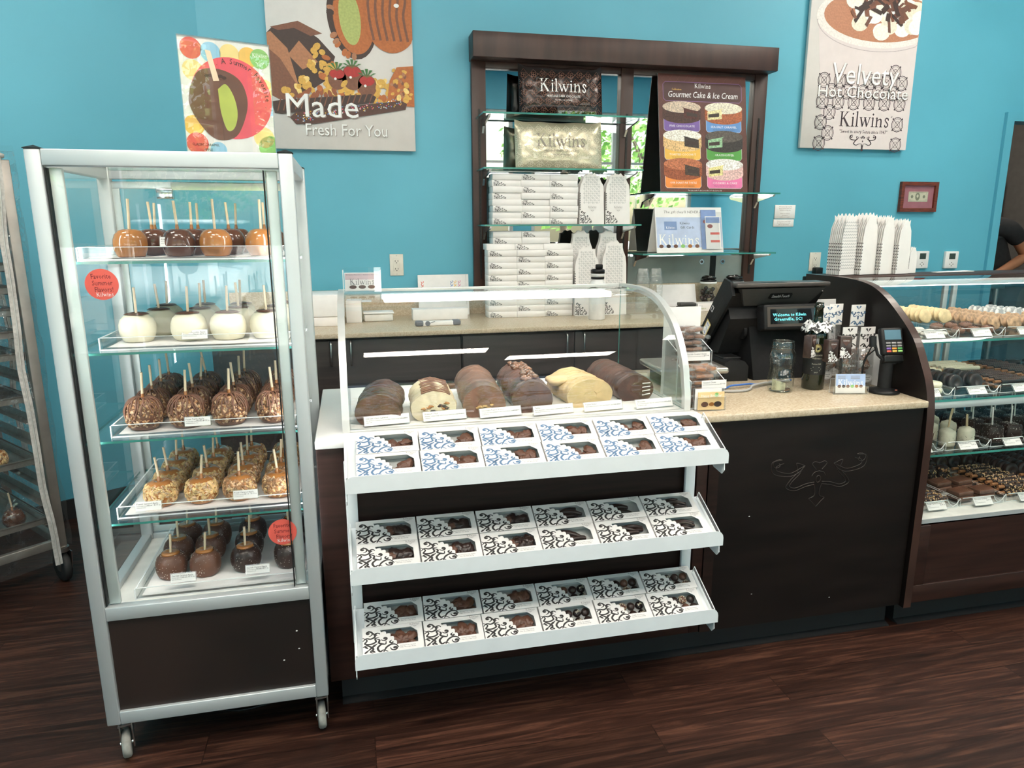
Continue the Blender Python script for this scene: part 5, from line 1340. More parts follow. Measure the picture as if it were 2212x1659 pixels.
b = MB(); F = front(0, -.0006, 0); b.text('Synco', .010, mat('print_slate', srgb(90, 110, 140), .5), F, x=.01, y=.030, res=1); b.text('Reliance', .013, mat('print_lime', srgb(150, 170, 80), .5), F, x=.008, y=.014, res=1, width=.05)
b.text('Vinyl Gloves', .009, INK, F, x=.12, y=.031, res=1); b.rect(.09, .21, .013, .022, GRN, F); b.obj('print', t)
t = thing('paper_tray', 'stack of white paper sheets lying behind the glove box', 'paper', (1.93, 4.05, .9143))
b = MB()
for k in range(5): b.box(.0, .17, .0, .085, .052 * 0 + .006 * k, .006 * k + .005, PAPER, T(.005 * (k % 2), -.004 * (k % 3), 0))
b.obj('sheets', t); t.location = (1.845, 3.99, .9143); t['label'] = 'stack of shallow white cartons beside the clear bags on the back counter'
t['category'] = 'paper'; t.name = 'paper_stack'
t = thing('label_printer', 'small black label printer on the back counter left of the glove box', 'printer', (1.90, 3.865, .9143), R(-8))
b = MB(); b.rbox(0, .11, 0, .10, 0, .035, BLACK, .010, 3); b.obj('base', t)
b = MB(); b.rbox(.005, .105, .03, .098, .035, .055, GREYP, .006, 3); b.obj('lid', t)
b = MB(); b.prism([(0, 0), (.26, 0), (.26, .15), (0, .15)], .004, PAPER, frm((1.86, 4.09, .965), (1, 0, 0), (0, .3, 1))); 
tag(b.obj('paper_sheet', None, (0, 0, -.048)), 'white paper sheet leaning on the grey reflection panel behind the glove box', 'paper')
# left part of the back counter
t = thing('storage_box', 'large white box with a lid at the left of the back counter', 'box', (-.235, 3.775, .9143))
b = MB(); b.rbox(0, .19, 0, .24, 0, .048, CARD, .003); b.obj('base', t)
b = MB(); b.rbox(-.004, .194, -.004, .244, .050, .163, PAPER, .004); b.obj('lid', t)
t = thing('tall_carton', 'tall white carton with an open flap behind the fudge case', 'carton', (-.035, 3.885, .9143), R(-3))
b = MB(); b.rbox(0, .082, 0, .12, 0, .118, CARD, .002); b.obj('box', t)
b = MB(); b.box(.082, .135, .0, .12, .110, .112, CARD, T(0, 0, 0)); b.obj('flap', t)
t = thing('shallow_container', 'shallow translucent white container behind the fudge case', 'container', (.060, 3.91, .9143))
b = MB(); b.rbox(0, .155, 0, .10, 0, .040, mat('translucent_white', (.72, .70, .66), .3), .006); b.obj('tub', t)
b = MB(); b.rbox(-.004, .160, -.004, .104, .041, .050, PAPER, .003); b.obj('lid', t)
t = thing('long_white_box', 'long low white box in front of the leaning planner', 'box', (.322, 3.90, .9143))
b = MB(); b.rbox(0, .305, 0, .09, 0, .060, PAPER, .002)
b.obj('box', t)
t = thing('wall_planner', 'white paper planner with colored handwriting standing against the backsplash', 'planner', (.375, 4.10, .9143))
b = MB(); b.prism([(0, 0), (.295, 0), (.295, .235), (0, .235)], .003, PAPER, frm((0, 0, 0), (1, 0, 0), (0, .12, 1))); b.obj('sheet', t)
b = MB(); F = frm((0, -.001, 0), (1, 0, 0), (0, .12, 1))
for x, m in ((.015, RED), (.185, mat('pen_blue', srgb(110, 140, 190), .6)), (.205, YEL), (.23, mat('pen_pink', srgb(215, 130, 170), .6))):
    for q in range(4): b.ribbon(spiral(x + .012, .145 + .017 * q, .009, .004, q, q + 4.4, 8), .003, m, F)
b.ribbon([(.28, .06), (.28, .232)], .001, INKG, F); b.obj('handwriting', t)
t = thing('wrap_cutter', 'white plastic film cutter with grey ends on the back counter', 'tool', (.315, 3.655, .9143), R(2))
b = MB(); b.rbox(.03, .20, 0, .05, 0, .024, PAPER, .005); b.obj('body', t)
for x in (0, .195): b = MB(); b.rbox(x, x + .042, -.003, .053, 0, .027, mat('slate_plastic', (.16, .17, .20), .4), .008, 3); b.obj('end_cap', t)
b = MB(); b.cyl((.062, -.004, .014), (.062, -.001, .014), .013, MATS['slate_plastic'], 18); b.ribbon([(.07, .014), (.085, .02), (.10, .024)], .003, MATS['slate_plastic'], front(0, -.002, 0)); b.obj('blade_wheel', t)

# ---------------------------------------------------------------- on the turquoise wall
def panel_board(x0, x1, z0, z1, name, label, cat):
    t = thing(name, label, cat, (0, 0, 0))
    b = MB(); b.rbox(x0, x1, 4.135, 4.160, z0, z1, mat('poster_board', (.76, .715, .685), .55, 0, .02), .002, 1)
    b.box(x0 + .1, x1 - .1, 4.160, 4.1695, z1 - .5, z1 - .45, CARD); b.obj('board', t)
    return t, front(x0, 4.1347, z0)
t, F = panel_board(-.362, .388, 1.829, 2.98, 'chocolate_poster', 'large wall poster of caramel apples and popcorn reading made fresh for you', 'poster')
b = MB()
def cl(pts, w=.75, h=1.15): return [(min(w, max(0, p[0])), min(h, max(0, p[1]))) for p in pts]
PC = lambda n, r, g, bl: mat(n, srgb(r, g, bl), .5, 0, .10, 90)
BR1, BR2, BR3, GOLD, ORNG = PC('photo_milk', 125, 78, 58), PC('photo_dark', 62, 42, 38), PC('photo_tan', 176, 118, 84), PC('photo_popcorn', 218, 168, 78), PC('photo_caramel', 186, 104, 52)
rnd = random.Random(21)
# chocolate slabs
b.poly([(0, .36), (.12, .24), (.15, .30), (.10, .50), (.02, .58), (0, .57)], BR3, F, .0006)
b.poly([(.0, .57), (.03, .60), (.16, .62), (.26, .555), (.34, .47), (.30, .36), (.15, .26), (.10, .50)], BR2, F, .0005)
b.poly([(.02, .60), (.16, .635), (.28, .58), (.22, .565), (.14, .60), (.06, .585)], BR1, F, .0008)
b.poly([(.10, .47), (.16, .54), (.25, .44), (.17, .40)], BR3, F, .0008)
b.poly([(0, .27), (.04, .25), (.12, .24), (.15, .30), (.06, .45), (0, .50)], BR1, F, .0009)
# apple halves at the top right
b.disc((.435, .66), .125, BR2, F, 30, .0010, .20, .15); b.disc((.445, .66), .105, ORNG, F, 30, .0012, .175, .12); b.disc((.425, .665), .055, PC('photo_apple', 176, 184, 108), F, 30, .0014, .135, .10)
for q in range(26):
    a = rnd.uniform(-.4, PI * .75) if q % 2 else rnd.uniform(PI * .8, PI * 1.5); b.disc((.44 + .115 * math.cos(a), .66 + .185 * math.sin(a)), .020, (BR3, BR2, ORNG)[q % 3], F, 9, .0016 + .0001 * q, .013, a)
big = cl([(.64 + .145 * math.cos(2 * PI * k / 40), .68 + .18 * math.sin(2 * PI * k / 40)) for k in range(40)])
b.poly(big, ORNG, F, .0045)
for k in range(6):
    x = .545 + .036 * k; b.ribbon(cl(curve([(.63, .85), (x - .012, .78), (x - .02, .68), (x, .56)], 6)), .013, BR1, F, .0049)
b.disc((.67, .735), .014, INKW, F, 12, .0051, .010)
b.rect(.69, .72, .84, .92, PC('photo_stick', 225, 180, 140), F, .0047)
# popcorn, nuts, brittle
for q in range(150):
    u = rnd.random(); x = .07 + .66 * u; y = .255 + rnd.random() * (.06 + (.22 * max(0, 1 - abs(x - .26) / .15)) + (.05 if x > .45 else 0))
    b.disc((x, y), rnd.uniform(.014, .024), GOLD if rnd.random() < .72 else ORNG if rnd.random() < .6 else PC('photo_popcorn_light', 240, 208, 130), F, 9, .003 + .00002 * q, rnd.uniform(.011, .018), rnd.random() * 3)
b.poly(cl([(.60, .24), (.75, .23), (.75, .44), (.66, .43), (.62, .36)]), ORNG, F, .0052)
for q in range(30): b.disc((rnd.uniform(.63, .735), rnd.uniform(.25, .42)), .011, (BR3, GOLD, BR1)[q % 3], F, 8, .0054 + .00001 * q, .008, q)
for q in range(9): b.disc((.15 + .022 * q, .27 + .012 * (q % 3)), .022, PC('photo_pecan', 150, 82, 50), F, 10, .0056 + .00002 * q, .011, .5 + .2 * q)
for x, y, r in ((.345, .36, .048), (.425, .37, .056), (.50, .33, .050)):
    b.disc((x, y), r, BR1, F, 24, .0058, r * 1.15); b.disc((x, y + r * .5), r * .8, PC('photo_strawberry', 178, 42, 40), F, 20, .0059, r * .5)
    b.disc((x - .01, y), .007, INKW, F, 8, .0061)
    for k in range(5): a = PI / 2 + (k - 2) * .5; b.poly([(x, y + r * .8), (x + .05 * math.cos(a) + .008, y + r * .8 + .045 * math.sin(a)), (x + .05 * math.cos(a) - .008, y + r * .8 + .045 * math.sin(a))][::-1], PC('photo_leaf', 60, 110, 55), F, .0062)
# dipped rods
b.poly([(0, .235), (.015, .18), (.05, .175), (.53, .245), (.545, .275), (.52, .29), (.05, .245)], BR2, F, .0064)
for k in range(17): x = .03 + .03 * k; b.ribbon([(x, .185 + x * .13), (x + .02, .25 + x * .09)], .006, BR1, F, .0066)
b.poly([(.09, .16), (.12, .125), (.22, .13), (.70, .215), (.71, .245), (.68, .26), (.25, .205), (.12, .185)], PC('photo_rod', 84, 52, 44), F, .0068)
SP = [PC('sprinkle_%d' % k, *c) for k, c in enumerate(((235, 90, 120), (245, 240, 235), (240, 190, 80), (120, 170, 220)))]
for q in range(150): u = rnd.random(); b.disc((.12 + .56 * u, .135 + u * .095 + rnd.random() * .045), .0032, SP[q % 4], F, 6, .007)
SHD = mat('lettering_shadow_print', srgb(150, 135, 128), .5)
for dx, m, dz in ((.004, SHD, .0072), (0, INKW, .0076)):
    b.text('Made', .168, m, F, x=.062 + dx, y=.165 - dx, dz=dz, width=.385); b.text('Fresh For You', .086, m, F, x=.162 + dx * .7, y=.072 - dx * .7, dz=dz, width=.435)
b.obj('print', t)
t, F = panel_board(2.788, 3.562, 1.896, 3.05, 'hot_chocolate_poster', 'large wall poster of a paper cup reading velvety hot chocolate', 'poster')
b = MB(); CUP = mat('photo_cup', srgb(226, 214, 212), .5, 0, .02); CUPR = PC('photo_cup_rim', 238, 230, 224)
b.poly(cl([(.16, 0), (.774, 0), (.774, .63), (.06, .71), (.10, .40)], .774), CUP, F, .0006)
b.poly(cl([(.05 + .0, .77)] + [(.48 + .44 * math.cos(a), .77 + .17 * math.sin(a)) for a in [PI + PI * k / 24 for k in range(25)]], .774), CUPR, F, .0010)
b.poly(cl([(.48 + .44 * math.cos(2 * PI * k / 40), .77 + .17 * math.sin(2 * PI * k / 40)) for k in range(40)], .774), CUPR, F, .0012)
b.poly(cl([(.49 + .40 * math.cos(2 * PI * k / 40), .78 + .145 * math.sin(2 * PI * k / 40)) for k in range(40)], .774), PC('photo_cocoa', 190, 130, 100), F, .0016)
rnd = random.Random(4)
for q in range(46):
    a = rnd.random() * 6.28; d = rnd.random() ** .6; x, y = .53 + .29 * d * math.cos(a), .80 + .115 * d * math.sin(a) + .04 * (1 - d)
    b.add([(min(.774, x + .06 * math.cos(2 * PI * k / 14)), y + .045 * math.sin(2 * PI * k / 14), .002 + .00003 * q) for k in range(14)], [tuple(range(14))], PC('photo_cream_%d' % (q % 3), *((244, 238, 226), (236, 228, 208), (250, 246, 240))[q % 3]), F)
for q in range(70):
    x, y = .50 + rnd.gauss(0, .12), .86 + rnd.gauss(0, .06)
    if y > 1.13 or x > .72 or x < .24 or y < .72: continue
    a = rnd.random() * 3.1; l, w = rnd.uniform(.02, .055), rnd.uniform(.008, .02)
    b.poly([(x + u * l * math.cos(a) - v * w * math.sin(a), y + u * l * math.sin(a) + v * w * math.cos(a)) for u, v in ((-1, -1), (1, -.7), (.8, 1), (-.9, .8))], (BR2, BR1, PC('photo_curl', 112, 72, 58))[q % 3], F, .0036 + .00004 * q)
b.ribbon(cl([(.48 + .435 * math.cos(a), .755 + .175 * math.sin(a)) for a in [PI * 1.02 + PI * .96 * k / 30 for k in range(31)]], .774), .004, PC('photo_cup_line', 190, 176, 176), F, .0014)
MED = PC('photo_cup_print', 74, 60, 66)
for j in range(8):
    for i in range(6):
        x, y = .13 + .112 * i + (.056 if j % 2 else 0), .03 + .062 * j
        if y > .46 + .06 * math.cos(x * 9) or x > .735 or x < .12 or (.22 < x < .67 and .02 < y < .235): continue
        for rr, w in ((.042, .0045), (.034, .002), (.018, .0025)): b.ribbon([(x + rr * math.cos(2 * PI * k / 16), y + rr * 1.05 * math.sin(2 * PI * k / 16)) for k in range(17)], w, MED, F, .0016)
        for a in (.8, 2.36): b.ribbon([(x - .042 * math.cos(a), y - .042 * math.sin(a)), (x + .042 * math.cos(a), y + .042 * math.sin(a))], .003, MED, F, .0017)
        for a in (.8, 2.36, 3.93, 5.5): b.disc((x + .048 * math.cos(a), y + .048 * math.sin(a)), .0055, MED, F, 8, .0017)
serif_word(b, MED, F, .08, .445, .135, .0022, 'C', .365); b.text('®', .022, MED, F, x=.635, y=.19, dz=.0022, res=1)
b.text('"Sweet in every Sense since 1947"', .03, MED, F, x=.445, y=.095, dz=.0022, align='C', width=.35, res=1); fleuron(b, MED, F, .085, .445, .055, .0022, .08)
for dx, m, dz in ((.004, SHD, .0066), (0, INKW, .0070)):
    b.text('Velvety', .175, m, F, x=.175 + dx, y=.385 - dx, dz=dz, width=.48, shear=.05); b.text('Hot Chocolate', .098, m, F, x=.085 + dx, y=.305 - dx, dz=dz, width=.655)
b.obj('print', t)
def outlet(x0, x1, z0, z1, label):
    t = thing('outlet_cover', label, 'outlet', (0, 0, 0), 0, 'wall outlets')
    b = MB(); b.rbox(x0, x1, 4.163, 4.1695, z0, z1, mat('almond_plastic', (.72, .68, .60), .4), .002); b.obj('plate', t)
    xm, zm = (x0 + x1) / 2, (z0 + z1) / 2; b = MB(); b.rbox(xm - .018, xm + .018, 4.1605, 4.164, zm - .036, zm + .036, MATS['almond_plastic'], .0015); F = front(xm, 4.1603, zm)
    for s in (-1, 1):
        y = s * .022; b.rect(-.009, -.006, y - .004, y + .005, BLACK, F); b.rect(.006, .009, y - .004, y + .005, BLACK, F); b.disc((0, y - .010), .003, BLACK, F, 10)
    for s in (-1, 1): b.disc((0, s * .052), .003, STEEL, front(xm, 4.1625, zm), 10)
    b.obj('receptacle', t)
outlet(.222, .299, 1.144, 1.266, 'almond wall outlet to the left of the mirror shelf unit')
outlet(2.948, 3.030, 1.126, 1.247, 'almond wall outlet with a charger plugged in, right of the mirror shelf unit')
t = thing('power_adapter', 'black charger plugged into the outlet behind the register', 'charger', (0, 0, 0))
b = MB(); b.rbox(2.968, 3.022, 4.115, 4.1595, 1.105, 1.150, BLACK, .006); b.obj('plug', t)
b = MB(); b.tube([(2.995, 4.13, 1.106), (2.995, 4.128, 1.06), (3.0, 4.12, 1.0), (2.99, 4.08, .93), (2.93, 4.06, .918), (2.8, 4.02, .918)], .003, BLACK, 6); b.obj('cord', t)
b = MB(); b.rbox(2.86, 2.925, 4.06, 4.10, .9143, 1.098, BLACK, .006); tag(b.obj('black_speaker'), 'small black speaker standing on the back counter under the charger outlet', 'speaker')
for x0, x1, z0, z1, lines, lab in ((2.666, 2.812, 1.463, 1.548, ('2000 calories a day is used for', 'general nutrition advice, but', 'individual needs may vary.', '', 'Additional nutritional', 'information is', 'available upon request.'), 'larger upper white notice card on the wall right of the mirror shelf unit'),
                                   (2.662, 2.808, 1.412, 1.458, ('We are a shared surface facility', 'that utilizes peanuts, tree nuts,', 'milk, soy, egg and wheat.'), 'smaller lower white notice card on the wall right of the mirror shelf unit')):
    b = MB(); b.rbox(x0, x1, 4.164, 4.1695, z0, z1, PAPER, .001, 1); F = front((x0 + x1) / 2, 4.1637, z1); fine_print(b, lines, mat('red_brown_ink', (.14, .05, .05), .6), F, 0, -.014, .9, .0085, .0105, .0003, 'C')
    tag(b.obj('notice_card'), lab, 'notice', 'notice cards on the wall')
t = thing('framed_banknote', 'banknote in a rose mat and reddish wood frame on the wall', 'picture frame', (0, 0, 0))
RW = mat('mahogany_frame', (.16, .032, .014), .3, 0, .4, 20, stretch=(1, 1, 8)); fx0, fx1, fz0, fz1 = 3.579, 3.866, 1.506, 1.700
b = MB(); b.holed([(fx0, fz0), (fx1, fz0), (fx1, fz1), (fx0, fz1)], [[(fx0 + .024, fz0 + .024), (fx0 + .024, fz1 - .024), (fx1 - .024, fz1 - .024), (fx1 - .024, fz0 + .024)]], .022, RW, front(0, 4.146, 0)); b.obj('frame', t)
b = MB(); b.rect(fx0 + .02, fx1 - .02, fz0 + .02, fz1 - .02, mat('rose_mat', (.33, .13, .16), .7), front(0, 4.160, 0)); b.obj('mat_board', t)
b = MB(); F = front((fx0 + fx1) / 2, 4.1585, (fz0 + fz1) / 2 + .002); NG1 = mat('note_paper', (.56, .55, .42), .6); NG2 = mat('note_ink', (.20, .21, .15), .6)
b.rect(-.076, .076, -.032, .032, NG1, F); b.ribbon([(-.072, -.028), (.072, -.028), (.072, .028), (-.072, .028), (-.072, -.028)], .002, NG2, F, .0004); b.disc((-.005, 0), .018, NG2, F, 20, .0004, .025); b.disc((-.005, .004), .008, NG1, F, 14, .0006, .011); b.disc((-.048, 0), .010, NG2, F, 14, .0004); b.disc((.045, 0), .010, NG2, F, 14, .0004)
for sx in (-1, 1):
    for sy in (-1, 1): b.text('20', .012, NG2, F, x=sx * .062, y=sy * .020 - .004, dz=.0004, align='C', res=1)
b.text('THE UNITED STATES OF AMERICA', .006, NG2, F, x=0, y=.022, dz=.0004, align='C', width=.09, res=1); b.obj('banknote', t)
for k, (x0, x1, z0, z1) in enumerate(((3.755, 3.858, 1.130, 1.247), (3.993, 4.099, 1.127, 1.243))):
    t = thing('thermostat', 'white wall thermostat with a small dark display, ' + ('nearer the framed banknote' if k == 0 else 'nearer the kitchen doorway'), 'thermostat', (0, 0, 0), 0, 'thermostats')
    b = MB(); b.rbox(x0, x1, 4.148, 4.1695, z0, z1, PAPER, .004); b.obj('housing', t)
    F = front((x0 + x1) / 2, 4.1476, (z0 + z1) / 2); b = MB(); b.rect(-.024, .026, .004, .044, mat('lcd_grey', (.05, .065, .055), .25), F); b.text('72', .02, INK, F, x=0, y=.015, dz=.0003, align='C', res=1); b.obj('display', t)
    b = MB()
    for dx, dz in ((0, -.018), (0, -.040), (-.013, -.029), (.013, -.029)): b.disc((dx, dz), .0042, INKG, F, 10)
    b.obj('buttons', t)

# ---------------------------------------------------------------- register terminal
t = thing('register_terminal', 'black touch screen register seen from behind, with a lit customer display', 'cash register', (0, 0, 0))
TZ = .8525
b = MB()  # foot: wedge whose back leans
b.prism([(2.33, 0), (2.60, 0), (2.60, .05), (2.50, .19), (2.385, .195)], .28, BLACK2, frm((1.735, 0, TZ), (0, 1, 0), (0, 0, 1)))
b.obj('foot', t)
b = MB(); b.rbox(1.50, 1.70, 2.40, 2.47, TZ + .17, TZ + .28, BLACK, .012, 3); b.obj('neck', t)
b = MB(); b.cyl((1.436, 2.41, TZ + .175), (1.447, 2.41, TZ + .175), .028, BLACK2, 20); b.obj('hinge_knob', t)
# tilted screen: local frame X right, Y down the slope away from the room, Z towards the cashier
sa = R(52); SF = frm((1.345, 2.39, 1.214), (1, 0, 0), (0, math.cos(sa), -math.sin(sa)))
b = MB(); b.prism([(.0, 0), (.385, 0), (.385, .31), (.0, .31)], .058, BLACK, SF @ T(0, 0, 0)); b.obj('screen_body', t)
b = MB(); b.prism([(.004, .004), (.381, .004), (.381, .306), (.004, .306)], .004, mat('screen_glass', (.01, .011, .012), .08), SF @ T(0, 0, .003)); b.obj('touch_screen', t)
b = MB(); b.rbox(1.352, 1.735, 2.312, 2.40, 1.200, 1.216, mat('register_top_sheen', (.06, .048, .042), .3), .004); b.box(1.475, 1.56, 2.325, 2.36, 1.2162, 1.2166, BLACK); b.obj('top_cover', t)  # brown base colour carries the highlight on the black cover
b = MB()  # cover plate with the printed name, leaning under the top edge
b.add([(1.375, 2.318, 1.196), (1.720, 2.318, 1.196), (1.685, 2.372, 1.128), (1.420, 2.372, 1.128), (1.375, 2.345, 1.196), (1.720, 2.345, 1.196), (1.685, 2.392, 1.128), (1.420, 2.392, 1.128)], [(3, 2, 1, 0)[::-1][::-1], (4, 5, 6, 7), (0, 1, 5, 4), (1, 2, 6, 5), (2, 3, 7, 6), (3, 0, 4, 7)], GREYP)
CFm = frm((1.548, 2.3405, 1.166), (1, 0, 0), (0, -.054, .068))
b.prism([(-.042, -.013), (.042, -.013), (.046, -.009), (.046, .009), (.042, .013), (-.042, .013), (-.046, .009), (-.046, -.009)], .002, BLACK, CFm @ T(0, 0, .002)); b.text('StealthTouch', .019, INKW, CFm, x=0, y=-.006, dz=.0026, align='C', width=.072); b.obj('cover_plate', t)
# the side of the screen: vents, badge, sticker
SD = frm((1.3445, 2.39, 1.214), (0, math.cos(sa), -math.sin(sa)), (0, math.sin(sa), math.cos(sa)))
b = MB(); b.prism([(-.005, -.075), (.31, -.06), (.325, -.01), (.30, .012), (-.01, .012), (-.03, -.03)], .012, BLACK2, SD @ T(0, 0, .012)); b.obj('side_cover', t)
b = MB(); b.prism([(.09, -.10), (.25, -.125), (.28, -.075), (.30, -.03), (.06, -.03)], .26, BLACK2, frm((1.625, 2.39, 1.214), (0, math.cos(sa), -math.sin(sa)), (0, math.sin(sa), math.cos(sa)))); o = b.obj('rear_housing', t)
# customer display
DF = frm((1.468, 2.300, 1.045), (1, -.02, 0), (0, .18, .98))
b = MB(); b.rbox(0, .245, 0, .095, -.055, 0, BLACK2, .008, 3, DF); p = b.obj('customer_display', t)
b = MB(); b.rect(.012, .233, .012, .085, mat('display_bezel', (.07, .055, .048), .3), DF, .0006); b.rect(.024, .221, .022, .077, mat('display_glass', (.008, .010, .012), .1), DF, .0010)
CY = mat('display_cyan', (.15, .75, .8), .5, 0, 0, emit=1.6)
b.text('Welcome to Kilwin', .0165, CY, DF, x=.034, y=.050, dz=.0014, width=.135, res=1); b.text('Greenville, SC!', .0165, CY, DF, x=.038, y=.034, dz=.0014, width=.115, res=1); b.obj('screen', p)
b = MB(); b.rbox(1.55, 1.62, 2.33, 2.41, 1.05, 1.08, BLACK, .006); b.obj('display_arm', t)
SL = frm((1.3315, 2.335, 1.214), (0, math.cos(sa), -math.sin(sa)), (0, -math.sin(sa), -math.cos(sa)))
b = MB(); Fs = frm((1.3320, 2.39, 1.214), (0, -math.cos(sa), math.sin(sa)), (0, math.sin(sa), math.cos(sa)))
b.rect(-.235, -.165, -.055, -.02, mat('maker_sticker', srgb(215, 190, 120), .5), Fs, .0006); b.rect(-.230, -.170, -.050, -.025, PAPER, Fs, .0009)
for q in range(3): b.ribbon([(-.222 + .02 * q, -.045), (-.216 + .02 * q, -.030)], .004, mat('sticker_blue', srgb(100, 120, 180), .5), Fs, .0012)
b.rect(-.125, -.100, -.028, -.012, PAPER, Fs, .0009); b.rect(-.122, -.103, -.025, -.015, BLACK, Fs, .0012)
for q in range(14): b.rect(-.155 + .009 * q, -.150 + .009 * q, -.072, -.040, BLACK, Fs, .0007)
b.obj('side_stickers', t)
t = thing('receipt_printer', 'black rounded receipt printer beside the register, behind the scale', 'printer', (1.335, 2.335, TZ), R(-4))
b = MB(); b.prism([(0, 0), (.095, 0), (.095, .055), (.08, .074), (.02, .08), (0, .07)], .22, BLACK2, frm((0, .22, 0), (1, 0, 0), (0, 0, 1)) @ T(0, 0, .22)); b.obj('body', t)
b = MB(); b.rbox(.012, .085, .04, .12, .074, .084, BLACK, .004); b.obj('lid', t)
t = thing('weighing_scale', 'low silver platform scale behind the caramel bins', 'scale', (1.035, 2.235, TZ), R(-4))
b = MB(); b.rbox(.03, .22, .03, .20, 0, .055, BLACK, .01, 3); b.obj('base', t)
b = MB(); b.rbox(0, .255, 0, .235, .056, .078, mat('scale_platter', (.52, .49, .44), .28, .8, .05, 3), .009, 3); b.obj('platter', t)
for k, (m, pts) in enumerate(((mat('blue_cable', srgb(60, 110, 190), .5), [(1.20, 2.215, .005), (1.30, 2.22, .012), (1.40, 2.235, .008), (1.50, 2.262, .006), (1.58, 2.28, .006)]), (mat('grey_cable', (.38, .37, .36), .5), [(1.22, 2.20, .005), (1.27, 2.165, .005), (1.34, 2.17, .008), (1.37, 2.20, .012), (1.46, 2.24, .010), (1.56, 2.262, .008)]))):
    b = MB(); b.tube([V(p) + V((0, 0, .8525)) for p in [(x, y, z) for (x, y), z in zip(curve([p[:2] for p in pts], 5), [pts[min(len(pts) - 1, i // 5)][2] for i in range(99)])]], .0035 if k == 0 else .0045, m, 8)
    tag(b.obj('cable'), ('blue' if k == 0 else 'grey') + ' cable lying on the quartz counter in front of the register', 'cable', 'register cables')

# ---------------------------------------------------------------- caramel bins
WRAP = sheer('twist_wrap', (.95, .95, .95), f0=.12, bump=.6, bscale=160, haze=.02, rough=.05)
CCH = mat('caramel_chew', (.40, .155, .05), .3, 0, .35, 40); CCD = mat('dark_caramel_chew', (.20, .08, .035), .35, 0, .3, 40)
_ch = {}
def chew(v, dark):
    if (v, dark) in _ch:
        r = dup(_ch[(v, dark)]); return r
    t = thing('wrapped_caramel', '', 'candy', (0, 0, 0))
    b = MB(); b.rbox(-.017, .017, -.007, .007, -.006, .006, CCD if dark else CCH, .004, 3); b.obj('caramel', t)
    b = MB(); rnd = random.Random(v); rg = []
    for x, r in ((-.034, .010), (-.028, .011), (-.020, .004), (-.017, .0092), (0, .0098), (.017, .0092), (.020, .004), (.028, .011), (.034, .010)):
        rg.append([(x + rnd.uniform(-.002, .002) * (abs(x) > .02), r * math.cos(2 * PI * j / 12) * (1 + rnd.uniform(-.25, .25) * (abs(x) > .018)), r * (.6 if abs(x) > .022 else 1) * math.sin(2 * PI * j / 12)) for j in range(12)])
    b.loft(rg, WRAP, caps=False); b.obj('wrapper', t)
    _ch[(v, dark)] = t
    return t
def bin_(x0, x1, y0, y1, z0, hf, hb, name, label):
    t = thing('acrylic_bin', label, 'candy bin', (0, 0, 0), 0, 'caramel bins')
    b = MB(); b.glassbox(x0, x1, y0, y1, z0, z0 + .003, ACRYL, ACEDGE); b.glassbox(x0, x1, y0, y0 + .003, z0 + .003, z0 + hf, ACRYL, ACEDGE); b.glassbox(x0, x1, y1 - .003, y1, z0 + .003, z0 + hb, ACRYL, ACEDGE)
    for x in (x0, x1 - .003): b.prism([(y0, z0 + .003), (y1, z0 + .003), (y1, z0 + hb), (y0, z0 + hf)], .003, ACRYL, frm((x + .003, 0, 0), (0, 1, 0), (0, 0, 1)), ACEDGE)
    b.obj('bin', t)
    return t
bin_(1.026, 1.145, 1.992, 2.09, .8525, .088, .125, 'lower', 'clear front bin of wrapped caramels at the right end of the fudge case')
b2 = bin_(1.026, 1.150, 2.094, 2.19, .8525, .165, .20, 'upper', 'taller clear bin of dark sea salt caramels behind the front bin')
rnd = random.Random(8)
def fill(x0, x1, y0, y1, zs, dark, lab, grp):
    k = 0
    for z in zs:
        for i in range(2):
            for j in range(3):
                o = chew(k % 4, dark); k += 1
                o.location = (x0 + .041 + (x1 - x0 - .082) * i + rnd.uniform(-.006, .006), y0 + .016 + (y1 - y0 - .032) * j / 2, z + rnd.uniform(-.0015, .0015))
                o.rotation_euler = (rnd.uniform(-.2, .2), rnd.uniform(-.12, .12), rnd.uniform(-.35, .35))
                tag(o, lab, 'candy', grp)
fill(1.03, 1.141, 1.998, 2.084, [.8525 + .014 + .0215 * q for q in range(6)], False, 'clear wrapped golden caramel chew in the front bin', 'golden wrapped caramels')
fill(1.03, 1.146, 2.100, 2.184, [.8525 + .125 + .0215 * q for q in range(6)], True, 'clear wrapped dark caramel chew in the taller rear bin', 'dark wrapped caramels')
b = MB(); b.box(1.028, 1.148, 2.1, 2.184, .8575, .962, WRAP); 
b = MB(); b.prism([(0, 0), (.135, 0), (.135, .30), (0, .30)], .003, PAPER, frm((1.022, 2.200, .8527), (1, 0, 0), (0, 0, 1))); tag(b.obj('white_back_card'), 'tall blank white card standing behind the caramel bins', 'card')
price_tag(1.118, 2.086, .945 + .0, .085, .028, ('Sea-Salt Caramel Chews', 'Kettle-made sea-salt caramel wrapped by hand'), 'white sea salt caramel chews price card on the taller bin', 'caramel price cards', 5, price='$7.99/lb', holder=False).location = (1.098, 2.0895, .985)
price_tag(0, 0, 0, .085, .028, ('Caramel Chews', 'Kettle-made caramel, hand-wrapped caramel'), 'white caramel chews price card clipped on the front bin', 'caramel price cards', 5, price='$7.99/lb', holder=False).location = (1.105, 1.9875, .912)
t = thing('birthday_card_display', 'birthday gift card in a clear holder in front of the caramel bins', 'gift card', (1.030, 1.958, .8525), R(-4))
b = MB(); b.glassbox(0, .098, 0, .002, 0, .045, ACRYL, ACEDGE); b.box(0, .098, 0, .028, 0, .002, ACRYL); b.glassbox(0, .098, .022, .024, .002, .07, ACRYL, ACEDGE); b.obj('holder', t)
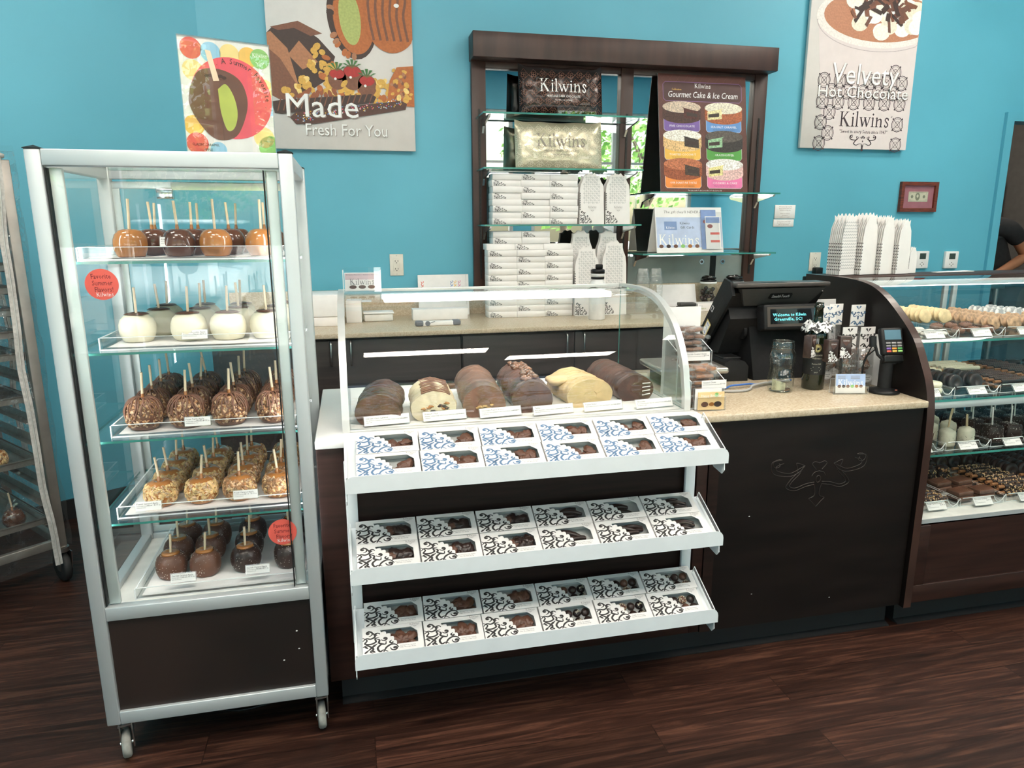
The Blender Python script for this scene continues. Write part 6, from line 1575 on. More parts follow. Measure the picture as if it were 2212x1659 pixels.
b = MB(); b.box(.002, .088, .012, .018, .003, .068, PAPER); b.box(.008, .094, .004, .007, .003, .060, mat('card_peach', srgb(240, 205, 150), .5)); F = front(.008, .0037, .003)
b.text('Happy Birthday!', .0125, INKW, F, x=.043, y=.042, dz=.0003, align='C', width=.07, res=1)
for x, m, r in ((.022, MILK, .012), (.045, CARAMEL, .009), (.065, DARK, .013)): b.disc((x, .018), r, m, F, 14, .0003, r * .7)
b.disc((.06, .048), .007, GRN, F, 10, .0002); b.obj('cards', t)

# ---------------------------------------------------------------- jar, bottle, bags, card terminal
t = thing('tip_jar', 'clear glass mason jar holding a folded bill and coins on the register counter', 'jar', (1.452, 2.155, .8525))
prof = [(.034, .0), (.041, .003), (.044, .012), (.044, .05), (.0405, .075), (.0415, .095), (.044, .12), (.0425, .136), (.0365, .147), (.0355, .15), (.0375, .152), (.0375, .156), (.0355, .158), (.0375, .161), (.0375, .165), (.0355, .168), (.0365, .176), (.034, .178), (.033, .175)]
JAR = sheer('jar_glass', (.93, .95, .92), f0=.10, bump=.12, bscale=30)
b = MB(); b.lathe(prof, JAR, None, 36); b.obj('glass', t)
b = MB(); b.lathe([(0, .002), (.036, .002), (.036, .005), (0, .006)], JAR, None, 24)
BILL = mat('bill_paper', (.40, .40, .28), .7, 0, .3, 60); pts = curve([(-.036, -.005), (-.03, -.022), (-.012, -.03), (.004, -.024), (.012, -.008)], 4)
vs = [(x, y, z) for z in (.008, .050) for x, y in pts]; n = len(pts); b.add([(x, y, z * (1 if z < .02 else .55 + .5 * (1 - i / n))) for i, (x, y, z) in enumerate(vs[:n])] + [(x, y, .048 - .022 * i / n) for i, (x, y, z) in enumerate(vs[n:])], [(i, i + 1, n + i + 1, n + i) for i in range(n - 1)], BILL)
o = b.obj('folded_bill', t)
for k in range(3): b = MB(); b.cyl((.005 + .011 * k, .008 * k - .02, .0065), (.005 + .011 * k, .008 * k - .02, .0082), .0105, mat('copper_coin', (.30, .14, .07), .4, .8), 20); b.obj('coin', t)
t = thing('wine_bottle', 'dark green wine bottle with a black label on the register counter', 'bottle', (1.588, 2.165, .8525))
WG = mat('bottle_glass', (.010, .014, .006), .06, 0, .2, 5, coat=.5)
b = MB(); b.lathe([(.030, .003), (.0365, 0), (.038, .004), (.038, .185), (.036, .20), (.026, .222), (.017, .238), (.0150, .25), (.0142, .285), (.0165, .287), (.0165, .294), (.0142, .296), (.0142, .305), (.010, .306), (.009, .29)], WG, None, 40); b.obj('glass', t)
LBL = mat('bottle_label', (.012, .011, .011), .45)
b = MB(); a0, a1 = -PI * 1.08, -PI * .20; n = 24
b.add([(.0384 * math.cos(a0 + (a1 - a0) * i / n), .0384 * math.sin(a0 + (a1 - a0) * i / n), z) for z in (.055, .165) for i in range(n + 1)], [(i, i + 1, n + 2 + i, n + 1 + i) for i in range(n)], LBL, smooth=True)
GOLDI = mat('gold_foil', (.60, .45, .16), .3, .8, .05)
def on_bottle(mb, rr=.0388):
    for q in range(len(mb.v)): x, y, z = mb.v[q]; a = -PI / 2 + x / rr - .45; mb.v[q] = V(((rr + z) * math.cos(a), (rr + z) * math.sin(a), y))
c = MB(); c.disc((0, .150), .014, GOLDI, None, 24, .0001); c.disc((0, .150), .011, mat('gold_light', (.72, .62, .30), .4, .6), None, 24, .0003); c.text('OMV', .009, LBL, None, 0, .147, .0005, 'C', res=1)
CRM = mat('label_cream', (.62, .58, .48), .5); c.text('OVERMOUNTAIN', .0085, CRM, None, 0, .122, .0002, 'C', .046, res=1); c.text('VINEYARDS', .0085, CRM, None, 0, .111, .0002, 'C', .034, res=1); c.text('Runner Hill', .0075, CRM, None, 0, .092, .0002, 'C', .03, res=1)
for q, w in enumerate((.022, .034, .028)): c.rect(-w / 2, w / 2, .082 - .006 * q, .0835 - .006 * q, CRM, None, .0002)
c.text('2017', .006, CRM, None, 0, .062, .0002, 'C', res=1); c.rect(-.05, .05, .0575, .0585, GOLDI, None, .0002); on_bottle(c)
b.add(c.v, c.f, LBL); off_ = len(b.f) - len(c.f)
for q, mi in enumerate(c.mi):
    m = c.mats[mi]
    if m not in b.mats: b.mats.append(m)
    b.mi[off_ + q] = b.mats.index(m)
b.obj('label', t)
t = thing('lace_ribbon', 'black and white scroll print ribbon gathered round the wine bottle neck', 'ribbon', (1.588, 2.165, .8525))
b = MB(); rnd = random.Random(6); n = 40; g = []
for j, (r, z) in enumerate(((.021, .236), (.032, .240), (.044, .226), (.050, .208))):
    for i in range(n): a = 2 * PI * i / n; rr = r * (1 + .12 * math.sin(7 * a + j) * (j > 0)); g.append((rr * math.cos(a), rr * math.sin(a), z + .006 * math.sin(9 * a + j * 2) * (j > 0)))
b.add(g, [(j * n + i, j * n + (i + 1) % n, (j + 1) * n + (i + 1) % n, (j + 1) * n + i) for j in range(3) for i in range(n)], mat('lace_white', (.72, .71, .70), .5, 0, .95, 95, col2=(.03, .03, .03), lo=.50, hi=.54, detail=1.5), smooth=True); b.obj('ribbon', t)
def neck_box(x, y, z, rz, label):
    t = thing('candy_gift_box', label, 'candy box', (x, y, z), rz, 'little candy boxes hung on the bottle neck')
    b = MB(); b.rbox(-.021, .021, -.014, .014, 0, .078, mat('clear_box_dark', (.05, .030, .026), .25, 0, .3, 30), .003); b.obj('box', t)
    b = MB(); F = front(0, -.0145, 0); lace(b, INKW, F, .04, -.0195, .002, 0, .07); b.poly([(-.014, .060), (0, .044), (.014, .060), (.012, .070), (-.012, .070)][::1], mat('gift_brown', (.10, .05, .04), .5), F, .0002); serif_word(b, INKW, F, .006, 0, .061, .0005, 'C', .022)
    b.obj('print', t)
    return t
o = neck_box(1.590, 2.088, .962, R(4), 'small dark candy box with white lace print hanging in front of the bottle')
o = neck_box(1.527, 2.115, .975, R(32), 'small dark candy box hanging on the left side of the bottle')
b = MB(); b.rect(-.012, .004, .012, .028, PAPER, front(0, -.0152, 0)); b.obj('price_sticker', o)
o = neck_box(1.651, 2.10, .970, R(-12), 'small dark candy box hanging on the right side of the bottle'); b = MB(); b.rect(-.018, -.004, .012, .028, PAPER, front(0, -.0152, 0)); b.obj('price_sticker', o)

CLEAR = sheer('bag_film', (.93, .93, .93), f0=.14, bump=.5, bscale=50, haze=.05)
def candy_bag(x, y, h, ink, label, rz=0, z=.8525):
    t = thing('candy_bag', label, 'candy bag', (x, y, z), rz, 'printed bags of caramels')
    b = MB(); n = 24; rg = []
    for zz, sx, sy in ((0, .026, .018), (.01, .029, .022), (.08, .029, .022), (.14, .028, .014), (h - .075, .028, .007)):
        rg.append([(sx * math.copysign(abs(math.cos(a)) ** .5, math.cos(a)) * (1 + .05 * noise.noise(V((a, zz * 20, x * 9)))), sy * math.copysign(abs(math.sin(a)) ** .5, math.sin(a)), zz) for a in [2 * PI * j / n for j in range(n)]])
    b.loft(rg, CLEAR); b.obj('bag', t)
    b = MB(); b.box(-.029, .029, -.004, -.001, h - .078, h, CARD); F = front(0, -.0045, h - .078); fleuron(b, ink, F, .026, 0, .045, 0, .16)
    for s in (1, -1): b.ribbon(curve([(s * .028, .010), (s * .014, .018), (s * .004, .008), (0, .002)], 5), .004, ink, F); b.poly([(s * .0, .060), (s * .012, .072), (s * .004, .074)][::int(s)], ink, F)
    b.disc((.012, .010), .004, ink, F, 10); b.disc((-.012, .010), .004, ink, F, 10); b.obj('header_card', t)
    b = MB(); rnd = random.Random(int(x * 999))
    for q in range(12): b.rbox(-.012, .012, -.006, .006, -.006, .006, CCD, .003, 1, T(rnd.uniform(-.010, .010), rnd.uniform(-.008, .008), .014 + .0095 * q) @ Matrix.Rotation(rnd.uniform(-.8, .8), 4, 'Y') @ rotz(rnd.uniform(-.4, .4)))
    o = b.obj('caramels', t); o['kind'] = 'stuff'
    b = MB(); F = front(0, -.0235, 0); b.disc((0, .032), .021, CARD, F, 28, .0, .014); b.ribbon([(.0185 * math.cos(a), .032 + .0115 * math.sin(a)) for a in [2 * PI * k / 24 for k in range(25)]], .0008, INKG, F, .0003)
    b.text('CARAMEL', .007, INK, F, 0, .0335, .0003, 'C', .026, res=1); b.text('CORN', .006, INK, F, 0, .026, .0003, 'C', .016, res=1); serif_word(b, INKW, F, .011, 0, .075, .0002, 'C', .042); b.obj('seal', t)
    return t
candy_bag(1.718, 2.165, .215, INK, 'clear bag of caramels with black scroll header, in front on the left')
candy_bag(1.784, 2.155, .215, INK, 'clear bag of caramels with black scroll header, in front on the right')
candy_bag(1.680, 2.235, .285, INKB, 'tall clear bag of caramels with blue scroll header, left behind the black ones')
candy_bag(1.800, 2.235, .285, INKB, 'tall clear bag of caramels with blue scroll header, right behind the black ones')
candy_bag(1.742, 2.282, .285, INKB, 'tall clear bag with blue scroll header standing between and behind the other bags')
t = thing('gift_card_holder', 'pale blue gift card in a clear holder before the caramel bags', 'gift card', (1.604, 2.058, .8525), R(-12))
b = MB(); b.glassbox(-.008, .112, 0, .002, 0, .028, ACRYL, ACEDGE); b.box(-.008, .112, 0, .04, 0, .002, ACRYL); b.glassbox(-.008, .112, .03, .032, .002, .05, ACRYL, ACEDGE); b.obj('holder', t)
b = MB(); M2 = frm((0, .006, .003), (1, 0, 0), (0, .14, 1)); b.box(.002, .104, 0, .066, -.004, 0, PAPER, M2); b.rect(.002, .104, .026, .066, mat('gift_blue', srgb(165, 185, 220), .5), M2, .0003); serif_word(b, INKW, M2, .026, .053, .026, .0006, 'C', .088)
for k in range(6): b.disc((.014 + .015 * k, .024), .0065, (MILK, DARK, MILKL, GRN, CARAMEL, MILK)[k], M2, 12, .0008, .005)
for q in range(3):
    for s in (0, 1): b.rect(.008 + .045 * s, .035 + .05 * s, .058 - .004 * q, .0592 - .004 * q, INKG, M2, .0006)
b.obj('card', t)
b = MB(); b.prism([(0, 0), (.085, 0), (.085, .29), (0, .29)], .002, PAPER, frm((1.752, 2.375, .8527), (1, 0, 0), (0, .12, 1))); tag(b.obj('white_form'), 'white paper form leaning behind the caramel bags', 'paper')
b = MB(); b.prism([(0, 0), (.11, 0), (.11, .185), (0, .185)], .004, PAPER, frm((1.838, 2.10, .8527), (-.05, 1, 0), (0, 0, 1)) @ T(.03, 0, 0)); 
tag(b.obj('white_folder'), 'white folder leaning on the dark arched panel behind the card terminal', 'folder')
t = thing('card_terminal', 'black payment terminal on a pole stand at the counter end', 'card terminal', (1.787, 2.050, .8525))
b = MB(); b.lathe([(0, 0), (.050, 0), (.052, .004), (.050, .010), (.030, .014), (.024, .018), (0, .018)], BLACK, None, 36); b.disc((.022, -.026), .009, mat('terminal_sticker', srgb(190, 120, 100), .5), flat(0, 0, .0128), 18); b.obj('base', t)
b = MB(); b.cyl((0, 0, .016), (0, 0, .112), .0215, BLACK2, 24); b.cyl((0, 0, .112), (0, .004, .135), .016, BLACK, 20); b.obj('pole', t)
TF = frm((.010, -.018, .150), (1, -.10, 0), (.06, .36, .93))
b = MB(); b.rbox(-.041, .041, -.015, .082, -.026, 0, BLACK2, .010, 3, TF); b.rbox(-.036, .036, -.040, -.013, -.030, -.004, BLACK, .006, 3, TF); b.obj('terminal', t)
b = MB(); b.tube([(-.045, .01, .165), (-.040, 0, .135), (-.020, -.012, .112), (.015, -.018, .104), (.04, -.012, .118), (.050, .0, .15)], .005, BLACK2, 8); b.tube([(-.05, .02, .195), (-.052, .012, .16)], .012, BLACK2, 10); b.obj('cradle', t)
b = MB(); b.rect(-.030, .030, .038, .072, mat('terminal_screen', (.10, .20, .26), .15, 0, .1, 8), TF, .0006)
for r in range(4):
    for c_ in range(3):
        m = [mat('key_purple', srgb(120, 90, 170), .4), mat('key_orange', srgb(230, 150, 60), .4), mat('key_green', srgb(90, 165, 90), .4)][c_] if r == 1 else [RED, YEL, GRN][c_] if r == 0 else mat('key_grey', (.25, .24, .24), .4)
        b.rbox(-.029 + .0205 * c_, -.012 + .0205 * c_, -.006 + .0095 * r, .0005 + .0095 * r, 0, .0025, m, .001, 1, TF)
b.obj('keypad', t)
b = MB(); b.tube([V(p) for p in ((-.052, .015, .165), (-.075, .02, .11), (-.068, .03, .05), (-.055, .05, .08), (-.03, .06, .12), (-.01, .04, .15))], .0025, BLACK, 6); b.obj('cord', t)

# ---------------------------------------------------------------- candy display case on the right
t = thing('candy_display_case', 'long curved glass candy case with a dark arched end panel at the right', 'display case', (0, 0, 0))
AP = [(1.905, .098), (1.905, .70), (1.912, .824), (1.932, .906), (1.966, .974), (2.009, 1.046), (2.078, 1.111), (2.171, 1.178), (2.264, 1.213), (2.40, 1.224), (2.62, 1.224)]
apc = [AP[0]] + curve(AP[1:], 5)
EDGEW = mat('panel_edge_wood', (.050, .024, .018), .3, 0, .3, 6)
b = MB(); b.prism(apc + [(2.62, .098)], .030, mat('arch_panel', (.006, .004, .0036), .42, 0, .3, 4, spec=.3), frm((1.875, 0, 0), (0, 1, 0), (0, 0, 1)), EDGEW); b.obj('end_panel', t)
CX0, CX1 = 1.876, 3.45
b = MB(); b.box(CX0, CX1, 1.922, 2.60, .105, .405, WALNUTH); b.rbox(CX0, CX1, 1.914, 1.925, .108, .175, WALNUTH, .002); b.rbox(CX0, CX0 + .05, 1.914, 1.925, .175, .40, WALNUTH, .002); b.obj('base', t)
b = MB(); b.box(CX0, CX1, 1.985, 2.5, 0, .105, VINYL); b.prism([(1.985, .0), (1.985, .105), (1.98, .105), (1.977, .012), (1.955, .004), (1.955, 0)], CX1 - CX0, VINYL, frm((CX1, 0, 0), (0, 1, 0), (0, 0, 1))); b.obj('toe_kick', t)
b = MB(); b.box(CX0, CX1, 1.925, 2.59, .406, .420, MATS['white_deck']); b.box(CX0, CX1, 1.922, 1.926, .400, .420, ALU); b.obj('deck', t)
b = MB(); b.rbox(CX0, CX1, 2.46, 2.64, 1.204, 1.222, WALNUTH, .003); b.obj('top', t)
gp = [(p[0] + .012, p[1] - .006) for p in apc if p[1] > .7 and p[0] < 2.47]
gp = [(1.930, .421), (1.928, .6)] + gp; n = len(gp)
b = MB(); b.add([(x, p[0], p[1]) for x in (CX0, CX1) for p in gp], [(i, n + i, n + i + 1, i + 1) for i in range(n - 1)], GLASS, smooth=True); b.obj('curved_glass', t)
b = MB(); b.rect(CX0, CX1, .42, 1.204, sheer('rear_case_glass', (.55, .60, .62), f0=.08), front(0, 2.585, 0)); b.obj('rear_glass', t)
b = MB(); b.rbox(CX0, CX1, 2.44, 2.46, 1.183, 1.203, RACKW, .003); p = b.obj('light_housing', t)
b = MB(); b.box(CX0 + .02, CX1 - .02, 2.445, 2.455, 1.179, 1.183, mat('case_light', (1, .95, .86), .5, 0, 0, emit=5)); b.obj('light_tube', p)
CSH = [(1.022, 2.065), (.812, 2.045), (.602, 2.055)]
for k, (z, y0) in enumerate(CSH):
    b = MB(); b.glassbox(CX0 + .004, CX1, y0, 2.56, z - .008, z, GLASS, GEDGE); o = b.obj('glass_shelf', t)
    if k == 1: b = MB(); b.rbox(CX0 + .004, CX1, y0 + .002, y0 + .022, z - .034, z - .009, ALU, .002); b.obj('shelf_rail', o)
for x in (2.44, 2.485): b = MB(); b.rbox(x, x + .022, 2.52, 2.535, .422, 1.18, ALU, .002); b.obj('shelf_post', t)
# trays, price cards, sweets
def wavy_tray(x0, x1, y0, y1, z, where):
    t = thing('candy_tray', 'clear candy tray, ' + where, 'tray', (0, 0, 0), 0, 'clear trays in the candy case')
    b = MB(); b.glassbox(x0, x1, y0, y1, z + .001, z + .004, ACRYL, ACEDGE)
    for x in (x0, x1 - .002): b.glassbox(x, x + .002, y0, y1, z + .004, z + .030, ACRYL, ACEDGE)
    n = 24; vs = []
    for i in range(n + 1):
        f = i / n; h = .036 - .026 * max(0, math.sin(PI * max(0, min(1, (f - .72) / .26)))) ** .7
        vs += [(x0 + (x1 - x0) * f, y0, z + .004), (x0 + (x1 - x0) * f, y0 - .008, z + h)]
    b.add(vs, [(2 * i, 2 * i + 2, 2 * i + 3, 2 * i + 1) for i in range(n)], ACRYL); b.tube([vs[2 * i + 1] for i in range(n + 1)], .0014, ACEDGE, 6)
    b.obj('tray', t)
_sw = {}
STRW = mat('cream_drizzle', (.72, .62, .45), .4); WAF = mat('cream_wafer', (.68, .53, .30), .55, 0, .18, 40, bump=.2, bscale=60); BWAF = mat('brown_swirl_wafer', (.42, .26, .15), .5, 0, .5, 60); BARK = MATS['tree_bark']; GBARK = mat('grey_cookie_bark', (.30, .31, .32), .5, 0, .9, 35, col2=(.72, .72, .70), lo=.45, hi=.55)
SPK = mat('speckled_white_coating', (.70, .66, .52), .45, 0, .1, 20)
def sweet_mesh(kind, v):
    b = MB(); rnd = random.Random(v + 40)
    if kind in ('wafer', 'swirl', 'bark'):
        m = {'wafer': WAF, 'swirl': BWAF, 'bark': GBARK}[kind]
        b.blob((0, 0, .027), (.030, .0055, .027), m, v, .14, 1.4, 3)
    elif kind == 'oval': b.blob((0, 0, .008), (.025, .017, .008), mat('white_candy_coat', (.74, .70, .64), .4), v, .06, 1.2, 3)
    elif kind == 'shell':
        b.blob((0, 0, .016), (.026, .020, .016), MILKL, v, .04, 1.2, 3)
        for k in range(7): x = -.021 + .007 * k; q = math.sqrt(max(0, 1 - (x / .026) ** 2)); b.tube([(x, -.020 * q, .014), (x + .002, -.010 * q, .028 * q + .003), (x + .003, 0, .016 + .0168 * q), (x + .003, .012 * q, .016 + .012 * q)], .0013, DARK, 5)
    elif kind == 'round': b.lathe([(0, 0), (.034, 0), (.037, .004), (.037, .014), (.034, .018), (0, .019)], WCHOC, None, 28)
    elif kind == 'dround': b.lathe([(0, 0), (.027, 0), (.030, .004), (.029, .012), (.025, .016), (0, .017)], DARK, None, 24)
    elif kind == 'oreo': b.lathe([(0, -.011), (.027, -.011), (.030, -.008), (.0305, 0), (.030, .008), (.027, .011), (.012, .0115), (.008, .006), (0, .006)], DARK, frm((0, 0, .030), (1, 0, 0), (0, 0, 1)), 22)
    elif kind == 'wrod':
        b.cyl((-.10, 0, .0095), (.085, 0, .0095), .0095, WCHOC, 12); b.cyl((.085, 0, .0095), (.10, 0, .0095), .008, mat('cookie_roll', (.28, .14, .06), .6), 12)
        for k in range(12): x = -.09 + .014 * k; b.tube([(x, -.008, .014), (x + .004, 0, .0192), (x + .008, .008, .014)], .0012, STRW, 5)
    elif kind == 'prod':
        b.cyl((-.10, 0, .008), (-.06, 0, .008), .0058, mat('pretzel', (.26, .11, .04), .4, 0, .3, 30), 10); b.cyl((-.065, 0, .0085), (.10, 0, .0085), .0085, DARK, 12)
        for k in range(14): x = -.06 + .0115 * k; b.tube([(x, -.007, .013), (x + .003, 0, .0172), (x + .006, .007, .013)], .0014, MILKL, 5)
    elif kind == 'nrod':
        b.cyl((-.10, 0, .011), (-.068, 0, .011), .0062, MATS['pretzel'] if 'pretzel' in MATS else CARAMEL, 10); b.cyl((-.07, 0, .011), (.10, 0, .011), .0095, DARK, 12)
        for k in range(120):
            a = rnd.random() * 6.28; x = rnd.uniform(-.068, .10); s = rnd.uniform(.002, .0038); c = V((x, .0105 * math.cos(a), .011 + .0105 * math.sin(a)))
            b.add([c + V((s, 0, 0)), c + V((0, s, 0)), c - V((s, 0, 0)), c - V((0, s, 0)), c + V((0, 0, s)), c - V((0, 0, s))], [(0, 1, 4), (1, 2, 4), (2, 3, 4), (3, 0, 4), (1, 0, 5), (2, 1, 5), (3, 2, 5), (0, 3, 5)], (NUTD, NUTL, NUTP)[k % 3])
    elif kind == 'graham':
        b.rbox(-.036, .036, -.028, .028, 0, .016, mat('graham_coat', (.10, .048, .03), .4, 0, .2, 30), .004, 2)
        for k in range(11): x = -.034 + .0066 * k; b.tube([(x, -.028, .010), (x + .002, -.024, .0168), (x + .005, 0, .0172), (x + .008, .024, .0168)], .0013, MILKL, 5)
    elif kind == 'cluster2': b.blob((0, 0, .0185), (.026, .022, .014), DARK, v, .2, 1.8, 3); chips(b, .024, .026, 60, .3, .97, (NUTL, NUTD, DARK), .0045, rnd)
    if kind in ('wrod', 'prod', 'nrod'):
        for q in b.v: q.x *= .84
    o = b.obj({'wafer': 'wafer_cookie', 'swirl': 'swirl_cookie', 'bark': 'cookie_bark', 'oval': 'candy_oval', 'shell': 'chocolate_shell', 'round': 'white_chocolate_round', 'dround': 'chocolate_round', 'oreo': 'dipped_cookie', 'wrod': 'white_cookie_roll', 'prod': 'pretzel_rod', 'nrod': 'nut_pretzel_rod', 'graham': 'dipped_graham', 'cluster2': 'nut_cluster'}[kind])
    return o
SWD = {'wafer': 'cream colored wafer cookie', 'swirl': 'brown swirled cookie', 'bark': 'grey and white cookie bark piece', 'oval': 'white candy oval', 'shell': 'striped milk chocolate shell', 'round': 'flat white chocolate round', 'dround': 'dark chocolate round', 'oreo': 'dark dipped sandwich cookie', 'wrod': 'white chocolate cookie roll', 'prod': 'drizzled chocolate pretzel rod', 'nrod': 'nut covered pretzel rod', 'graham': 'striped chocolate graham', 'cluster2': 'dark nut cluster'}
def sweet(kind, v, x, y, z, rx, rz, where):
    if (kind, v) not in _sw: o = _sw[(kind, v)] = sweet_mesh(kind, v)
    else: o = _sw[(kind, v)].copy(); COL.objects.link(o)
    o.location = (x, y, z); o.rotation_euler = (rx, 0, rz)
    return tag(o, SWD[kind] + ' in the ' + where, 'confection', SWD[kind] + 's, ' + where)
rnd = random.Random(77)
SHN = {0: 'top shelf', 1: 'second shelf', 2: 'third shelf', 3: 'floor'}
TX = [(1.915, 2.105), (2.115, 2.305), (2.315, 2.505), (2.515, 2.705), (2.715, 2.905)]
TZS = [1.022, .812, .602, .420]; TY0 = [2.095, 2.08, 2.085, 1.99]
COLN = ['leftmost', 'second', 'third', 'fourth', 'fifth']
def standing(kind, s, c, y0, y1, nx, ny, tilt=.5, dz=0, x_in=.03, turn=0):
    x0, x1 = TX[c]
    for i in range(nx):
        for j in range(ny):
            sweet(kind, (i + j) % 4, x0 + x_in + (x1 - x0 - 2 * x_in) * (i / (nx - 1) if nx > 1 else .5) + rnd.uniform(-.002, .002), y0 + (y1 - y0) * j / max(1, ny - 1), TZS[s] + .0075 + dz, -tilt, rnd.uniform(-.08, .08) + turn, COLN[c] + ' tray, candy case ' + SHN[s])
def lying(kind, s, c, y0, y1, nx, ny, turn=0, dz=0, x_in=.03, layers=1, lh=.018):
    x0, x1 = TX[c]
    for l in range(layers):
        for i in range(nx):
            for j in range(ny):
                sweet(kind, (i + j + l) % 4, x0 + x_in + (x1 - x0 - 2 * x_in) * (i / (nx - 1) if nx > 1 else .5), y0 + (y1 - y0) * (j / (ny - 1) if ny > 1 else .5) + (.004 if l else 0), TZS[s] + .0075 + dz + l * lh, 0, turn + rnd.uniform(-.06, .06), COLN[c] + ' tray, candy case ' + SHN[s])
for s in range(4):
    for c in range(5):
        wavy_tray(TX[c][0], TX[c][1], TY0[s], 2.50, TZS[s], COLN[c] + ' on the ' + SHN[s])
        if c < 4:
            tx, tz = (TX[c][0] + TX[c][1]) / 2 - .0, TZS[s] + .006
            nm = [('Cream Wafers', 'Tuttles', 'Pecan Bark', 'Cookie Bark'), ('White Chocolate Coin', 'Dipped Sandwich', 'Pretzel Rods', 'Dark Rods'), ('Krispie Pop', 'Marshmallow Pop', 'Dark Pop', 'Dark Pop'), ('Pecan Turtle Pretzel', 'Chocolate Graham', 'Turtle Pretzel Rod', 'Dipped Cookie')][s][c]
            price_tag(tx - .01, TY0[s] - .022, tz, .078, .030, (nm, '120 cal', 'Made with Heritage Milk Chocolate'), 'white price card of the ' + COLN[c] + ' tray on the candy case ' + SHN[s], 'price cards in the candy case', 38, price='$2.49 ea')
# top shelf
lying('oval', 0, 0, 2.13, 2.24, 3, 3); standing('wafer', 0, 0, 2.31, 2.46, 2, 7, .35, .02, .05)
lying('shell', 0, 1, 2.13, 2.23, 3, 2, layers=1); standing('wafer', 0, 1, 2.30, 2.46, 2, 8, .35, .02, .05)
standing('swirl', 0, 2, 2.18, 2.46, 2, 10, .45, .006, .05); standing('swirl', 0, 3, 2.14, 2.30, 2, 6, .45, 0, .05); standing('bark', 0, 3, 2.34, 2.47, 2, 6, .45, .01, .05); standing('bark', 0, 4, 2.14, 2.46, 2, 11, .45, 0, .05)
# second shelf
lying('round', 1, 0, 2.13, 2.22, 2, 2, x_in=.045, layers=2, lh=.021); lying('dround', 1, 0, 2.30, 2.44, 2, 3, x_in=.05, layers=2)
standing('oreo', 1, 1, 2.13, 2.24, 2, 5, .25, 0, .05); lying('wrod', 1, 1, 2.32, 2.46, 1, 6, .0, layers=2, lh=.021, x_in=.09)
lying('prod', 1, 2, 2.12, 2.28, 1, 7, .0, layers=2, lh=.019); lying('wrod', 1, 2, 2.34, 2.46, 1, 5, layers=2, lh=.021)
lying('prod', 1, 3, 2.12, 2.46, 1, 12, 0, layers=2, lh=.019); lying('dround', 1, 4, 2.13, 2.44, 2, 5, x_in=.05, layers=2)
# floor of the case
lying('nrod', 3, 0, 2.03, 2.12, 1, 4, 0, layers=1); lying('cluster2', 3, 0, 2.22, 2.44, 2, 4, x_in=.05)
lying('graham', 3, 1, 2.04, 2.14, 2, 2, .1, x_in=.048, layers=2, lh=.018); lying('cluster2', 3, 1, 2.24, 2.46, 3, 4, layers=2, lh=.022)
lying('nrod', 3, 2, 2.03, 2.24, 1, 8, 0, layers=2, lh=.022); standing('oreo', 3, 2, 2.32, 2.47, 3, 6, .25)
lying('nrod', 3, 3, 2.03, 2.12, 1, 4, 0, layers=2, lh=.022); standing('oreo', 3, 3, 2.18, 2.47, 3, 11, .25); standing('oreo', 3, 4, 2.04, 2.47, 3, 15, .25)
# treats on sticks, third shelf
FLATST = mat('popsicle_stick', (.60, .45, .27), .6, 0, .12, 20); WSTICK = mat('white_paper_stick', (.80, .78, .74), .6)
def pop(kind, v):
    t = thing({'krispie': 'krispie_pop', 'white': 'marshmallow_pop', 'dark': 'chocolate_pop'}[kind], '', 'treat on a stick', (0, 0, 0)); rnd = random.Random(v)
    b = MB()
    if kind == 'white':
        b.blob((0, 0, .036), (.028, .026, .034), SPK, v, .05, 1.4, 3); b.lathe([(0, .0), (.027, 0), (.0285, .006), (.0285, .05), (.025, .060), (0, .062)], SPK, None, 24); p = b.obj('coating', t)
        b = MB(); chips(b, .0287, .060, 70, .05, .97, (BLACK, BLACK, GREYP), .0016, rnd); o = b.obj('cookie_crumbs', t); o['kind'] = 'stuff'
    elif kind == 'krispie':
        b.rbox(-.034, .034, -.018, .018, 0, .058, MILKL, .006, 2)
        for k in range(10): b.tube([(-.036 + .007 * k, -.0185, .004 + .0), (-.03 + .007 * k, -.0190, .03), (-.026 + .007 * k, -.018, .056)], .0014, MILK, 5)
        b.obj('coating', t)
    else:
        b.rbox(-.030, .030, -.028, .028, 0, .066, DARK, .007, 2); b.obj('coating', t)
        b = MB()
        for q in range(90):
            f = rnd.randrange(3); p = V((rnd.uniform(-.028, .028), -.0285, rnd.uniform(.004, .062))) if f == 0 else V((-.0305, rnd.uniform(-.026, .026), rnd.uniform(.004, .062))) if f == 1 else V((rnd.uniform(-.028, .028), rnd.uniform(-.026, .026), .0665)); s = .0012
            b.add([p + V((s, 0, 0)), p + V((0, s, 0)), p - V((s, 0, 0)), p - V((0, s, 0)), p + V((0, 0, s)), p - V((0, 0, s))], [(0, 1, 4), (1, 2, 4), (2, 3, 4), (3, 0, 4), (1, 0, 5), (2, 1, 5), (3, 2, 5), (0, 3, 5)], SALT)
        o = b.obj('sprinkles', t); o['kind'] = 'stuff'
    lx = rnd.uniform(-.008, .008); b = MB()
    if kind == 'dark': b.cyl((0, 0, .05), (lx, .004, .135), .0028, WSTICK, 10)
    else: b.prism([(-.0045, .05), (.0045, .05), (.0045 + lx, .112), (.003 + lx, .116), (-.003 + lx, .116), (-.0045 + lx, .112)], .0022, FLATST, front(0, -.001, 0))
    b.obj('stick', t)
    return t
_pp = {}
def put_pop(kind, v, x, y, lab):
    z = TZS[2] + .0055
    if (kind, v) not in _pp: o = _pp[(kind, v)] = pop(kind, v)
    else: o = dup(_pp[(kind, v)])
    o.location = (x, y, z); o.rotation_euler = (0, 0, rnd.uniform(-.25, .25)); tag(o, lab, 'treat on a stick', lab.split(',')[0] + 's')
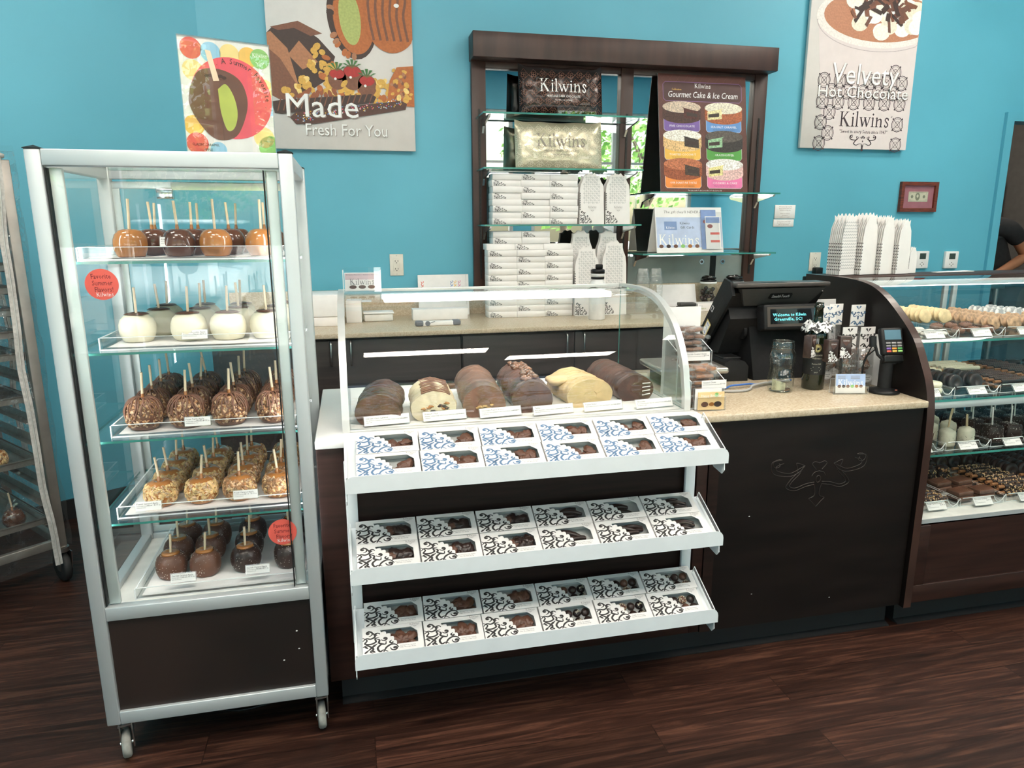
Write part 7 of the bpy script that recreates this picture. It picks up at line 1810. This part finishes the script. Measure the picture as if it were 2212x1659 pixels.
for j in range(3): put_pop('krispie', j % 2, 1.965, 2.135 + .08 * j, 'brown crisp rice treat on a flat stick, ' + ORD[j] + ' from the glass in the candy case')
for j in range(4): put_pop('krispie', j % 2, 2.05, 2.135 + .08 * j, 'brown crisp rice treat, right column, ' + ORD[j] + ' from the glass')
for i in range(2):
    for j in range(4): put_pop('white', (i + j) % 3, 2.165 + .085 * i, 2.135 + .085 * j, 'white speckled marshmallow treat on a stick, ' + ('left' if i == 0 else 'right') + ' column, ' + ORD[j] + ' from the glass')
for c in (2, 3, 4):
    for i in range(2):
        for j in range(4): put_pop('dark', (i + j) % 3, TX[c][0] + .052 + .085 * i, 2.135 + .09 * j, 'dark sprinkled treat on a white stick, ' + ORD[(c - 2) * 2 + i] + ' column, ' + ORD[j] + ' from the glass')
# nested gable bag blanks standing on the case
def arch_sheets(x, y, rz, h, n, label, lattice=False, w=.11):
    t = thing('nested_bag_stack', label, 'paper bags', (x, y, 1.2245), rz, 'nested white gable bags on the candy case')
    b = MB()
    for k in range(n):
        o = [(-w / 2, 0), (w / 2, 0), (w / 2 * .97, h * .55), (w / 2 * .80, h * .80), (w * .18, h * .97), (0, h), (-w * .18, h * .97), (-w / 2 * .80, h * .80), (-w / 2 * .97, h * .55)]
        s = 1 - .012 * (k % 3)
        b.prism([(p[0], p[1] * s) for p in o], .0022, CARD, front(.001 * k, .0095 * k, 0))
        for q in range(9): b.disc((-w * .49, .02 + h * .055 * q), .003, INK, front(.001 * k, .0095 * k - .0003, 0), 6)
    b.obj('bags', t)
    b = MB()
    for k in range(4): b.prism([(-w * .3, h * .86), (w * .3, h * .86), (w * .34, h * 1.0), (w * .2, h * .965), (w * .1, h * 1.03), (0, h * .97), (-w * .1, h * 1.03), (-w * .2, h * .965), (-w * .34, h * 1.0)], .0015, CARD, front(.001 * n * k / 4, .0095 * n * k / 4 + .0035, 0))
    b.obj('scalloped_flaps', t)
    if lattice:
        b = MB(); st = .012
        for i in range(-3, 4):
            for j in range(1, 18):
                if h * .12 + st * j < h * .95: b.ribbon([(i * st - st * .4, h * .05 + st * j), (i * st, h * .05 + st * j + st * .45), (i * st + st * .4, h * .05 + st * j)], .0028, LAT, front(0, -.0006, 0))
        b.obj('lattice_print', t)
for k, (x, h, w) in enumerate(((1.955, .235, .088), (2.050, .238, .088), (2.135, .228, .076), (2.215, .215, .078))):
    arch_sheets(x, 2.515, R(14), h, 8, 'stack of nested white gable bags on the candy case, ' + ORD[k] + ' from left', k == 0, w)
arch_sheets(2.285, 2.54, R(14), .105, 6, 'small stack of nested white bags at the right end of the row on the case', False, .05)
b = MB(); b.prism([(0, 0), (.22, .03), (.21, .07), (.0, .03)], .0012, PAPER, flat(2.42, 2.55, 1.2243) @ Matrix.Rotation(.012, 4, 'X')); tag(b.obj('paper_slip'), 'white paper slip lying flat on top of the candy case', 'paper')

# ---------------------------------------------------------------- covered sheet pan rack in the left corner
RA = R(40); t = thing('pan_rack', 'aluminium sheet pan rack on casters under a clear zippered cover at the left edge', 'rack', (-1.195, 3.02, 0), RA)
# local: -X runs along the front face away from the near-right post, +Y goes to the rear
RW_, RD_, RH_ = .52, .56, 1.66
RALU = mat('rack_aluminium', (.42, .38, .34), .42, .7, .12, 10)
for x in (-.018, -RW_ - .018):
    for y in (0, RD_): b = MB(); b.rbox(x - .018, x + .018, y - .018, y + .018, .15, RH_, RALU, .003); b.obj('post', t)
for z in (.155, RH_ - .04):
    for a in ((-RW_, -.036, -.012, .012), (-RW_, -.036, RD_ - .012, RD_ + .012)): b = MB(); b.rbox(a[0], a[1], a[2], a[3], z, z + .035, RALU, .003); b.obj('cross_bar', t)
    for x in (-.018, -RW_ - .018): b = MB(); b.rbox(x - .012, x + .012, .018, RD_ - .018, z, z + .035, RALU, .003); b.obj('cross_bar', t)
LEV = [.26 + .0835 * k for k in range(16)]
for z in LEV:
    for s, x in ((-1, -.040), (1, -RW_ + .004)):
        b = MB(); b.box(x - .025 if s < 0 else x, x if s < 0 else x + .025, .0, RD_, z - .002, z, RALU); b.box(x - .001, x + .001, 0, RD_, z, z + .03, RALU); b.obj('slide', t)
for x in (-.018, -RW_ - .018):
    for y in (0, RD_):
        b = MB(); b.cyl((x, y, .132), (x, y, .15), .028, STEEL, 18)
        for s in (-1, 1): b.prism([(-.03, .13), (-.034, .11), (-.012, .05), (.012, .05), (.03, .13)], .004, STEEL, frm((x + s * .022 + .002, y, 0), (0, -1, 0), (0, 0, 1)))
        o = b.obj('caster', t)
        b = MB(); b.lathe([(.03, -.016), (.055, -.016), (.063, -.010), (.064, 0), (.063, .010), (.055, .016), (.03, .016)], mat('black_rubber', (.018, .018, .018), .6), frm((x, y + .012, .064), (0, 1, 0), (0, 0, 1)), 28); b.cyl((x - .02, y + .012, .064), (x + .02, y + .012, .064), .008, STEEL, 10); b.obj('wheel', o)
COVER = sheer('vinyl_cover', (.93, .95, .95), f0=.13, bump=.9, bscale=14, haze=.02, k=.8)
def film(P, nu, nv):
    b = MB(); g = [P(i / nu, j / nv) for j in range(nv + 1) for i in range(nu + 1)]
    b.add(g, [(j * (nu + 1) + i, j * (nu + 1) + i + 1, (j + 1) * (nu + 1) + i + 1, (j + 1) * (nu + 1) + i) for j in range(nv) for i in range(nu)], COVER, smooth=True)
    return b
def wr(u, v, s): return .016 * noise.noise(V((u * 3, v * 7, s))) + .008 * noise.noise(V((u * 8, v * 18, s + 4)))
film(lambda u, v: (-RW_ - .03 + (RW_ - .015) * u, -.034 + wr(u, v, 1) - .02 * (1 - v) * math.sin(PI * u), .11 + (RH_ - .06) * v), 26, 60).obj('front_cover', t)
film(lambda u, v: (.012 + wr(u, v, 7), -.03 + (RD_ + .06) * u, .16 + (RH_ - .11) * v + (.04 * u if v > .95 else 0)), 22, 60).obj('side_cover', t)
film(lambda u, v: (-RW_ - .03 + (RW_ + .04) * u, -.034 + (RD_ + .06) * v, RH_ + .03 + wr(u, v, 3)), 10, 10).obj('top_cover', t)
ZIP = mat('zipper_tape', (.50, .48, .45), .7, 0, .15, 80)
def strip(pts, w, nm):
    b = MB(); L = []; Q = []
    for p in pts: L.append((p[0] - w / 2, p[1], p[2])); Q.append((p[0] + w / 2, p[1], p[2]))
    n = len(L); b.add(L + Q + [(x, y - .003, z) for x, y, z in L + Q], [f for i in range(n - 1) for f in ((i, i + 1, n + i + 1, n + i), (2 * n + i, 3 * n + i, 3 * n + i + 1, 2 * n + i + 1), (i, 2 * n + i, 2 * n + i + 1, i + 1), (n + i, n + i + 1, 3 * n + i + 1, 3 * n + i))], ZIP)
    b.tube([(p[0], p[1] - .0045, p[2]) for p in pts], .0022, mat('zipper_teeth', (.62, .60, .57), .4, .3), 5); b.obj(nm, t)
strip([(-.050 - .022 * math.sin(k * .13) + .003 * math.sin(k * .9), -.050 + .003 * math.sin(k * 1.7), .10 + k * (RH_ - .06) / 24) for k in range(25)], .026, 'front_zipper')
strip([(.018 + .004 * math.sin(k), RD_ * .62 + .03 * math.sin(k * .5), .45 + k * (RH_ - .42) / 20) for k in range(21)], .022, 'side_zipper')
b = MB(); b.blob((-.075, -.03, RH_ + .015), (.045, .035, .035), ZIP, 3, .3, 2, 3); b.obj('gathered_top', t)
PANM = mat('sheet_pan_metal', (.55, .50, .45), .35, .85, .1, 12); DPAN = mat('dark_pan_contents', (.022, .012, .010), .3, 0, .5, 14, bump=.3, bscale=20)
def at_rack(x, y, z): c, s = math.cos(RA), math.sin(RA); return (-1.195 + x * c - y * s, 3.02 + x * s + y * c, z)
def pan(z, k, filled=True):
    p = thing('sheet_pan', 'metal sheet pan in the covered rack, ' + ORD[k] + ' pan from the bottom', 'tray', at_rack(0, 0, z), RA, 'sheet pans in the rack')
    x0, x1, y0, y1 = -RW_ + .012, -.050, .008, RD_ - .028
    b = MB(); b.box(x0 + .008, x1 - .008, y0 + .008, y1 - .008, .001, .003, PANM)
    for a in ((x0, x1, y0, y0 + .006), (x0, x1, y1 - .006, y1), (x0, x0 + .006, y0, y1), (x1 - .006, x1, y0, y1)): b.box(*a, .002, .026, PANM)
    b.tube([(x0, y0, .026), (x1, y0, .026), (x1, y1, .026), (x0, y1, .026), (x0, y0, .026)], .004, PANM, 6); b.obj('pan', p)
    if filled: b = MB(); n = 14; b.add([(x0 + .012 + (x1 - x0 - .024) * i / n, y0 + .012 + (y1 - y0 - .024) * j / n, .018 + .026 * abs(noise.noise(V((i * .9, j * .9, k))))) for j in range(n + 1) for i in range(n + 1)], [(j * (n + 1) + i, j * (n + 1) + i + 1, (j + 1) * (n + 1) + i + 1, (j + 1) * (n + 1) + i) for j in range(n) for i in range(n)], DPAN, smooth=True); o = b.obj('chocolate_sheet', p)
k = 0
for i, z in enumerate(LEV):
    if i in (1, 2, 4, 5, 7): continue
    pan(z + .001, k, i not in (0, 3)); k += 1
for q, (kind, x, y, lv) in enumerate((('peanut', -.17, .075, 3), ('peanut', -.28, .08, 3), ('peanut', -.39, .08, 3), ('plaindark', -.14, .075, 0), ('plaindark', -.24, .08, 0), ('plaindark', -.34, .08, 0), ('plaindark', -.44, .08, 0))):
    X, Y, Z = at_rack(x, y, LEV[lv] + .0085)
    put_apple(kind, X, Y, Z, 'rack pan, ' + ORD[q if q < 3 else q - 3] + ' from zipper', q % 3, rnd)['group'] = 'apples on the rack pans'

# ---------------------------------------------------------------- kitchen beyond the doorway
t = thing('kitchen_refrigerator', 'stainless steel refrigerator with a paper notice seen through the doorway', 'refrigerator', (0, 0, 0))
b = MB(); b.rbox(5.55, 6.05, 5.75, 6.45, .05, 1.90, STEEL, .01); b.obj('body', t)
b = MB(); b.rbox(5.56, 6.04, 5.71, 5.748, .12, 1.86, mat('fridge_door_steel', (.36, .35, .35), .3, .9, .1, 5), .006); d = b.obj('door', t)
b = MB(); b.tube([(6.0, 5.71, .8), (6.0, 5.67, .82), (6.0, 5.67, 1.5), (6.0, 5.71, 1.52)], .012, STEEL, 10); b.obj('handle', d)
b = MB(); b.box(5.86, 6.00, 5.7085, 5.7095, 1.36, 1.78, mat('tan_notice', (.55, .45, .36), .7)); F = front(5.87, 5.708, 1.7); 
for q in range(5): b.rect(.01, .07 + .01 * (q % 2), -.05 * q, -.05 * q + .006, INK, F)
b.obj('notice', d)
t = thing('wall_oven', 'black oven on top of the stainless refrigerator in the kitchen', 'oven', (0, 0, 0))
b = MB(); b.rbox(5.55, 6.05, 5.74, 6.4, 1.9005, 2.36, BLACK2, .01); b.obj('body', t)
b = MB(); b.rect(6.0 - .12, 6.04, 2.14, 2.32, mat('oven_window', (.22, .14, .11), .2), front(0, 5.7385, 0)); b.rect(5.88, 5.99, 2.0, 2.09, mat('oven_sticker', (.5, .46, .44), .6), front(0, 5.738, 0)); b.rect(5.92, 5.97, 1.92, 1.97, mat('energy_sticker', srgb(70, 120, 190), .5), front(0, 5.738, 0)); b.obj('front', t)
t = thing('kitchen_table', 'steel work table in the kitchen in front of the person', 'table', (0, 0, 0))
b = MB(); b.rbox(4.42, 5.02, 4.60, 5.20, .93, .965, STEEL, .004); b.obj('tabletop', t)
for x in (4.46, 4.98):
    for y in (4.64, 5.16): b = MB(); b.cyl((x, y, 0), (x, y, .93), .02, STEEL, 12); b.obj('leg', t)
# person
SKIN = mat('skin', srgb(172, 118, 88), .5, 0, .1, 8, sub=.1); SHIRT = mat('black_shirt', (.012, .012, .014), .85, 0, .2, 30); TROU = mat('dark_trousers', (.02, .022, .03), .8, 0, .2, 30); HAIR = mat('dark_hair', (.018, .012, .009), .6, 0, .4, 60, stretch=(1, 1, 6))
def skinned(name, pts, edges, rad, m, parent=None, root=0, sub=2):
    me = bpy.data.meshes.new(name); me.from_pydata(pts, edges, []); me.materials.append(m)
    o = bpy.data.objects.new(name, me); COL.objects.link(o)
    if parent: o.parent = parent
    o.modifiers.new('skin', 'SKIN').use_smooth_shade = True
    s = o.modifiers.new('sub', 'SUBSURF'); s.levels = s.render_levels = sub
    for i, v in enumerate(me.skin_vertices[0].data): r = rad[i]; v.radius = (r, r) if not isinstance(r, tuple) else r; v.use_root = (i == root)
    return o
J = [(5.27, 4.92, .95), (5.19, 4.92, 1.12), (5.10, 4.92, 1.30), (5.03, 4.92, 1.40), (4.97, 4.92, 1.47), (4.92, 4.92, 1.54), (4.885, 4.92, 1.62), (4.875, 4.92, 1.69),
     (5.10, 4.83, 1.40), (5.185, 4.785, 1.395), (5.29, 4.77, 1.275), (5.36, 4.77, 1.17), (5.25, 4.755, 1.115), (5.09, 4.745, 1.045), (5.02, 4.74, 1.015), (4.96, 4.74, .995),
     (5.04, 5.02, 1.40), (5.10, 5.08, 1.37), (5.13, 5.10, 1.24), (5.10, 5.10, 1.12), (5.0, 5.06, 1.07), (4.93, 5.02, 1.03), (4.90, 5.0, 1.01), (4.87, 4.99, 1.0),
     (5.28, 4.83, .90), (5.26, 4.82, .50), (5.29, 4.82, .09), (5.16, 4.82, .045), (5.28, 5.01, .90), (5.27, 5.02, .50), (5.30, 5.02, .09), (5.17, 5.02, .045)]
E_ = [(0, 1), (1, 2), (2, 3), (3, 4), (4, 5), (5, 6), (6, 7), (3, 8), (8, 9), (9, 10), (10, 11), (11, 12), (12, 13), (13, 14), (14, 15), (3, 16), (16, 17), (17, 18), (18, 19), (19, 20), (20, 21), (21, 22), (22, 23), (0, 24), (24, 25), (25, 26), (26, 27), (0, 28), (28, 29), (29, 30), (30, 31)]
RADI = [.13, .125, .13, .12, .06, .06, .085, .08, .075, .062, .05, .045, .045, .031, .034, .026, .075, .062, .05, .045, .043, .031, .034, .026, .09, .065, .042, .035, .09, .065, .042, .035]
for h0, d in ((15, 1), (23, -1)):
    hx, hy, hz = J[h0]
    for q, (dy, l) in enumerate(((-.030, .055), (-.010, .068), (.010, .064), (.028, .050))):
        i = len(J); J += [(hx - l * .5, hy + dy, hz - .004), (hx - l, hy + dy, hz - .016)]; E_ += [(h0, i), (i, i + 1)]; RADI += [.009, .008]
    i = len(J); J += [(hx + .01, hy + d * .042, hz - .005), (hx - .02, hy + d * .055, hz - .012)]; E_ += [(h0 - 1, i), (i, i + 1)]; RADI += [.011, .009]
p = skinned('person', J, E_, RADI, SKIN)
tag(p, 'person in a black short sleeved shirt bending over a table beyond the doorway', 'person')
so = skinned('shirt', [J[k] for k in (0, 1, 2, 3, 8, 9, 10, 16, 17, 18)] + [(4.985, 4.92, 1.45)], [(0, 1), (1, 2), (2, 3), (3, 4), (4, 5), (5, 6), (3, 7), (7, 8), (8, 9), (3, 10)], [.148, .142, .148, .136, .092, .082, .068, .092, .080, .068, .085], SHIRT, p)
skinned('trousers', [J[k] for k in (0, 24, 25, 26, 28, 29, 30)], [(0, 1), (1, 2), (2, 3), (0, 4), (4, 5), (5, 6)], [.135, .102, .078, .062, .102, .078, .062], TROU, p)
b = MB(); b.blob((4.888, 4.92, 1.685), (.098, .092, .088), HAIR, 2, .06, 2, 3); b.obj('hair', p)
b = MB(); b.blob((4.79, 4.92, 1.645), (.018, .014, .02), SKIN, 1, .05, 1, 2)
for s in (-1, 1): b.blob((4.803, 4.92 + s * .032, 1.672), (.008, .013, .007), INK, 1, .02, 1, 2)
b.blob((4.80, 4.92, 1.61), (.008, .022, .006), mat('lips', srgb(150, 85, 75), .5), 1, .02, 1, 2); b.obj('face', p)
